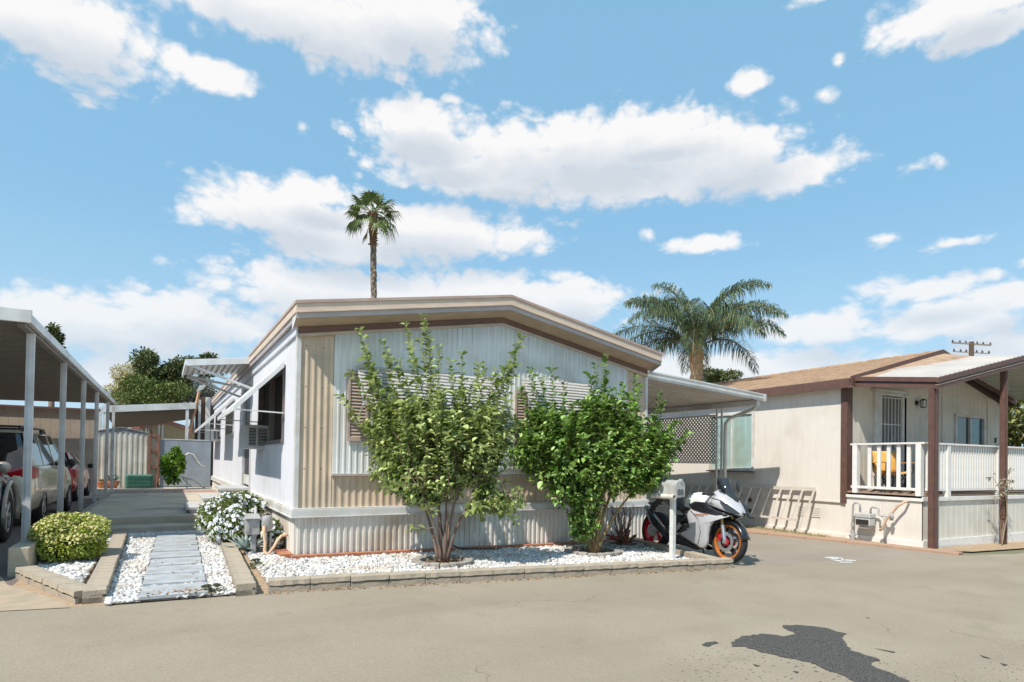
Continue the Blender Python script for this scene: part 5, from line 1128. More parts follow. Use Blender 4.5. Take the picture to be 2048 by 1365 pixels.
def bwheel(x, w, rimm, name):
    R = .312; n = 40
    ty = MB().lathe([(R * .80, -w * .34), (R * .88, -w * .5), (R * .95, -w * .42), (R * .99, -w * .2), (R, 0), (R * .99, w * .2), (R * .95, w * .42), (R * .88, w * .5), (R * .80, w * .34)], (x, 0, R), 'y', n, close=True).build('tyre', m_tyre, bike, local=True, smooth=True)
    rm_ = MB(); rm_.lathe([(R * .80, -w * .36), (R * .80, w * .36), (R * .72, w * .30), (R * .70, 0), (R * .72, -w * .30)], (x, 0, R), 'y', n, close=True); rm_.build('rim', rimm, ty, local=True, smooth=True, auto=50)
    sp = MB()
    for k in range(5):
        a = 2 * math.pi * k / 5 + .3
        for da in (-.13, .13): sp.bar((x + .04 * math.cos(a), 0, R + .04 * math.sin(a)), (x + R * .71 * math.cos(a + da), 0, R + R * .71 * math.sin(a + da)), .022, .03, up=(0, 1, 0))
    sp.lathe([(.0, -.07), (.04, -.07), (.045, .07), (0, .07)], (x, 0, R), 'y', 16); sp.build('spokes', m_brd if rimm is m_brd else m_plast, ty, local=True)
    return ty
fwh = bwheel(.80, .12, m_org, 'f'); rwh = bwheel(-.80, .18, m_brd, 'r')
mb = MB()
for y in (-.075, .075): mb.lathe([(.095, y - .003), (.145, y - .003), (.145, y + .003), (.095, y + .003)], (.80, 0, .312), 'y', 36, close=True)
mb.build('brake_disc', m_alloy, fwh, local=True)
mb = MB()
for y in (-.075, .075): mb.lathe([(.03, y - .002), (.06, y - .002), (.06, y + .002), (.03, y + .002)], (.80, 0, .312), 'y', 8, close=True); mb.box(.665, .705, y - .02, y + .02, .32, .41)
mb.build('caliper', m_brd, fwh, local=True)
MB().lathe([(.05, -.105), (.11, -.105), (.11, -.10), (.05, -.10)], (-.80, 0, .312), 'y', 30, close=True).build('brake_disc', m_alloy, rwh, local=True)
mb = MB()
for y in (-.10, .10): mb.tube([(.81, y, .30), (.745, y, .55)], .03, 12); mb.tube([(.83, y, .312), (.79, y, .312)], .035)
mb.tube([(.80, -.12, .312), (.80, .12, .312)], .022, 12); mb.build('fork_leg', m_alloy, bike, local=True, smooth=True, auto=50)
mb = MB()
for y in (-.10, .10): mb.tube([(.745, y, .55), (.66, y, .92)], .026, 12)
mb.build('fork_tube', m_gold, bike, local=True, smooth=True)
mb = MB(); rws = []
for k in range(15):
    a = R_(12 + 128 * k / 14); r = .338; rws.append([(.80 + (r - abs(j - 2) * .012) * math.cos(a), (j - 2) * .042, .312 + (r - abs(j - 2) ** 2 * .010) * math.sin(a)) for j in range(5)])
mb.rows(rws); mb.build('front_fender', bblk, bike, local=True, smooth=True, solid=.006)
def panel(mb, poly, yf, dome=.02, both=True):
    n = len(poly); cx = sum(p[0] for p in poly) / n; cz_ = sum(p[1] for p in poly) / n
    fine = []
    for i in range(n):
        a, b = poly[i], poly[(i + 1) % n]; k = max(1, int(math.hypot(b[0] - a[0], b[1] - a[1]) / .05)); fine += [(a[0] + (b[0] - a[0]) * j / k, a[1] + (b[1] - a[1]) * j / k) for j in range(k)]
    for s in ((-1, 1) if both else (-1,)):
        rings = []
        for (sc_, dd) in ((1, -.03), (1, 0), (.95, .4), (.82, .75), (.55, 1.0), (.25, 1.05)):
            rings.append([(cx + (x - cx) * sc_, s * (yf(cx + (x - cx) * sc_, cz_ + (z - cz_) * sc_) + (dome * dd if dd >= 0 else dd)), cz_ + (z - cz_) * sc_) for x, z in fine])
        if s > 0: rings = [list(reversed(r)) for r in rings]
        mb.rows(rings, closed=True); mb.add(rings[-1], [tuple(range(len(fine)))])
    return mb
yw = lambda x, z: max(.05, (.235 - max(0, x - .55) * .30) * (1 - max(0, .55 - z) * .55))
mb = MB(); panel(mb, [(.20, .74), (.30, .72), (.55, .70), (.92, .70), (.78, .655), (.66, .60), (.60, .50), (.575, .40), (.56, .25), (.50, .17), (.42, .165), (.22, .23), (.0, .32), (.02, .35), (.14, .38), (.20, .45), (.18, .55), (.13, .64)], yw, .025)
mb.build('side_fairing', bwh, bike, local=True, smooth=True, auto=60)
mb = MB(); panel(mb, [(.16, .80), (.30, .86), (.48, .86), (.66, .78), (.86, .72), (.72, .68), (.45, .70), (.26, .74)], lambda x, z: yw(x, z) + .012, .02); panel(mb, [(-.42, .27), (-.2, .31), (.0, .30), (.24, .21), (.44, .15), (.30, .125), (-.05, .16), (-.30, .20)], lambda x, z: .15, .02)
mb.build('black_fairing', bblk, bike, local=True, smooth=True, auto=60)
# upper cowl: arched sections narrowing to the nose
mb = MB(); rws = []
for (x, zt, zl, w) in ((.50, .98, .84, .225), (.58, 1.06, .83, .235), (.66, 1.10, .81, .23), (.74, 1.06, .79, .215), (.82, .99, .765, .185), (.90, .92, .745, .15), (.97, .86, .725, .11), (1.02, .80, .71, .065), (1.045, .755, .715, .02)):
    rws.append([(x - .02 * math.sin(t_), -w * math.cos(t_) * (1 - .0 * t_), zl + (zt - zl) * abs(math.sin(t_)) ** .85) for t_ in [math.pi * k / 14 for k in range(15)]])
mb.rows(rws); mb.build('upper_cowl', bwh, bike, local=True, smooth=True, solid=.008)
mb = MB(); mb.prism([(.60, 0, .72), (1.03, 0, .715), (1.04, 0, .74), (.9, 0, .77), (.6, 0, .82)], (0, .1, 0)); mb.prism([(.60, -.12, .70), (.98, -.08, .705), (.99, -.06, .75), (.6, -.16, .82)], (0, .1, 0)); mb.prism([(.60, .02, .70), (.98, .0, .705), (.99, .0, .75), (.6, .1, .82)], (0, .06, 0)); mb.build('nose_underside', m_plast, bike, local=True)
mb = MB()
for s in (-1, 1): mb.prism([(.76, s * .222, .905), (.86, s * .186, .875), (.98, s * .118, .785), (1.03, s * .07, .74), (.96, s * .13, .728), (.86, s * .19, .775)], (.014, s * .014, .003))
mb.prism([(1.0, -.06, .72), (1.05, -.03, .75), (1.05, .03, .75), (1.0, .06, .72)], (.02, 0, .01)); mb.build('headlight', m_cglass, bike, local=True)
# screen
mb = MB(); rws = []
for (x, z, w) in ((.92, .93, .05), (.86, 1.0, .10), (.80, 1.08, .125), (.745, 1.17, .115), (.70, 1.25, .07), (.69, 1.27, .03)):
    rws.append([(x - .10 * abs(k / 4 - 1) ** 2, w * (k / 4 - 1), z - .03 * abs(k / 4 - 1)) for k in range(9)])
mb.rows(rws); mb.build('windscreen', m_cglass, bike, local=True, smooth=True, solid=.006)
mb = MB()
for s in (-1, 1): mb.prism([(.70, s * .17, 1.07), (.78, s * .15, 1.06), (.74, s * .17, 1.20), (.69, s * .20, 1.25), (.67, s * .19, 1.16)], (0, s * .02, 0))
mb.build('mirror', bblk, bike, local=True, bevel=.006)
# tank under a loose white cover
mb = MB(); rws = []
for (x, w, zt, zl) in ((-.10, .06, .86, .80), (-.05, .14, .95, .78), (.05, .19, 1.0, .76), (.16, .20, 1.02, .75), (.28, .20, 1.0, .75), (.38, .18, .96, .76), (.47, .15, .90, .78), (.52, .08, .86, .80)):
    rws.append([(x + random.uniform(-.008, .008), -w * math.cos(t_) * random.uniform(.95, 1.05), zl + (zt - zl) * math.sin(t_) ** .7 * random.uniform(.96, 1.03)) for t_ in [math.pi * k / 16 for k in range(17)]])
mb.rows(rws); mb.build('tank_cover', m_cover, bike, local=True, smooth=True, subsurf=1)
mb = MB(); rws = []
for (x, w, zt, zl) in ((.50, .13, .90, .78), (.42, .17, .94, .72), (0, .16, .85, .66), (-.12, .13, .80, .68), (-.3, .13, .83, .72), (-.33, .12, .93, .78), (-.5, .10, .97, .84), (-.68, .07, .98, .88), (-.80, .03, .96, .90)):
    rws.append([(x, -w * math.cos(t_), zl + (zt - zl) * abs(math.sin(t_)) ** .5) for t_ in [math.pi * k / 12 for k in range(13)]])
mb.rows(rws, closed=True); mb.build('seat', m_plast, bike, local=True, smooth=True, auto=60)
mb = MB(); panel(mb, [(-.12, .74), (.05, .74), (.02, .66), (-.1, .67)], lambda x, z: .15, .01); panel(mb, [(-.30, .80), (-.55, .88), (-.82, .95), (-.80, .90), (-.55, .80), (-.35, .72)], lambda x, z: max(.04, .13 - max(0, -x - .3) * .16), .01); mb.build('tail_panel', bblk, bike, local=True, smooth=True)
mb = MB(); mb.bar((-.72, 0, .88), (-.98, 0, .66), .14, .02); mb.box(-1.0, -.97, -.09, .09, .56, .70); mb.tube([(-.88, -.16, .76), (-.88, .16, .76)], .014); mb.build('plate_holder', m_plast, bike, local=True)
# engine, frame, swing arm, pegs
mb = MB(); mb.box(-.05, .42, -.14, .14, .24, .50); mb.lathe([(0, -.17), (.10, -.17), (.11, -.13), (.11, .13), (.10, .17), (0, .17)], (.05, 0, .34), 'y', 20); mb.lathe([(0, -.18), (.075, -.18), (.08, -.13), (0, -.13)], (.24, 0, .33), 'y', 20)
mb.box(.1, .40, -.12, .12, .50, .72); mb.box(.42, .52, -.14, .14, .30, .66); mb.build('engine', m_eng, bike, local=True, bevel=.015)
mb = MB()
for s in (-1, 1):
    mb.tube([(.62, s * .08, .86), (.40, s * .14, .78), (.1, s * .15, .66), (-.12, s * .13, .50), (-.16, s * .12, .34)], .028, 8); mb.tube([(-.1, s * .12, .68), (-.62, s * .08, .86)], .014, 6); mb.tube([(-.14, s * .12, .5), (-.5, s * .09, .82)], .012, 6)
mb.box(-.3, -.12, -.1, .1, .4, .62); mb.build('frame', m_plast, bike, local=True, smooth=True)
mb = MB()
for s in (-1, 1): mb.bar((-.80, s * .115, .312), (-.15, s * .10, .38), .03, .07)
mb.build('swing_arm', m_alloy, bike, local=True, bevel=.008)
mb = MB(); mb.tube([(-.16, -.15, .42), (-.20, -.19, .44), (-.30, -.19, .30)], .012); mb.prism([(-.10, -.16, .50), (-.02, -.16, .46), (-.2, -.17, .28), (-.24, -.17, .30)], (0, -.012, 0)); mb.tube([(.0, -.16, .33), (.0, -.27, .33)], .014); mb.tube([(-.18, -.17, .44), (-.18, -.29, .43)], .013); mb.build('foot_peg', m_alloy, bike, local=True)
mb = MB(); mb.tube([(.35, -.05, .18), (.1, -.07, .17), (-.2, -.12, .18), (-.38, -.17, .26)], .03, 10)
ex = mb.build('exhaust_pipe', m_plast, bike, local=True, smooth=True)
mb = MB(); mb.hexa([(-.26, -.14, .20), (-.26, -.25, .20), (-.40, -.25, .41), (-.42, -.14, .39)], [(-.62, -.16, .42), (-.62, -.28, .42), (-.80, -.28, .70), (-.82, -.16, .70)]); mb.build('muffler', bblk, ex, local=True, bevel=.015)
mb = MB(); mb.hexa([(-.61, -.155, .415), (-.61, -.285, .415), (-.79, -.285, .69), (-.80, -.155, .69)], [(-.70, -.165, .46), (-.70, -.275, .46), (-.85, -.275, .72), (-.87, -.165, .72)]); mb.build('muffler_cap', pm('muffler_metal', (.35, .33, .30), rough=.4, metal=.7), ex, local=True, bevel=.01)
mb = MB()
for s in (-1, 1): mb.tube([(.60, s * .10, .99), (.62, s * .22, 1.00)], .014); mb.tube([(.61, s * .2, 1.00), (.56, s * .36, .98)], .02, 10); mb.tube([(.66, s * .2, .985), (.64, s * .34, .96)], .006)
mb.build('handlebar', m_plast, bike, local=True)
mb = MB()
for s in (-1, 1): mb.tube([(.90, s * .13, .72), (.92, s * .22, .71)], .008); mb.blob((.93, s * .27, .70), (.03, .055, .02), 8, 6)
mb.build('indicator', m_plast, bike, local=True, smooth=True)
MB().tube([(.12, .12, .28), (.02, .30, .045), (.0, .33, .03)], .012).build('kickstand', m_plast, bike, local=True)
mb = MB(); c = (.80, -.14, .41); panel(mb, [(.02, .28), (.22, .26), (.4, .2), (.34, .19), (.1, .25)], lambda x, z: .2, .004); mb.build('side_stripe', bblk, bike, local=True)
mb = MB()
for (xa, xb, z) in ((.30, .58, .665), (.34, .52, .645)): mb.prism([(xa, -yw(xa, z) - .026, z), (xb, -yw(xb, z) - .026, z + .012), (xb, -yw(xb, z) - .026, z + .024), (xa, -yw(xa, z) - .026, z + .008)], (0, -.004, 0))
mb.build('decal', pm('faded_red_decal', (.55, .22, .15), (.6, .3, .2), rough=.4), bike, local=True)
mb = MB(); panel(mb, [(.36, .60), (.50, .62), (.47, .56), (.40, .50), (.33, .46), (.30, .50)], lambda x, z: yw(x, z) + .018, .006); mb.build('fairing_vent', m_plast, bike, local=True)
mb = MB()
for s in (-1, 1): mb.tube([(.60, s * .12, .97), (.68, s * .16, .86), (.74, s * .12, .60), (.79, s * .10, .40)], .006, 5)
mb.tube([(.60, -.2, 1.0), (.52, -.12, .93), (.45, -.10, .85)], .006, 5); mb.build('cable', m_plast, bike, local=True)

# seams and inlets of the fairing
mb = MB()
for poly in ([(.22, .73), (.40, .60), (.46, .42), (.40, .22)], [(.60, .86), (.74, .82), (.90, .80)], [(.52, .99), (.66, .93), (.80, .90)]):
    for (a, b) in zip(poly[:-1], poly[1:]):
        ya_, yb_ = -yw(a[0], a[1]) - .027, -yw(b[0], b[1]) - .027; mb.bar((a[0], ya_, a[1]), (b[0], yb_, b[1]), .006, .006)
mb.build('seam', m_plast, bike, local=True)
mb = MB()
for k in range(7): mb.box(.405 + k * .003, .53, -.13, .13, .34 + k * .045, .352 + k * .045)
mb.build('radiator', m_eng, bike, local=True)
# ================================================================== MAILBOX
m_mail = pm('mailbox_metal', (.66, .66, .65), (.50, .50, .49), scale=9, rough=.4, metal=.3, c3=(.4, .38, .36), s3=5)
mx_, my_ = 6.50, 6.36; mz = G(mx_)
mbx = empty('mailbox', (mx_, my_, mz), label='arched white metal mailbox numbered 88 on a square white post at the kerb', cat='mailbox')
MB().box(mx_ - .034, mx_ + .034, my_ - .034, my_ + .034, mz, .86).build('post', pm('white_post_paint', (.72, .72, .70), (.58, .58, .56), scale=12, rough=.6, bump=.2), mbx, bevel=.006)
def arch(y, w, h, z0, grow=0):
    p = [(mx_ - w - grow, y, z0 - grow), (mx_ + w + grow, y, z0 - grow)]
    return p + [(mx_ + (w + grow) * math.cos(a), y, z0 + h - w + (w + grow) * math.sin(a)) for a in [math.pi * k / 12 for k in range(13)]]
mb = MB(); ya, yb = my_ - .13, my_ + .36; A = arch(ya, .085, .235, .88); B = arch(yb, .085, .235, .88); n = len(A); mb.rows([A, B], closed=True); mb.add(A, [tuple(range(n))]); mb.add(B, [tuple(range(n - 1, -1, -1))]); bxo = mb.build('box', m_mail, mbx, smooth=True, auto=40)
mb = MB(); mb.prism(arch(ya - .014, .085, .235, .88, .007), (0, .028, 0)); mb.build('door', m_mail, bxo, bevel=.004)
MB().box(mx_ - .02, mx_ + .02, ya - .035, ya + .01, 1.09, 1.135).build('latch', m_mail, bxo, bevel=.006)
MB().box(mx_ - .06, mx_ + .06, my_ - .1, my_ + .3, .855, .878).build('bracket', m_mail, mbx)
mb = MB(); mb.lathe([(.036, -.15), (.036, .30), (.029, .30), (.029, -.15)], (mx_ - .125, my_, .872), 'y', 16, close=True); mb.lathe([(.043, -.15), (.043, -.08), (.036, -.08), (.036, -.15)], (mx_ - .125, my_, .872), 'y', 16, close=True); mb.build('paper_tube', pm('plastic_pipe', (.62, .58, .52), rough=.5), mbx, smooth=True, auto=50)
def text(name, s_, size, M, mt, parent, ext=.001):
    c = bpy.data.curves.new(name, 'FONT'); c.body = s_; c.size = size; c.extrude = ext; c.align_x = 'CENTER'; c.offset = .002
    o = bpy.data.objects.new(name, c); col.objects.link(o); bpy.context.view_layer.update(); me = bpy.data.meshes.new_from_object(o.evaluated_get(bpy.context.evaluated_depsgraph_get())); bpy.data.objects.remove(o, do_unlink=True)
    me.transform(M); me.materials.clear(); me.materials.append(mt); o = bpy.data.objects.new(name, me); col.objects.link(o); o.parent = parent; return o
Mt = Matrix.Translation((0, -.147, .90)) @ Matrix.Rotation(math.pi / 2, 4, 'X')
text('number', '88', .125, Matrix.Translation((0, 0, -mz)) @ Mt, pm('number_grey', (.10, .11, .11), rough=.5), mbx)

# utility pedestal with meter and hose by the home corner
pd = empty('utility_pedestal', (1.16, 8.72, 0), label='grey electric pedestal and round meter among the white flowers at the corner of the home', cat='meter')
mb = MB(); mb.box(1.06, 1.12, 8.78, 8.84, 0, .32); mb.box(.98, 1.16, 8.74, 8.86, .30, .52); mb.hexa([(.97, 8.70, .52), (1.17, 8.70, .52), (1.17, 8.88, .52), (.97, 8.88, .52)], [(.99, 8.78, .58), (1.15, 8.78, .58), (1.15, 8.88, .58), (.99, 8.88, .58)]); mb.box(.995, 1.03, 8.725, 8.74, .34, .5); mb.build('box', m_pipe, pd, bevel=.005)
mb = MB(); mb.lathe([(0, .56), (.06, .55), (.075, .50), (.075, .42), (.06, .38), (.04, .34), (0, .34)], (1.25, 8.74, 0), n=16); mb.build('meter', m_pipe, pd, smooth=True, auto=40)
mb = MB(); mb.tube([(1.24, 8.74, 0), (1.24, 8.74, .36)], .02); mb.tube([(1.11, 8.8, 0), (1.11, 8.8, .68)], .018); mb.tube([(1.30, 8.76, .0), (1.30, 8.76, .3)], .018); mb.build('riser_pipe', m_pipe, pd, smooth=True)
mb = MB(); mb.tube([(1.20, 8.66, .42), (1.20, 8.64, .32), (1.215, 8.62, .2), (1.205, 8.60, .1), (1.22, 8.58, .055), (1.26, 8.57, .06), (1.32, 8.58, .14), (1.37, 8.6, .23), (1.42, 8.62, .28), (1.48, 8.64, .29), (1.53, 8.7, .29)], .02, 10)
mb.build('flexible_conduit', pm('tan_conduit', (.68, .47, .30), (.6, .4, .26), rough=.6), pd, smooth=True)
# black garden hose under the belt
mb = MB(); hp = [(3.58, 8.16, .56), (3.575, 8.14, .40), (3.60, 8.12, .25), (3.68, 8.05, .12), (3.82, 7.98, .05), (4.0, 7.93, .04), (4.2, 7.88, .035), (4.4, 7.84, .03)]
sm = []
for i in range(len(hp) - 1):
    for j in range(4): sm.append(tuple(Vector(hp[i]).lerp(Vector(hp[i + 1]), j / 4)))
sm.append(hp[-1]); mb.tube(sm, .011, 8); mb.build('garden_hose', m_plast, smooth=True, label='black hose hanging from the white belt and lying on the pebbles', cat='hose')
# planter rings
m_ringc = pm('ring_concrete', (.36, .33, .29), (.26, .24, .22), scale=8, rough=.9, bump=.5)
for (cx, cy, r), lb in zip(RINGS, ('scalloped concrete ring round the foot of the pale green shrub', 'scalloped concrete ring round the foot of the glossy dark green shrub', 'scalloped concrete ring round the bare dry plant by the driveway')):
    pr = empty('planter_ring', (cx, cy, G(cx)), label=lb, cat='planter ring')
    n = 18
    for k in range(n):
        a0, a1 = 2 * math.pi * k / n + .012, 2 * math.pi * (k + 1) / n - .012; f = []
        if k % 1 == 0:
            ri, ro, z1 = r - .10, r - .005, .085
            P_ = [(ri * math.cos(a0), ri * math.sin(a0)), (ro * math.cos(a0), ro * math.sin(a0)), (ro * 1.025 * math.cos((a0 + a1) / 2), ro * 1.025 * math.sin((a0 + a1) / 2)), (ro * math.cos(a1), ro * math.sin(a1)), (ri * math.cos(a1), ri * math.sin(a1))]
            MB().prism([(x, y, 0) for x, y in P_], (0, 0, z1 + random.uniform(-.006, .006))).build('block', m_ringc, pr, local=True, bevel=.01)
    MB().lathe([(0, .045), (r - .1, .03)], (0, 0, 0), n=24).build('soil', pm('dark_mulch', (.10, .06, .04), (.16, .11, .07), scale=40, rough=1, bump=1), pr, local=True)

# ================================================================== PLANTS
m_leaf1 = pm('pale_green_leaf', (.13, .24, .035), (.60, .63, .29), scale=3, rough=.55, island=.75, trans=.25, spec=.3)
m_leaf2 = pm('glossy_green_leaf', (.07, .19, .022), (.36, .48, .14), scale=3, rough=.35, island=.75, trans=.25, spec=.5)
m_bark = pm('grey_bark', (.24, .17, .13), (.15, .10, .08), scale=14, rough=.95, bump=.8, bscale=40, stretch=(1, 1, .3))
m_bark2 = pm('tan_bark', (.32, .22, .10), (.22, .15, .07), scale=14, rough=.9, bump=.6, bscale=40, stretch=(1, 1, .3))
LAT = Vector((.863, -.506, 0)); DEP = Vector((.506, .863, 0))
def shrub(name, base, label, lobes, tips, stems, lm, bm_, n_sh, leafL, leafW, ymax=8.12, shoot=(.35, .75), gap=.03, seed=1, low=.5, kids=(), shift=0.0):
    """lobes: crown ellipsoids (lateral, depth, z, rl, rd, rz, weight); tips: long shoots (lateral, depth, z)"""
    rnd = random.Random(seed); g = np.random.default_rng(seed)
    root = empty(name, base, label=label, cat='shrub'); B = Vector(base)
    W = lambda l, d, z: B + LAT * l + DEP * d + Vector((0, 0, z))
    st = MB(); hubs = []
    for (l0, l1, d1, z1, r0) in stems:
        a = W(l0, 0, 0); e = W(l1, d1, z1); pts = []
        for k in range(7):
            t_ = k / 6; p = a.lerp(e, t_); p += Vector((math.sin(t_ * 5 + l1 * 7) * .03 * t_, math.cos(t_ * 4 + l1 * 5) * .03 * t_, 0)) - LAT * l1 * .25 * math.sin(t_ * math.pi) * .6
            pts.append(p)
        st.tube(pts, [r0 * (1 - .65 * k / 6) for k in range(7)], 7); hubs += [(pts[k], r0 * (1 - .65 * k / 6)) for k in range(3, 7)]
    P, D, Nn = [], [], []
    tw = MB(); tot = sum(l[6] for l in lobes)
    targets = []
    for lb in lobes:
        for i in range(int(n_sh * lb[6] / tot)):
            v = Vector((rnd.gauss(0, 1), rnd.gauss(0, 1), rnd.gauss(0, 1))).normalized() * (rnd.random() ** .45)
            targets.append((W(lb[0] - shift + v.x * lb[3], lb[1] + v.y * lb[4], lb[2] + v.z * lb[5]), 0))
    for t_ in tips:
        targets.append((W(t_[0] - shift, t_[1], t_[2]), 1))
    for (tp, istip) in targets:
        if tp.y > ymax: tp.y = ymax - rnd.random() * .3
        h = min(hubs, key=lambda q: (q[0] - tp).length + rnd.random() * .35)
        hp_ = h[0]; Lr = (tp - hp_).length
        dirv = (tp - hp_); ctrl = hp_ + dirv * .5 + Vector((0, 0, -.10 * Lr)) + Vector((rnd.uniform(-.05, .05), rnd.uniform(-.05, .05), 0)) * (0 if istip else 1)
        up_end = tp
        pts = [hp_.lerp(ctrl, s).lerp(ctrl.lerp(up_end, s), s) for s in [k / 8 for k in range(9)]]
        tw.tube(pts, [max(.0025, .008 * (1 - .75 * k / 8)) for k in range(9)], 4, caps=False)
        ll = rnd.uniform(*shoot) if not istip else min(Lr * .75, .95)
        dist = 0; segs = []
        for k in range(8, 0, -1): segs.append((pts[k], pts[k - 1]))
        acc = 0; side = 0
        for (a, b) in segs:
            L = (a - b).length; m_ = max(1, int(L / gap))
            for j in range(m_):
                if acc > ll: break
                p = a.lerp(b, j / m_); ax = (a - b).normalized(); acc += L / m_; side += 1
                az_ = side * 2.4; u = ax.orthogonal().normalized(); w = ax.cross(u)
                for sg in (0, math.pi):
                    o = u * math.cos(az_ + sg) + w * math.sin(az_ + sg); d = (o * rnd.uniform(.7, 1.1) + ax * rnd.uniform(.2, .7) + Vector((0, 0, rnd.uniform(-.35, .25))))
                    P.append(tuple(p + o * .004)); D.append(tuple(d)); q = Vector((0, 0, 1)) * 1.0 + ax * .5 + Vector((rnd.uniform(-.6, .6), rnd.uniform(-.6, .6), 0)); Nn.append(tuple(q))
            if acc > ll: break
    P = np.array(P); D = np.array(D); Nn = np.array(Nn); sz = g.lognormal(-.04, .34, len(P))
    # keep the leaves clear of the wall
    k = P[:, 1] < HY0 - .1; P, D, Nn, sz = P[k], D[k], Nn[k], sz[k]
    V, Fc = leaf_mesh(P, D, Nn, leafL * sz, leafW * sz); V -= np.array(tuple(B))
    np_obj('leaves', V, Fc, lm, root); st.build('stems', bm_, root, smooth=True); tw.build('twigs', bm_, root)
    return root
b1 = (3.2, 7.2, G(3.2) + .03)
shrub('tall_shrub', b1, 'tall airy pale green shrub with upright shoots before the white wall field',
      [(-.45, .25, 1.75, .62, .38, .50, 3.2), (.1, 0, 1.75, .7, .5, .65, 4), (.55, -.1, 1.60, .52, .45, .58, 3), (0, 0, 1.15, .75, .45, .38, 2.6), (-.75, .3, 2.05, .35, .25, .42, 1), (.85, -.1, 1.75, .30, .3, .35, 1), (.85, -.1, .85, .36, .3, .26, 1.2), (-.2, .1, .95, .6, .35, .22, .9), (-.45, .2, 1.15, .45, .3, .32, 1.8), (-.6, .2, 1.5, .4, .3, .3, 1.0)],
      [(-1.18, .4, 3.12), (-1.12, .4, 2.85), (-1.3, .3, 2.5), (-.98, .3, 2.75), (-.45, .2, 3.2), (-.18, .1, 3.28), (-.1, .15, 3.0), (-.22, .1, 2.95), (.05, 0, 2.85), (-.7, .2, 2.75), (-.75, .2, 2.95), (.2, 0, 2.65), (.35, -.1, 2.75), (.58, -.1, 2.6), (.66, -.2, 2.55), (.8, -.2, 2.5), (.92, -.2, 2.42), (1.08, -.2, 2.85), (1.0, -.2, 2.6), (1.12, -.2, 2.95), (-.35, .1, 2.85), (-.55, .3, 2.7), (1.15, -.1, 1.0), (1.05, -.2, .75), (1.1, -.1, .55), (-.85, .2, 1.5), (-.9, .2, 1.2), (-.3, 0, .45), (1.1, -.1, 1.4), (-1.3, .2, 2.2), (-.95, .3, 2.4), (.5, .0, 2.4)],
      [(-.06, -.42, .15, 1.0, .026), (-.03, -.15, .05, 1.15, .03), (0, .05, .1, 1.2, .024), (.03, .25, -.05, 1.15, .030), (.05, .5, -.1, 1.05, .026), (.02, .12, -.2, .9, .018), (0, -.3, -.15, .95, .018)],
      m_leaf1, m_bark, 660, .068, .046, shift=.14, seed=3, shoot=(.3, .62), gap=.028)
b2 = (5.72, 7.22, G(5.7) + .03)
shrub('glossy_shrub', b2, 'dense glossy dark green shrub between the pale shrub and the mailbox',
      [(-.1, .1, 1.75, .95, .5, .62, 6), (.65, -.05, 1.6, .65, .45, .55, 4), (-.75, .2, 1.85, .45, .35, .5, 2.4), (.1, 0, 1.2, .75, .5, .42, 3), (-.05, 0, .7, .28, .28, .35, 1.3), (.3, 0, 2.2, .5, .4, .35, 1.6), (.95, -.1, 1.85, .4, .3, .35, 1.3), (-.3, 0, 1.0, .5, .35, .3, 1.4), (-.12, 0, .35, .18, .18, .25, .6), (.85, -.1, 1.25, .5, .4, .32, 1.8), (-.85, .2, 1.45, .4, .3, .35, 1.2)],
      [(.28, .1, 3.05), (.3, .1, 2.8), (-.55, .2, 2.85), (-.9, .2, 2.85), (-.7, .2, 2.7), (.05, .1, 2.75), (.12, .1, 2.9), (.75, .1, 2.75), (.8, 0, 2.6), (1.15, 0, 2.35), (1.1, 0, 2.5), (-1.05, .2, 2.55), (-.35, .2, 2.6), (1.5, -.1, 1.85), (1.42, -.1, 1.75), (1.35, -.1, 2.05), (.55, .1, 2.6), (1.25, -.1, 1.3), (1.0, -.1, 1.0), (1.05, -.1, .92), (-1.1, .2, 1.6), (-.9, .1, 1.1), (-1.15, .2, 2.1), (1.1, -.1, 1.2)],
      [(-.05, -.3, .1, 1.05, .032), (0, .0, .0, 1.2, .04), (.03, .35, .0, 1.15, .042), (.05, .7, -.1, 1.1, .03), (-.02, -.55, .1, 1.15, .022), (.02, .15, -.2, 1.0, .026)],
      m_leaf2, m_bark2, 1040, .070, .048, shift=.12, seed=8, shoot=(.3, .62), gap=.028)

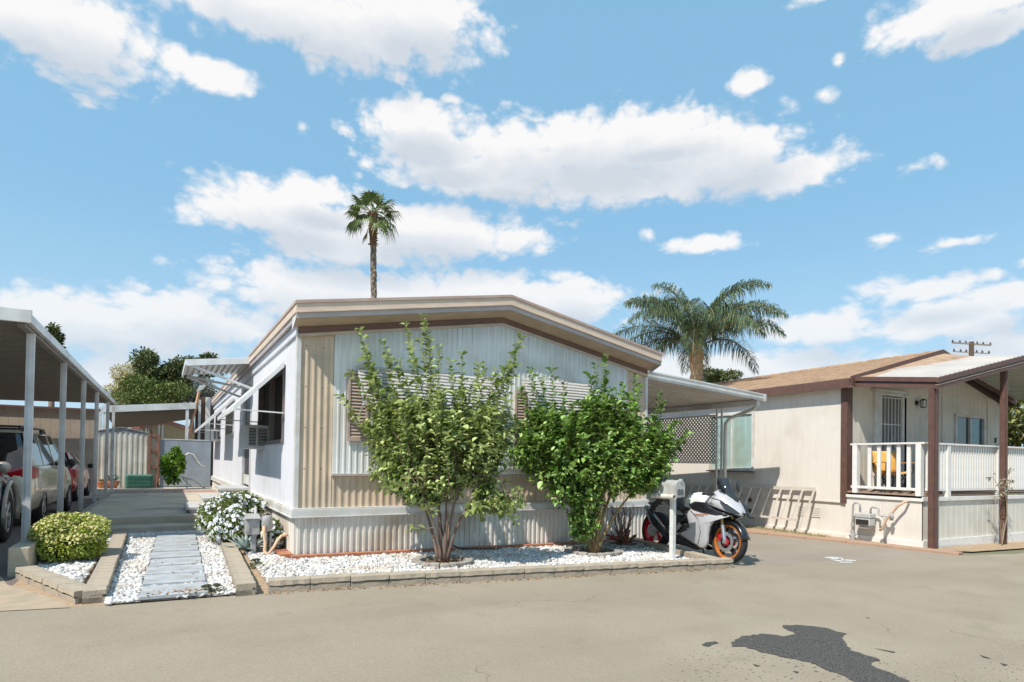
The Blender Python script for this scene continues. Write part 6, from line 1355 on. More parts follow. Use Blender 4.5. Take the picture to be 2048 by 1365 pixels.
def mound(name, c, r, label, cat, n, L, W_, lm, base_in=None, flowers=None, seed=2, shell=.75, lumps=12, lumpr=.38, nflow=0, fm=None, fsize=.02, box=1.0):
    """dense low plant: leaves on the skin of many lumps"""
    g = np.random.default_rng(seed); root = empty(name, (c[0], c[1], G(c[0])), label=label, cat=cat)
    cl = []
    for i in range(lumps):
        v = g.normal(size=3); v /= np.linalg.norm(v); v[2] = abs(v[2]) if i % 3 else v[2] * .5; cl.append(v * (1 - lumpr) * .95)
    cl = np.array(cl); idx = g.integers(0, lumps, n); d = rnd_unit(n); p = cl[idx] + d * lumpr * g.uniform(shell, 1.05, (n, 1)); p = np.sign(p) * np.abs(p) ** box
    P = p * np.array(r) + np.array([0, 0, c[2]]); keep = P[:, 2] > .02
    P, d = P[keep], d[keep]; D = d + g.normal(0, .6, d.shape); V, Fc = leaf_mesh(P, D, rnd_unit(len(P)) * .5 + np.array([0, 0, 1.]), L * g.lognormal(0, .2, len(P)), W_ * np.ones(len(P))); np_obj('leaves', V, Fc, lm, root)
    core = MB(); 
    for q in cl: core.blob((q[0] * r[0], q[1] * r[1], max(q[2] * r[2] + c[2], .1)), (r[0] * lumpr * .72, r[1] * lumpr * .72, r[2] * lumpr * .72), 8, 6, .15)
    core.build('dark_core', pm('shade_green', (.035, .05, .015), (.06, .05, .03), scale=30, rough=1), root, local=True)  # solid dark blobs: the shade between the leaves put in as colour
    if nflow:
        k = P[:, 2] > flowers; cand = P[k]; dd = d[k]; sel = g.choice(len(cand), min(nflow, len(cand)), replace=False); Q = cand[sel] + dd[sel] * .02
        V_, F_ = [], []; 
        a = np.arange(5) * 2 * np.pi / 5
        for q, n_ in zip(Q, dd[sel]):
            n_ = n_ + np.array([-.3, -.5, .5]); n_ /= np.linalg.norm(n_); u = np.cross(n_, [0, 0, 1.]) + 1e-3; u /= np.linalg.norm(u); w = np.cross(n_, u); s = fsize * g.uniform(.7, 1.25); o = len(V_)
            for aa in a:
                pd_ = u * np.cos(aa) + w * np.sin(aa); sd = -u * np.sin(aa) + w * np.cos(aa); V_ += [q, q + pd_ * s * .6 + sd * s * .45 + n_ * s * .1, q + pd_ * s * 1.05 + n_ * s * .0, q + pd_ * s * .6 - sd * s * .45 + n_ * s * .1]
            F_ += [[o + 4 * i + j for j in range(4)] for i in range(5)]
        np_obj('flowers', np.array(V_), np.array(F_), fm, root, kind='stuff')
    return root
m_leaf3 = pm('yellow_green_leaf', (.30, .38, .06), (.58, .60, .13), scale=5, rough=.5, island=.7, trans=.2)
m_fl1 = pm('pink_beige_flower', (.52, .44, .22), (.46, .44, .18), scale=20, rough=.8, island=.3)
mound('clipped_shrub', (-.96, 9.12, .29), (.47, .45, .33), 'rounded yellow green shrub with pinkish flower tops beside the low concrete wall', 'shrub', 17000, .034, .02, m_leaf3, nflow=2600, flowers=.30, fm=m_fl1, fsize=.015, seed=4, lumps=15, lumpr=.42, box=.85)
m_leaf4 = pm('hydrangea_leaf', (.12, .20, .03), (.20, .24, .06), scale=5, rough=.5, island=.6, trans=.2)
m_fl2 = pm('white_flower', (.82, .84, .88), (.75, .77, .82), scale=10, rough=.7, trans=.2)
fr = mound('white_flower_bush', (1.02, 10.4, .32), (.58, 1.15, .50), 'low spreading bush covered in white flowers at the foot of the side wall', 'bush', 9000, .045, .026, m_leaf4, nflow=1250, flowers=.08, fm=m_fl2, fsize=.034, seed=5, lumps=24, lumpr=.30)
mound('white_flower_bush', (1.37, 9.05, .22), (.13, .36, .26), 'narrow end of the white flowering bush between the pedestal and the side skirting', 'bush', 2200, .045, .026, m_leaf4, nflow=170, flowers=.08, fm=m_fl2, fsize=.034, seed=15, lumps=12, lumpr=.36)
# agave rosette
m_agv = pm('agave_leaf', (.33, .40, .36), (.26, .33, .30), scale=6, rough=.6)
ag = empty('agave', (1.04, 9.0, .02), label='small blue grey agave rosette in front of the white flower bush', cat='agave')
for i in range(22):
    a = i * 2.4; tl = .25 + .9 * (i / 22); mb = MB(); rws = []; L = .36 - .10 * (i / 22); o = Vector((math.cos(a), math.sin(a), 0)); s = Vector((-math.sin(a), math.cos(a), 0))
    for k in range(6):
        t_ = k / 5; w = .042 * (math.sin(math.pi * min(1, .25 + t_ * .75)) ** .8) * (1 - t_ * .35) + .001; p = o * (L * t_ * math.cos(tl)) + Vector((0, 0, .03 + L * t_ * math.sin(tl) - .04 * t_ * t_ * (1 - i / 22)))
        rws.append([p - s * w + Vector((0, 0, .014 * (1 - t_))), p - Vector((0, 0, .008)), p + s * w + Vector((0, 0, .014 * (1 - t_)))])
    mb.rows(rws); mb.build('leaf', m_agv, ag, local=True, smooth=True, solid=.006)
mound('small_weed', (.98 + .02, 7.35 + .5, .03), (.09, .07, .05), 'tiny grey green weed on the pebbles below the agave', 'weed', 260, .03, .01, pm('weed_green', (.20, .24, .12), (.3, .28, .16), island=.4), seed=9, lumps=5)
mound('small_weed', (.43, 6.47, .02), (.13, .06, .05), 'green and brown weed tuft at the lane end of the slab walk', 'weed', 420, .03, .010, MATS['weed_green'], seed=10, lumps=6)
m_dry = pm('dry_leaf', (.38, .22, .12), (.28, .18, .10), rough=.9, island=.4)
P = []
for i in range(620):
    t_ = random.random(); r_ = random.random()
    if r_ < .4: P.append((.93 + t_ * 6.0 + random.gauss(0, .02), 6.33 - .73 * t_ / 6 * 6.0 - abs(random.gauss(0, .035)), .006))
    elif r_ < .6: P.append((random.gauss(.25, .16), random.gauss(6.5, .06), .06))
    elif r_ < .75: P.append((random.gauss(3.3, .35), random.gauss(7.2, .3), .08))
    elif r_ < .9: P.append((random.gauss(5.8, .4), random.gauss(7.1, .3), .05))
    else: P.append((random.uniform(-.4, .8), random.uniform(6.6, 11), .06))
P = np.array(P); P[:, 2] += np.array([G(x) for x in P[:, 0]]); V, Fc = leaf_mesh(P, rng.normal(size=P.shape) * np.array([1, 1, .15]), rnd_unit(len(P)) * .4 + np.array([0, 0, 1]), .035, .018)
np_obj('fallen_leaves', V, Fc, m_dry, label='dry brown leaves scattered along the kerb and the bed', cat='leaves', kind='stuff')
# bare plant in the third ring
c3 = (6.75, 7.72, G(6.75) + .03); bp = empty('bare_plant', c3, label='leafless dry plant with reddish blades between the glossy shrub and the motorcycle', cat='plant')
mb = MB()
for i in range(15):
    a = random.uniform(0, 6.28); t_ = random.uniform(.25, .9); p0 = Vector((random.uniform(-.05, .05), random.uniform(-.05, .05), 0)); e = Vector((math.cos(a) * t_ * .45, math.sin(a) * t_ * .3, random.uniform(.35, .85)))
    mb.tube([p0, p0.lerp(e, .5) + Vector((0, 0, -.03)), e], [.014, .009, .004], 5); 
    for j in range(2): q = p0.lerp(e, random.uniform(.4, .8)); mb.tube([q, q + Vector((random.uniform(-.15, .15), random.uniform(-.1, .1), random.uniform(.08, .22)))], [.006, .003], 4)
mb.build('stems', m_bark, bp, local=True)
P = rng.normal(0, .05, (46, 3)); P[:, 2] = np.abs(P[:, 2]) + .03; D = rnd_unit(46); D[:, 2] = np.abs(D[:, 2]) * .9 + .15
V, Fc = leaf_mesh(P, D, rnd_unit(46), rng.uniform(.15, .35, 46), .02 * np.ones(46)); np_obj('blades', V, Fc, pm('red_blade', (.42, .04, .05), (.30, .22, .10), scale=30, rough=.6, island=.5), bp)

# weeds along the ladder
def W2(x, y): v = nb.matrix_basis @ Vector((x, y, 0)); return v
P = []
for i in range(2600): y = random.uniform(.2, 9); v = W2(-.35 + random.gauss(0, .12) - .05, y); P.append((v.x, v.y, G(v.x) + .002))
P = np.array(P); D = rng.normal(size=P.shape) * .6; D[:, 2] = np.abs(D[:, 2]) + .4
V, Fc = leaf_mesh(P, D, rnd_unit(len(P)), rng.uniform(.03, .08, len(P)), .006 * np.ones(len(P))); np_obj('weed_strip', V, Fc, pm('strip_weed', (.28, .27, .10), (.38, .33, .18), scale=3, island=.5, rough=.8), label='dry weeds growing along the foot of the beige wall behind the ladder', cat='weeds', kind='stuff')
# flush reddish edging in front of the strip
m_redc = pm('reddish_edging', (.42, .26, .18), (.34, .23, .16), scale=5, rough=.9, bump=.5, bscale=40)
eg = [(12.2, 5.05, 0), (12.05, 6.1, 0), (11.4, 9.2, 0), (11.6, 14, 0)]
for a, b in zip(eg[:-1], eg[1:]):
    a = Vector(a); b = Vector(b); n = max(1, round((b - a).length / .8)); st_e = (b - a) / n
    for i in range(n):
        p = a + st_e * (i + .5); o = MB().box(-st_e.length / 2 + .004, st_e.length / 2 - .004, -.13, .13, -.03, .045).build('edging_slab', m_redc, bevel=.01, label='reddish edging slab along the right side of the driveway', cat='edging', group='reddish edging slabs right of the driveway'); o.location = (p.x, p.y, G(p.x)); o.rotation_euler = (0, 0, math.atan2(st_e.y, st_e.x))
a = Vector((12.2, 5.03, 0)); b = Vector((13.05, 5.05, 0)); 

# ================================================================== FAR OBJECTS beyond the patio
FY = 29.6
def fx(u, y=FY): return atY(u, 930, y).x
def fz(v, u, y=FY): return atY(u, v, y).z
sh = empty('garden_shed', (fx(245), FY, .0), label='pale ribbed metal shed with low grey gable roof at the end of the patio', cat='shed')
x0, x1 = fx(188), fx(294); zt_ = fz(866, 245); m_shed = streaky('shed_metal', (.66, .62, .54), (.56, .52, .45), (.44, .38, .3))
mb = MB(); corr(mb, (x0, FY, 0), (1, 0, 0), (0, -1, 0), x1 - x0, lambda s: -.02, lambda s: zt_, .19, RIB); corr(mb, (x1, FY, 0), (0, 1, 0), (1, 0, 0), 2, lambda s: -.02, lambda s: zt_, .19, RIB); mb.build('wall', m_shed, sh)
xm = (x0 + x1) / 2; mb = MB(); mb.prism([(x0 - .05, FY - .06, zt_), (xm, FY - .06, fz(856, 245)), (x1 + .05, FY - .06, zt_), (x1 + .05, FY - .06, zt_ + .04), (xm, FY - .06, fz(856, 245) + .04), (x0 - .05, FY - .06, zt_ + .04)], (0, 2.1, 0)); mb.prism([(x0, FY - .02, zt_), (x1, FY - .02, zt_), (xm, FY - .02, fz(856, 245))], (0, .02, 0)); mb.build('roof', pm('shed_roof', (.28, .29, .30), (.22, .22, .22)), sh)
wr_ = empty('wooden_rack', (fx(307), FY, .0), label='open wooden rack with dark red frame between the shed and the grey panels', cat='rack')
x0, x1 = fx(296), fx(319); mb = MB()
for x in (x0, x1 - .09): mb.box(x, x + .09, FY - .12, FY - .03, .0, fz(869, 300))
for v in (872, 903, 935): z = fz(v, 307); mb.box(x0, x1, FY - .1, FY - .04, z - .05, z + .04)
mb.build('frame', pm('red_brown_wood', (.30, .13, .09), (.22, .1, .07), scale=12, rough=.9), wr_); MB().box(x0 + .05, x1 - .05, FY - .03, FY, .0, fz(872, 300)).build('back_board', pm('plywood', (.60, .48, .34), (.48, .38, .28), scale=10, stretch=(1, 1, 6), rough=.9), wr_)
gp = empty('panel_fence', (fx(370), FY, .0), label='flat grey panel fence behind the green bush and the lounge chair', cat='fence')
x0, x1 = fx(320), fx(421); zt_ = fz(881, 370); m_gp = pm('grey_panel', (.34, .37, .41), (.27, .29, .33), scale=2, rough=.5)
MB().box(x0, fx(355), FY - .05, FY, .05, zt_).build('panel', m_gp, gp); MB().box(fx(355) + .01, x1, FY - .045, FY, .05, zt_).build('panel', m_gp, gp); MB().box(x0, x1, FY - .06, FY + .01, zt_, zt_ + .04).build('top_rail', m_alum, gp)
# white post and dark brown shed, ladder leaning on it
bs = empty('brown_shed', (fx(405), FY + 1.2, .0), label='dark brown boarded shed behind the grey panels, at the rear of the home', cat='shed')
y = FY + 1.2; mb = MB(); corr(mb, (fx(388, y), y, 0), (1, 0, 0), (0, -1, 0), 2.2, lambda s: -.02, lambda s: fz(795, 400, y), .25, GRV); mb.build('wall', pm('dark_brown_boards', (.10, .065, .05), (.14, .09, .07), scale=8, stretch=(4, 4, .4), rough=.9), bs)
MB().box(fx(394, y), fx(399, y), y - .12, y - .03, .0, fz(800, 396, y)).build('white_post', m_trimw, bs); MB().box(fx(408, y), fx(418, y), y - .1, y - .03, .0, fz(795, 410, y)).build('pale_board', m_bei, bs)
ol = empty('wooden_ladder', (fx(384), FY + .6, .0), label='orange brown extension ladder leaning up behind the grey panels', cat='ladder')
y = FY + .9; a0, a1 = atY(371, 900, y - .5), atY(399, 782, y); off = Vector((.42, .1, 0)); m_ol = pm('orange_ladder', (.55, .30, .18), (.45, .25, .15), rough=.7)
MB().bar(a0, a1, .07, .10).build('rail', m_ol, ol); MB().bar(a0 + off * .0 + Vector((.0, .45, 0)), a1 + Vector((.0, .45, 0)), .07, .10).build('rail', m_ol, ol)
for k in range(9): p = a0.lerp(a1, (k + .5) / 9); MB().bar(p, p + Vector((0, .45, 0)), .03).build('rung', m_metal, ol)
mb = MB(); q = atY(402, 772, y); mb.hexa([q + Vector(v) for v in ((-.2, -.05, -.3), (.1, -.05, -.15), (.1, .05, -.15), (-.2, .05, -.3))], [q + Vector(v) for v in ((-.05, -.05, .0), (.25, -.05, .12), (.25, .05, .12), (-.05, .05, .0))]); mb.build('hanging_sheet', m_alum, label='bent white metal sheet hanging at the top of the leaning ladder', cat='metal sheet')
# carport roof further back, tipped so that its dark underside shows
fcp = empty('far_carport', (fx(300, 30), 30, 0), label='white edged flat carport roof with dark underside beyond the shed', cat='carport')
ya, yb = 30.0, 37.0; A = [atY(205, 818, ya), atY(392, 811, ya), atY(381, 838, yb), atY(232, 858, yb)]
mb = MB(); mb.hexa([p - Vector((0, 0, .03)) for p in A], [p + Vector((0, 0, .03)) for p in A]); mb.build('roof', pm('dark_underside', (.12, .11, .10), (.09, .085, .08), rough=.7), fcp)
mb = MB(); mb.hexa([A[0] + Vector((0, -.08, -.16)), A[1] + Vector((0, -.08, -.16)), A[1] + Vector((0, -.02, -.16)), A[0] + Vector((0, -.02, -.16))], [A[0] + Vector((0, -.08, .12)), A[1] + Vector((0, -.08, .12)), A[1] + Vector((0, -.02, .12)), A[0] + Vector((0, -.02, .12))]); mb.build('fascia', m_alum, fcp)
for u in (198, 207, 372): p = atY(u, 930, ya); MB().box(p.x - .06, p.x + .06, ya - .06, ya + .06, 0, atY(u, 815, ya).z).build('post', m_alum, fcp)
fh = empty('far_house', (fx(320, 42), 42, 0), label='distant tan house with reddish roof edge under the far carport', cat='house')
y = 42; P0, P1, P2 = atY(240, 866, y), atY(330, 843, y), atY(392, 862, y)
mb = MB(); mb.add([(P0.x, y, 0), (P2.x, y, 0), tuple(P2), tuple(P1), tuple(P0)], [(0, 1, 2, 3, 4)]); mb.add([(P2.x, y, 0), (P2.x, y + 8, 0), (P2.x, y + 8, P2.z), tuple(P2)], [(0, 1, 2, 3)]); mb.build('wall', pm('far_tan_wall', (.40, .32, .18), (.34, .27, .16)), fh)
mb = MB(); mb.bar(P0, P1, .2, .22, up=(0, 0, 1)); mb.bar(P1, P2, .2, .22); mb.build('fascia', pm('reddish_fascia', (.36, .17, .13)), fh)
mb = MB(); mb.hexa([P0, P1, P1 + Vector((0, 8, 0)), P0 + Vector((0, 8, 0))], [P0 + Vector((0, 0, .1)), P1 + Vector((0, 0, .1)), P1 + Vector((0, 8, .1)), P0 + Vector((0, 8, .1))]); mb.hexa([P1, P2, P2 + Vector((0, 8, 0)), P1 + Vector((0, 8, 0))], [P1 + Vector((0, 0, .1)), P2 + Vector((0, 0, .1)), P2 + Vector((0, 8, .1)), P1 + Vector((0, 8, .1))]); mb.build('roof', m_shing, fh)
# window frames of that house
mb = MB()
for u in (262, 283, 292, 318, 325): p = atY(u, 870, y); mb.box(p.x - .05, p.x + .05, y - .06, y - .01, .2, p.z + .6)
mb.build('wall_post', m_trimw, fh)
# utility box, pots, bush, lounge chair
gx0, gx1, gy = fx(251, 28.8), fx(307, 28.8), 28.8
ub = empty('utility_box', ((gx0 + gx1) / 2, gy, .0), label='low green slatted utility box on the paving in front of the shed', cat='utility box')
m_ub = pm('green_plastic', (.07, .20, .14), (.05, .15, .11), rough=.5); MB().box(gx0, gx1, gy, gy + .6, .0, fz(950, 280, gy)).build('box', m_ub, ub, bevel=.06)
mb = MB(); z = .1
while z < fz(953, 280, gy): mb.box(gx0 + .08, gx1 - .08, gy - .02, gy - .001, z, z + .03); z += .055
mb.build('slat', m_ub, ub, bevel=.008)
m_terra = pm('terracotta', (.55, .22, .12), (.45, .18, .1), scale=8, rough=.85)
for (u, lb, pl) in ((206, 'wide terracotta pot with green sprouts by the shed, left of the other pot', 1), (226, 'terracotta bowl with a small spiky plant by the shed, right of the other pot', 2)):
    y = 29.2; x = fx(u, y); pt_ = empty('flower_pot', (x, y, .0), label=lb, cat='flower pot')
    MB().lathe([(0, 0), (.14, 0), (.23, .2), (.25, .26), (.25, .30), (.21, .30), (.2, .26), (0, .25)], (0, 0, 0), n=20).build('pot', m_terra, pt_, local=True, smooth=True, auto=40)
    k = 40; V, Fc = leaf_mesh(np.stack([rng.normal(0, .05, k), rng.normal(0, .05, k), np.full(k, .26)], 1), np.stack([rng.normal(0, .6, k), rng.normal(0, .6, k), np.ones(k)], 1), rnd_unit(k), .14 if pl == 1 else .36, .04); np_obj('leaves', V, Fc, m_leaf4 if pl == 1 else m_agv, pt_)
bx0 = fx(346, 27.8)
mound('leafy_bush', (bx0, 27.8, .80), (.44, .42, .98), 'bright green upright bush in front of the grey panels', 'bush', 3000, .11, .06, pm('bright_leaf', (.12, .26, .02), (.22, .34, .05), rough=.4, island=.6, trans=.2), seed=12, lumps=26, lumpr=.25, box=.9)
lc = empty('lounge_chair', (fx(392, 28), 28, .0), label='white wrought lounge chair with a curved back beside the green bush', cat='chair')
def fpt(u, v, y=24.2): return atY(u, v, y)
m_lc = pm('lounge_white', (.66, .62, .55), (.5, .48, .44), scale=10, rough=.7)
crv = [(369, 948), (366, 930), (369, 914), (377, 907), (386, 910), (394, 922), (402, 932), (416, 937)]
ra = [fpt(u, v, 28.0) for u, v in crv]; rb = [p + Vector((0, .55, 0)) for p in ra]
mb = MB(); mb.rows([ra[:6], rb[:6]]); mb.build('back_sling', pm('navy_sling', (.07, .08, .12), (.1, .1, .14), rough=.8), lc, solid=.03)
mb = MB()
for o_ in (Vector((0, -.03, 0)), Vector((0, .58, 0))): mb.tube([p + o_ for p in ra], .035, 7)
for o_ in (0, .55):
    mb.tube([fpt(364, 955, 28.0 + o_), fpt(385, 960, 28.0 + o_), fpt(398, 968, 28.0 + o_), fpt(412, 978, 28.0 + o_)], .03, 7); mb.tube([fpt(366, 958, 28.0 + o_), fpt(385, 975, 28.0 + o_)], .025, 6)
    mb.tube([fpt(374, 958, 28.0 + o_), fpt(374, 977, 28.0 + o_)], .025, 6); mb.tube([fpt(396, 966, 28.0 + o_), fpt(410, 979, 28.0 + o_)], .025, 6)
mb.build('frame', m_lc, lc, smooth=True)

# ================================================================== TREES
def tree(name, u, v, dist, rw, rh, label, lm, n, L, W_, seed, group=None, lumps=14, vb=960, lumpr=.42, trunk=.18, crownc=None, ragged=.3):
    d = ray(u, v); h = math.hypot(d.x, d.y); c = C0 + d * (dist / h); g = np.random.default_rng(seed)
    root = empty(name, (c.x, c.y, G(c.x) - .02), label=label, cat='tree', group=group); z0 = c.z - root.location.z
    cl = g.normal(size=(lumps, 3)); cl /= np.linalg.norm(cl, axis=1, keepdims=True); cl *= g.uniform(.35, .85, (lumps, 1)); sz = g.uniform(lumpr * .6, lumpr * 1.2, lumps)
    idx = g.integers(0, lumps, n); dd = rnd_unit(n); p = cl[idx] + dd * sz[idx][:, None] * g.uniform(.5, 1 + ragged, (n, 1)); P = p * np.array([rw, rw, rh]) + np.array([0, 0, z0])
    V, Fc = leaf_mesh(P, dd + g.normal(0, .8, dd.shape), rnd_unit(n) * .6 + np.array([0, 0, 1.]), L * g.lognormal(0, .25, n), W_ * np.ones(n)); np_obj('crown', V, Fc, lm, root)
    mb = MB(); zb_ = z0 - rh * .5; mb.tube([(0, 0, 0), (.05, 0, zb_ * .5), (0, .05, zb_)], [trunk, trunk * .8, trunk * .6], 8)
    for q in cl[:8]: mb.tube([(0, .05, zb_), (q[0] * rw * .5, q[1] * rw * .5, (zb_ + z0 + q[2] * rh) / 2), (q[0] * rw, q[1] * rw, z0 + q[2] * rh)], [trunk * .5, trunk * .3, trunk * .12], 6)
    mb.build('trunk', m_bark, root, local=True, smooth=True); return root
m_lt1 = pm('dark_olive_leaf', (.08, .105, .03), (.14, .16, .06), scale=.6, rough=.6, island=.7, trans=.15)
m_lt2 = pm('mid_green_leaf', (.10, .15, .03), (.16, .19, .05), scale=.6, rough=.6, island=.6, trans=.15)
m_lt3 = pm('tan_seed_leaf', (.60, .54, .30), (.52, .47, .25), scale=.6, rough=.8, island=.3)
m_lt4 = pm('silver_leaf', (.20, .22, .17), (.28, .28, .22), scale=.6, rough=.7, island=.5)
tree('broadleaf_tree', 322, 752, 44, 2.0, 1.9, 'tall ragged dark green tree behind the far carport', m_lt1, 9000, .19, .12, 21, lumps=24, lumpr=.24)
tree('broadleaf_tree', 300, 790, 41, 2.0, .9, 'bushy bright green tree low behind the far carport, below the tall one', m_lt2, 6000, .15, .09, 22, lumps=14)
tree('tan_tree', 266, 780, 52, 1.75, 2.1, 'smooth rounded pale tan tree behind the other trees, left of them', m_lt3, 15000, .12, .08, 23, lumps=30, lumpr=.4, ragged=.03)
tree('broadleaf_tree', 385, 795, 46, 1.9, 1.4, 'greyish green tree behind the leaning ladder', m_lt4, 5000, .16, .08, 24, lumps=14)
tree('broadleaf_tree', 408, 735, 48, 1.3, 1.0, 'dark tree top showing just above the door canopy', m_lt1, 3000, .17, .1, 25, lumps=10, lumpr=.35)
tree('broadleaf_tree', 104, 690, 40, .5, .9, 'olive tree top peeping over the left carport roof', m_lt1, 2600, .17, .11, 26, lumps=12)
tree('broadleaf_tree', 1440, 752, 60, 2.2, .9, 'small dark tree top low behind the feather palm', m_lt1, 2600, .22, .13, 27, lumps=10)
tree('leafy_tree', 2050, 880, 24, 1.5, 1.6, 'leafy yellow green tree beyond the right end of the porch', pm('laurel_leaf', (.14, .17, .04), (.24, .22, .08), rough=.4, island=.7, trans=.15), 5200, .17, .09, 28, lumps=16)

# fan palm far behind the roof
def gpt(u, v, dist): d = ray(u, v); h = math.hypot(d.x, d.y); return C0 + d * (dist / h)
m_ptrk = pm('palm_trunk', (.30, .24, .17), (.12, .09, .07), scale=5, rough=.95, bump=1, bscale=20, f0=.42, f1=.56)
m_pbr = pm('palm_dead_boots', (.17, .085, .05), (.28, .17, .10), scale=8, rough=.95, bump=1, bscale=18)
m_pf = pm('fan_frond', (.07, .115, .025), (.14, .18, .05), scale=2, rough=.45, island=.35, trans=.1)
FD = 36.0; ft = gpt(746, 428, FD); fp = empty('fan_palm', (ft.x, ft.y, 0), label='tall slender fan palm rising behind the main home', cat='palm tree')
hz_ = ft.z; lean = gpt(750, 600, FD) - ft; lean.z = 0
path = lambda z: Vector((lean.x * (1 - z / hz_) * 2.2, lean.y * (1 - z / hz_) * 2.2, z))
rws = []; nz_t = 130; rg = random.Random(4)
for k in range(nz_t):
    z = hz_ * k / (nz_t - 1); c = path(z); t_ = k / nz_t; base_r = .165 + .03 * (1 - t_) + (.12 * max(0, (t_ - .86) / .14) if t_ > .86 else 0)
    rws.append([(c.x + (base_r * rg.uniform(.86, 1.18)) * math.cos(a), c.y + (base_r * rg.uniform(.86, 1.18)) * math.sin(a), z + rg.uniform(-.03, .03)) for a in [2 * math.pi * j / 12 for j in range(12)]])
mb = MB(); mb.rows(rws[:int(nz_t * .88)], closed=True); mb.build('trunk', m_ptrk, fp, local=True)
mb = MB(); mb.rows(rws[int(nz_t * .88) - 1:], closed=True)
for k in range(70):
    z = hz_ * rg.uniform(.88, 1.0); a = rg.uniform(0, 6.28); c = path(z); o = Vector((math.cos(a), math.sin(a), 0)); mb.bar(c + o * .1, c + o * rg.uniform(.24, .34) + Vector((0, 0, rg.uniform(-.05, .2))), .09, .03)
mb.build('leaf_bases', m_pbr, fp, local=True)
def fan(mb, o, az_, el_, pl, fr_, droop, seed):
    r = random.Random(seed); d = Vector((math.cos(az_) * math.cos(el_), math.sin(az_) * math.cos(el_), math.sin(el_))); pts = [o + d * (pl * k / 4) - Vector((0, 0, droop * (k / 4) ** 2 * .35)) for k in range(5)]
    mb.tube(pts, [.03, .026, .022, .02, .018], 5); c = pts[-1]; d = (pts[-1] - pts[-3]).normalized(); s = d.cross(Vector((0, 0, 1)));
    s = (s if s.length > .1 else Vector((1, 0, 0))).normalized(); u = s.cross(d); n = 26
    for i in range(n):
        a = R_(-135 + 270 * i / (n - 1)); L = fr_ * (.75 + .25 * math.cos(a * .7)) * r.uniform(.9, 1.05); dd = d * math.cos(a) + s * math.sin(a) + u * .12 * math.cos(a * 2); e1 = c + dd * L * .6; e2 = c + dd * L + Vector((0, 0, -droop * .8 * L * r.uniform(.5, 1.1))); w = dd.cross(u).normalized() * (L * .058)
        mb.add([c, e1 + w, e2, e1 - w + u * .02], [(0, 1, 2, 3)])
mbf = MB(); top = path(hz_)
fr_l = [(math.pi * .5, 1.35, .9, .85, .1), (.4, 1.15, .9, .8, .2), (2.6, 1.1, .95, .85, .2), (-2.9, .75, 1.0, .9, .35), (0.0, .7, 1.05, .85, .4), (1.6, .6, 1.0, .85, .4), (-1.5, .7, 1.0, .9, .4), (3.0, .25, 1.1, .85, .6), (.2, .3, 1.2, .85, .6), (-.7, .2, 1.15, .85, .6), (-2.2, .15, 1.15, .85, .6), (2.2, .3, 1.1, .85, .5), (1.0, .25, 1.1, .85, .5), (-.3, -.3, 1.15, .8, .9), (2.9, -.15, 1.2, .8, .9), (-1.9, -.35, 1.1, .8, .9), (-.9, -.5, 1.05, .75, 1.1), (.7, -.3, 1.1, .75, 1.0), (-2.7, -.4, 1.05, .75, 1.0)]
for i, (a, e, pl, fr_, dr_) in enumerate(fr_l): fan(mbf, top + Vector((0, 0, .05)), a - .53, e, pl * .9, fr_ * 1.0, dr_, i)
mbf.build('fronds', m_pf, fp, local=True)
mbd = MB(); fan(mbd, top + Vector((0, 0, -.3)), 2.9, -1.1, .8, .55, .6, 50); mbd.build('dead_frond', pm('dead_frond', (.34, .24, .12)), fp, local=True)

# feather palm nearer, behind the patio cover
QD = 20.5; qt = gpt(1394, 699, QD); qp = empty('feather_palm', (qt.x, qt.y, G(qt.x)), label='feather palm with a thick tan trunk and arching drooping fronds behind the patio cover', cat='palm tree')
m_qt = pm('feather_palm_trunk', (.55, .38, .22), (.38, .25, .14), scale=6, rough=.9, bump=1, bscale=20, stretch=(1, 1, 2.5))
m_qf = pm('feather_frond', (.055, .09, .035), (.14, .18, .08), scale=3, rough=.35, island=.7, trans=.1, spec=.7)
m_qs = pm('frond_stalk', (.30, .24, .13), (.2, .17, .1), rough=.6)
hq = qt.z - qp.location.z
mb = MB(); rws = []
for k in range(50):
    z = hq * k / 49; t_ = k / 49; r = .20 + .015 * math.sin(k * 1.9) + (.03 if k % 4 == 0 else 0) - (.10 * max(0, (t_ - .93) / .07)); rws.append([(r * rg.uniform(.95, 1.05) * math.cos(a), r * rg.uniform(.95, 1.05) * math.sin(a), z) for a in [2 * math.pi * j / 16 for j in range(16)]])
mb.rows(rws, closed=True)
for k in range(26): a = k * 2.4; mb.prism([(.2 * math.cos(a - .3), .2 * math.sin(a - .3), hq - .25 - .02 * k % .3), (.22 * math.cos(a + .3), .22 * math.sin(a + .3), hq - .25), (.10 * math.cos(a), .10 * math.sin(a), hq + .35)], (.02 * math.cos(a), .02 * math.sin(a), 0))
mb.build('trunk', m_qt, qp, local=True)
stk = MB(); P, D, N_ = [], [], []; nf = 28; ELS = [22 + 60 * k / 27 for k in range(28)]; rg.shuffle(ELS)
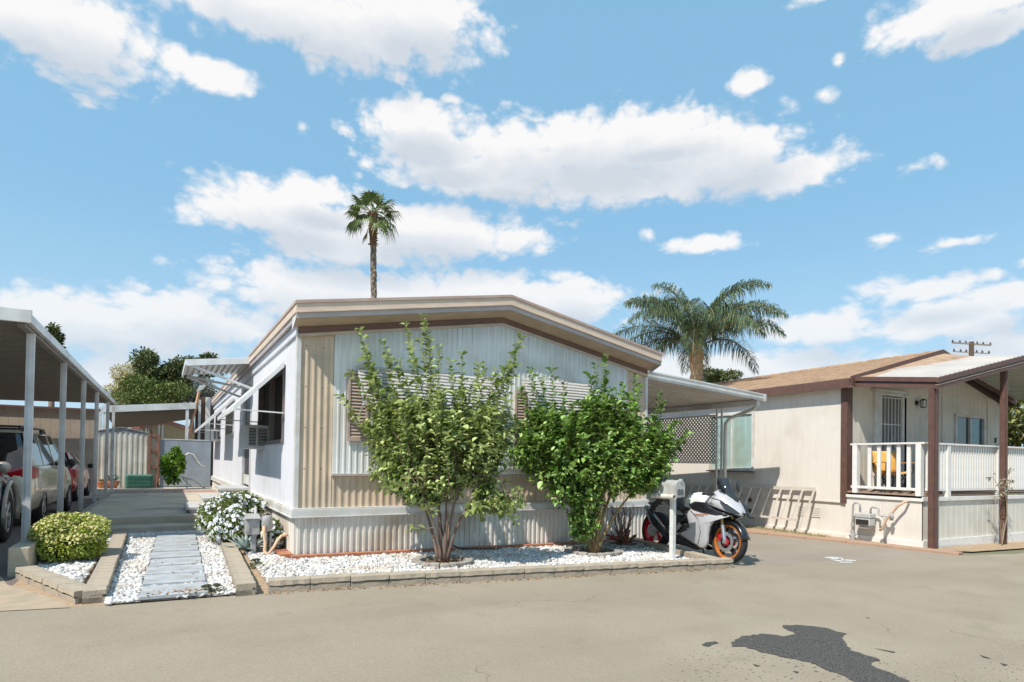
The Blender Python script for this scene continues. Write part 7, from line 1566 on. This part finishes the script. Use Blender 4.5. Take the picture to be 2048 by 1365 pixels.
for i in range(nf):
    a = i * 2.39996 + .4 + rg.uniform(-.25, .25); e0 = R_(ELS[i]); L = rg.uniform(3.0, 3.5); drp = rg.uniform(.95, 1.25)
    pts = []; p = Vector((0, 0, hq + .05)); e = e0; ns = 26
    for k in range(ns + 1):
        pts.append(p.copy()); t_ = k / ns; e = e0 - drp * 1.55 * t_ ** 1.4; p = p + Vector((math.cos(a) * math.cos(e), math.sin(a) * math.cos(e), math.sin(e))) * (L / ns)
    stk.tube(pts, [.035 * (1 - .85 * k / ns) for k in range(ns + 1)], 5, caps=False)
    for k in range(5, ns):
        for m_ in range(7):
            q = pts[k].lerp(pts[k + 1], m_ / 7); ax = (pts[k + 1] - pts[k]).normalized(); s = ax.cross(Vector((0, 0, 1))).normalized(); t_ = (k + m_ / 7) / ns
            for sg in (-1, 1):
                ll = .66 * math.sin(math.pi * (.18 + .75 * t_)) * rg.uniform(.8, 1.1)
                dd = s * sg * rg.uniform(.5, 1.0) + ax * rg.uniform(.35, .75) + Vector((0, 0, rg.uniform(-.9, .7))); P.append(tuple(q)); D.append((dd.x, dd.y, dd.z, ll)); N_.append((rg.uniform(-.5, .5), rg.uniform(-.5, .5), 1))
P = np.array(P); D = np.array(D); L = D[:, 3]; D = D[:, :3]; D /= np.linalg.norm(D, axis=1, keepdims=True); N_ = np.array(N_); S = np.cross(D, N_); S /= np.linalg.norm(S, axis=1, keepdims=True)
mid = P + D * L[:, None] * .55; tip = P + D * L[:, None] * .85 + np.array([0, 0, -1]) * L[:, None] * .5; w = .0105
V = np.stack([P - S * w * .6, P + S * w * .6, mid + S * w, tip, mid - S * w], axis=1).reshape(-1, 3); b = (np.arange(len(P)) * 5)[:, None]; Fc = np.concatenate([b + np.array([[0, 1, 2, 4]]), b + np.array([[4, 2, 3, 3]])], axis=0)
# second face is a triangle: rebuild as triangles throughout
Fc = np.concatenate([b + np.array([[0, 1, 2]]), b + np.array([[0, 2, 4]]), b + np.array([[4, 2, 3]])], axis=0)
np_obj('fronds', V, Fc, m_qf, qp); stk.build('stalks', m_qs, qp, local=True, smooth=True)

# utility pole beyond the porch roof
ut = gpt(1943, 684, 52); up_ = empty('utility_pole', (ut.x, ut.y, 0), label='dark wooden utility pole with two crossarms above the right roofs', cat='utility pole')
m_pole = pm('pole_wood', (.10, .07, .05), (.15, .1, .08), scale=6, rough=.9)
MB().tube([(0, 0, -1.5), (0, 0, ut.z)], [.19, .15], 10).build('pole', m_pole, up_, local=True)
m_arm = pm('weathered_arm', (.34, .28, .24), (.24, .2, .18))
for (dz, hl, sl) in ((-.15, 1.35, -.13), (-.75, 1.25, -.1)):
    a_ = Vector((.863, -.506, 0)); MB().bar(-a_ * hl + Vector((0, 0, ut.z + dz - sl * hl * .4)), a_ * hl + Vector((0, 0, ut.z + dz + sl * hl * .4)), .09, .10 if dz > -.5 else .05).build('crossarm', m_arm, up_, local=True)
    mb = MB()
    for k in (-1, -.62, -.3, .3, .62, 1): q = a_ * hl * k * .97 + Vector((0, 0, ut.z + dz + sl * hl * .4 * k)); mb.lathe([(.05, 0), (.06, .1), (.03, .2), (0, .22)], tuple(q), n=8)
    mb.build('insulator', m_blk_, up_, local=True)
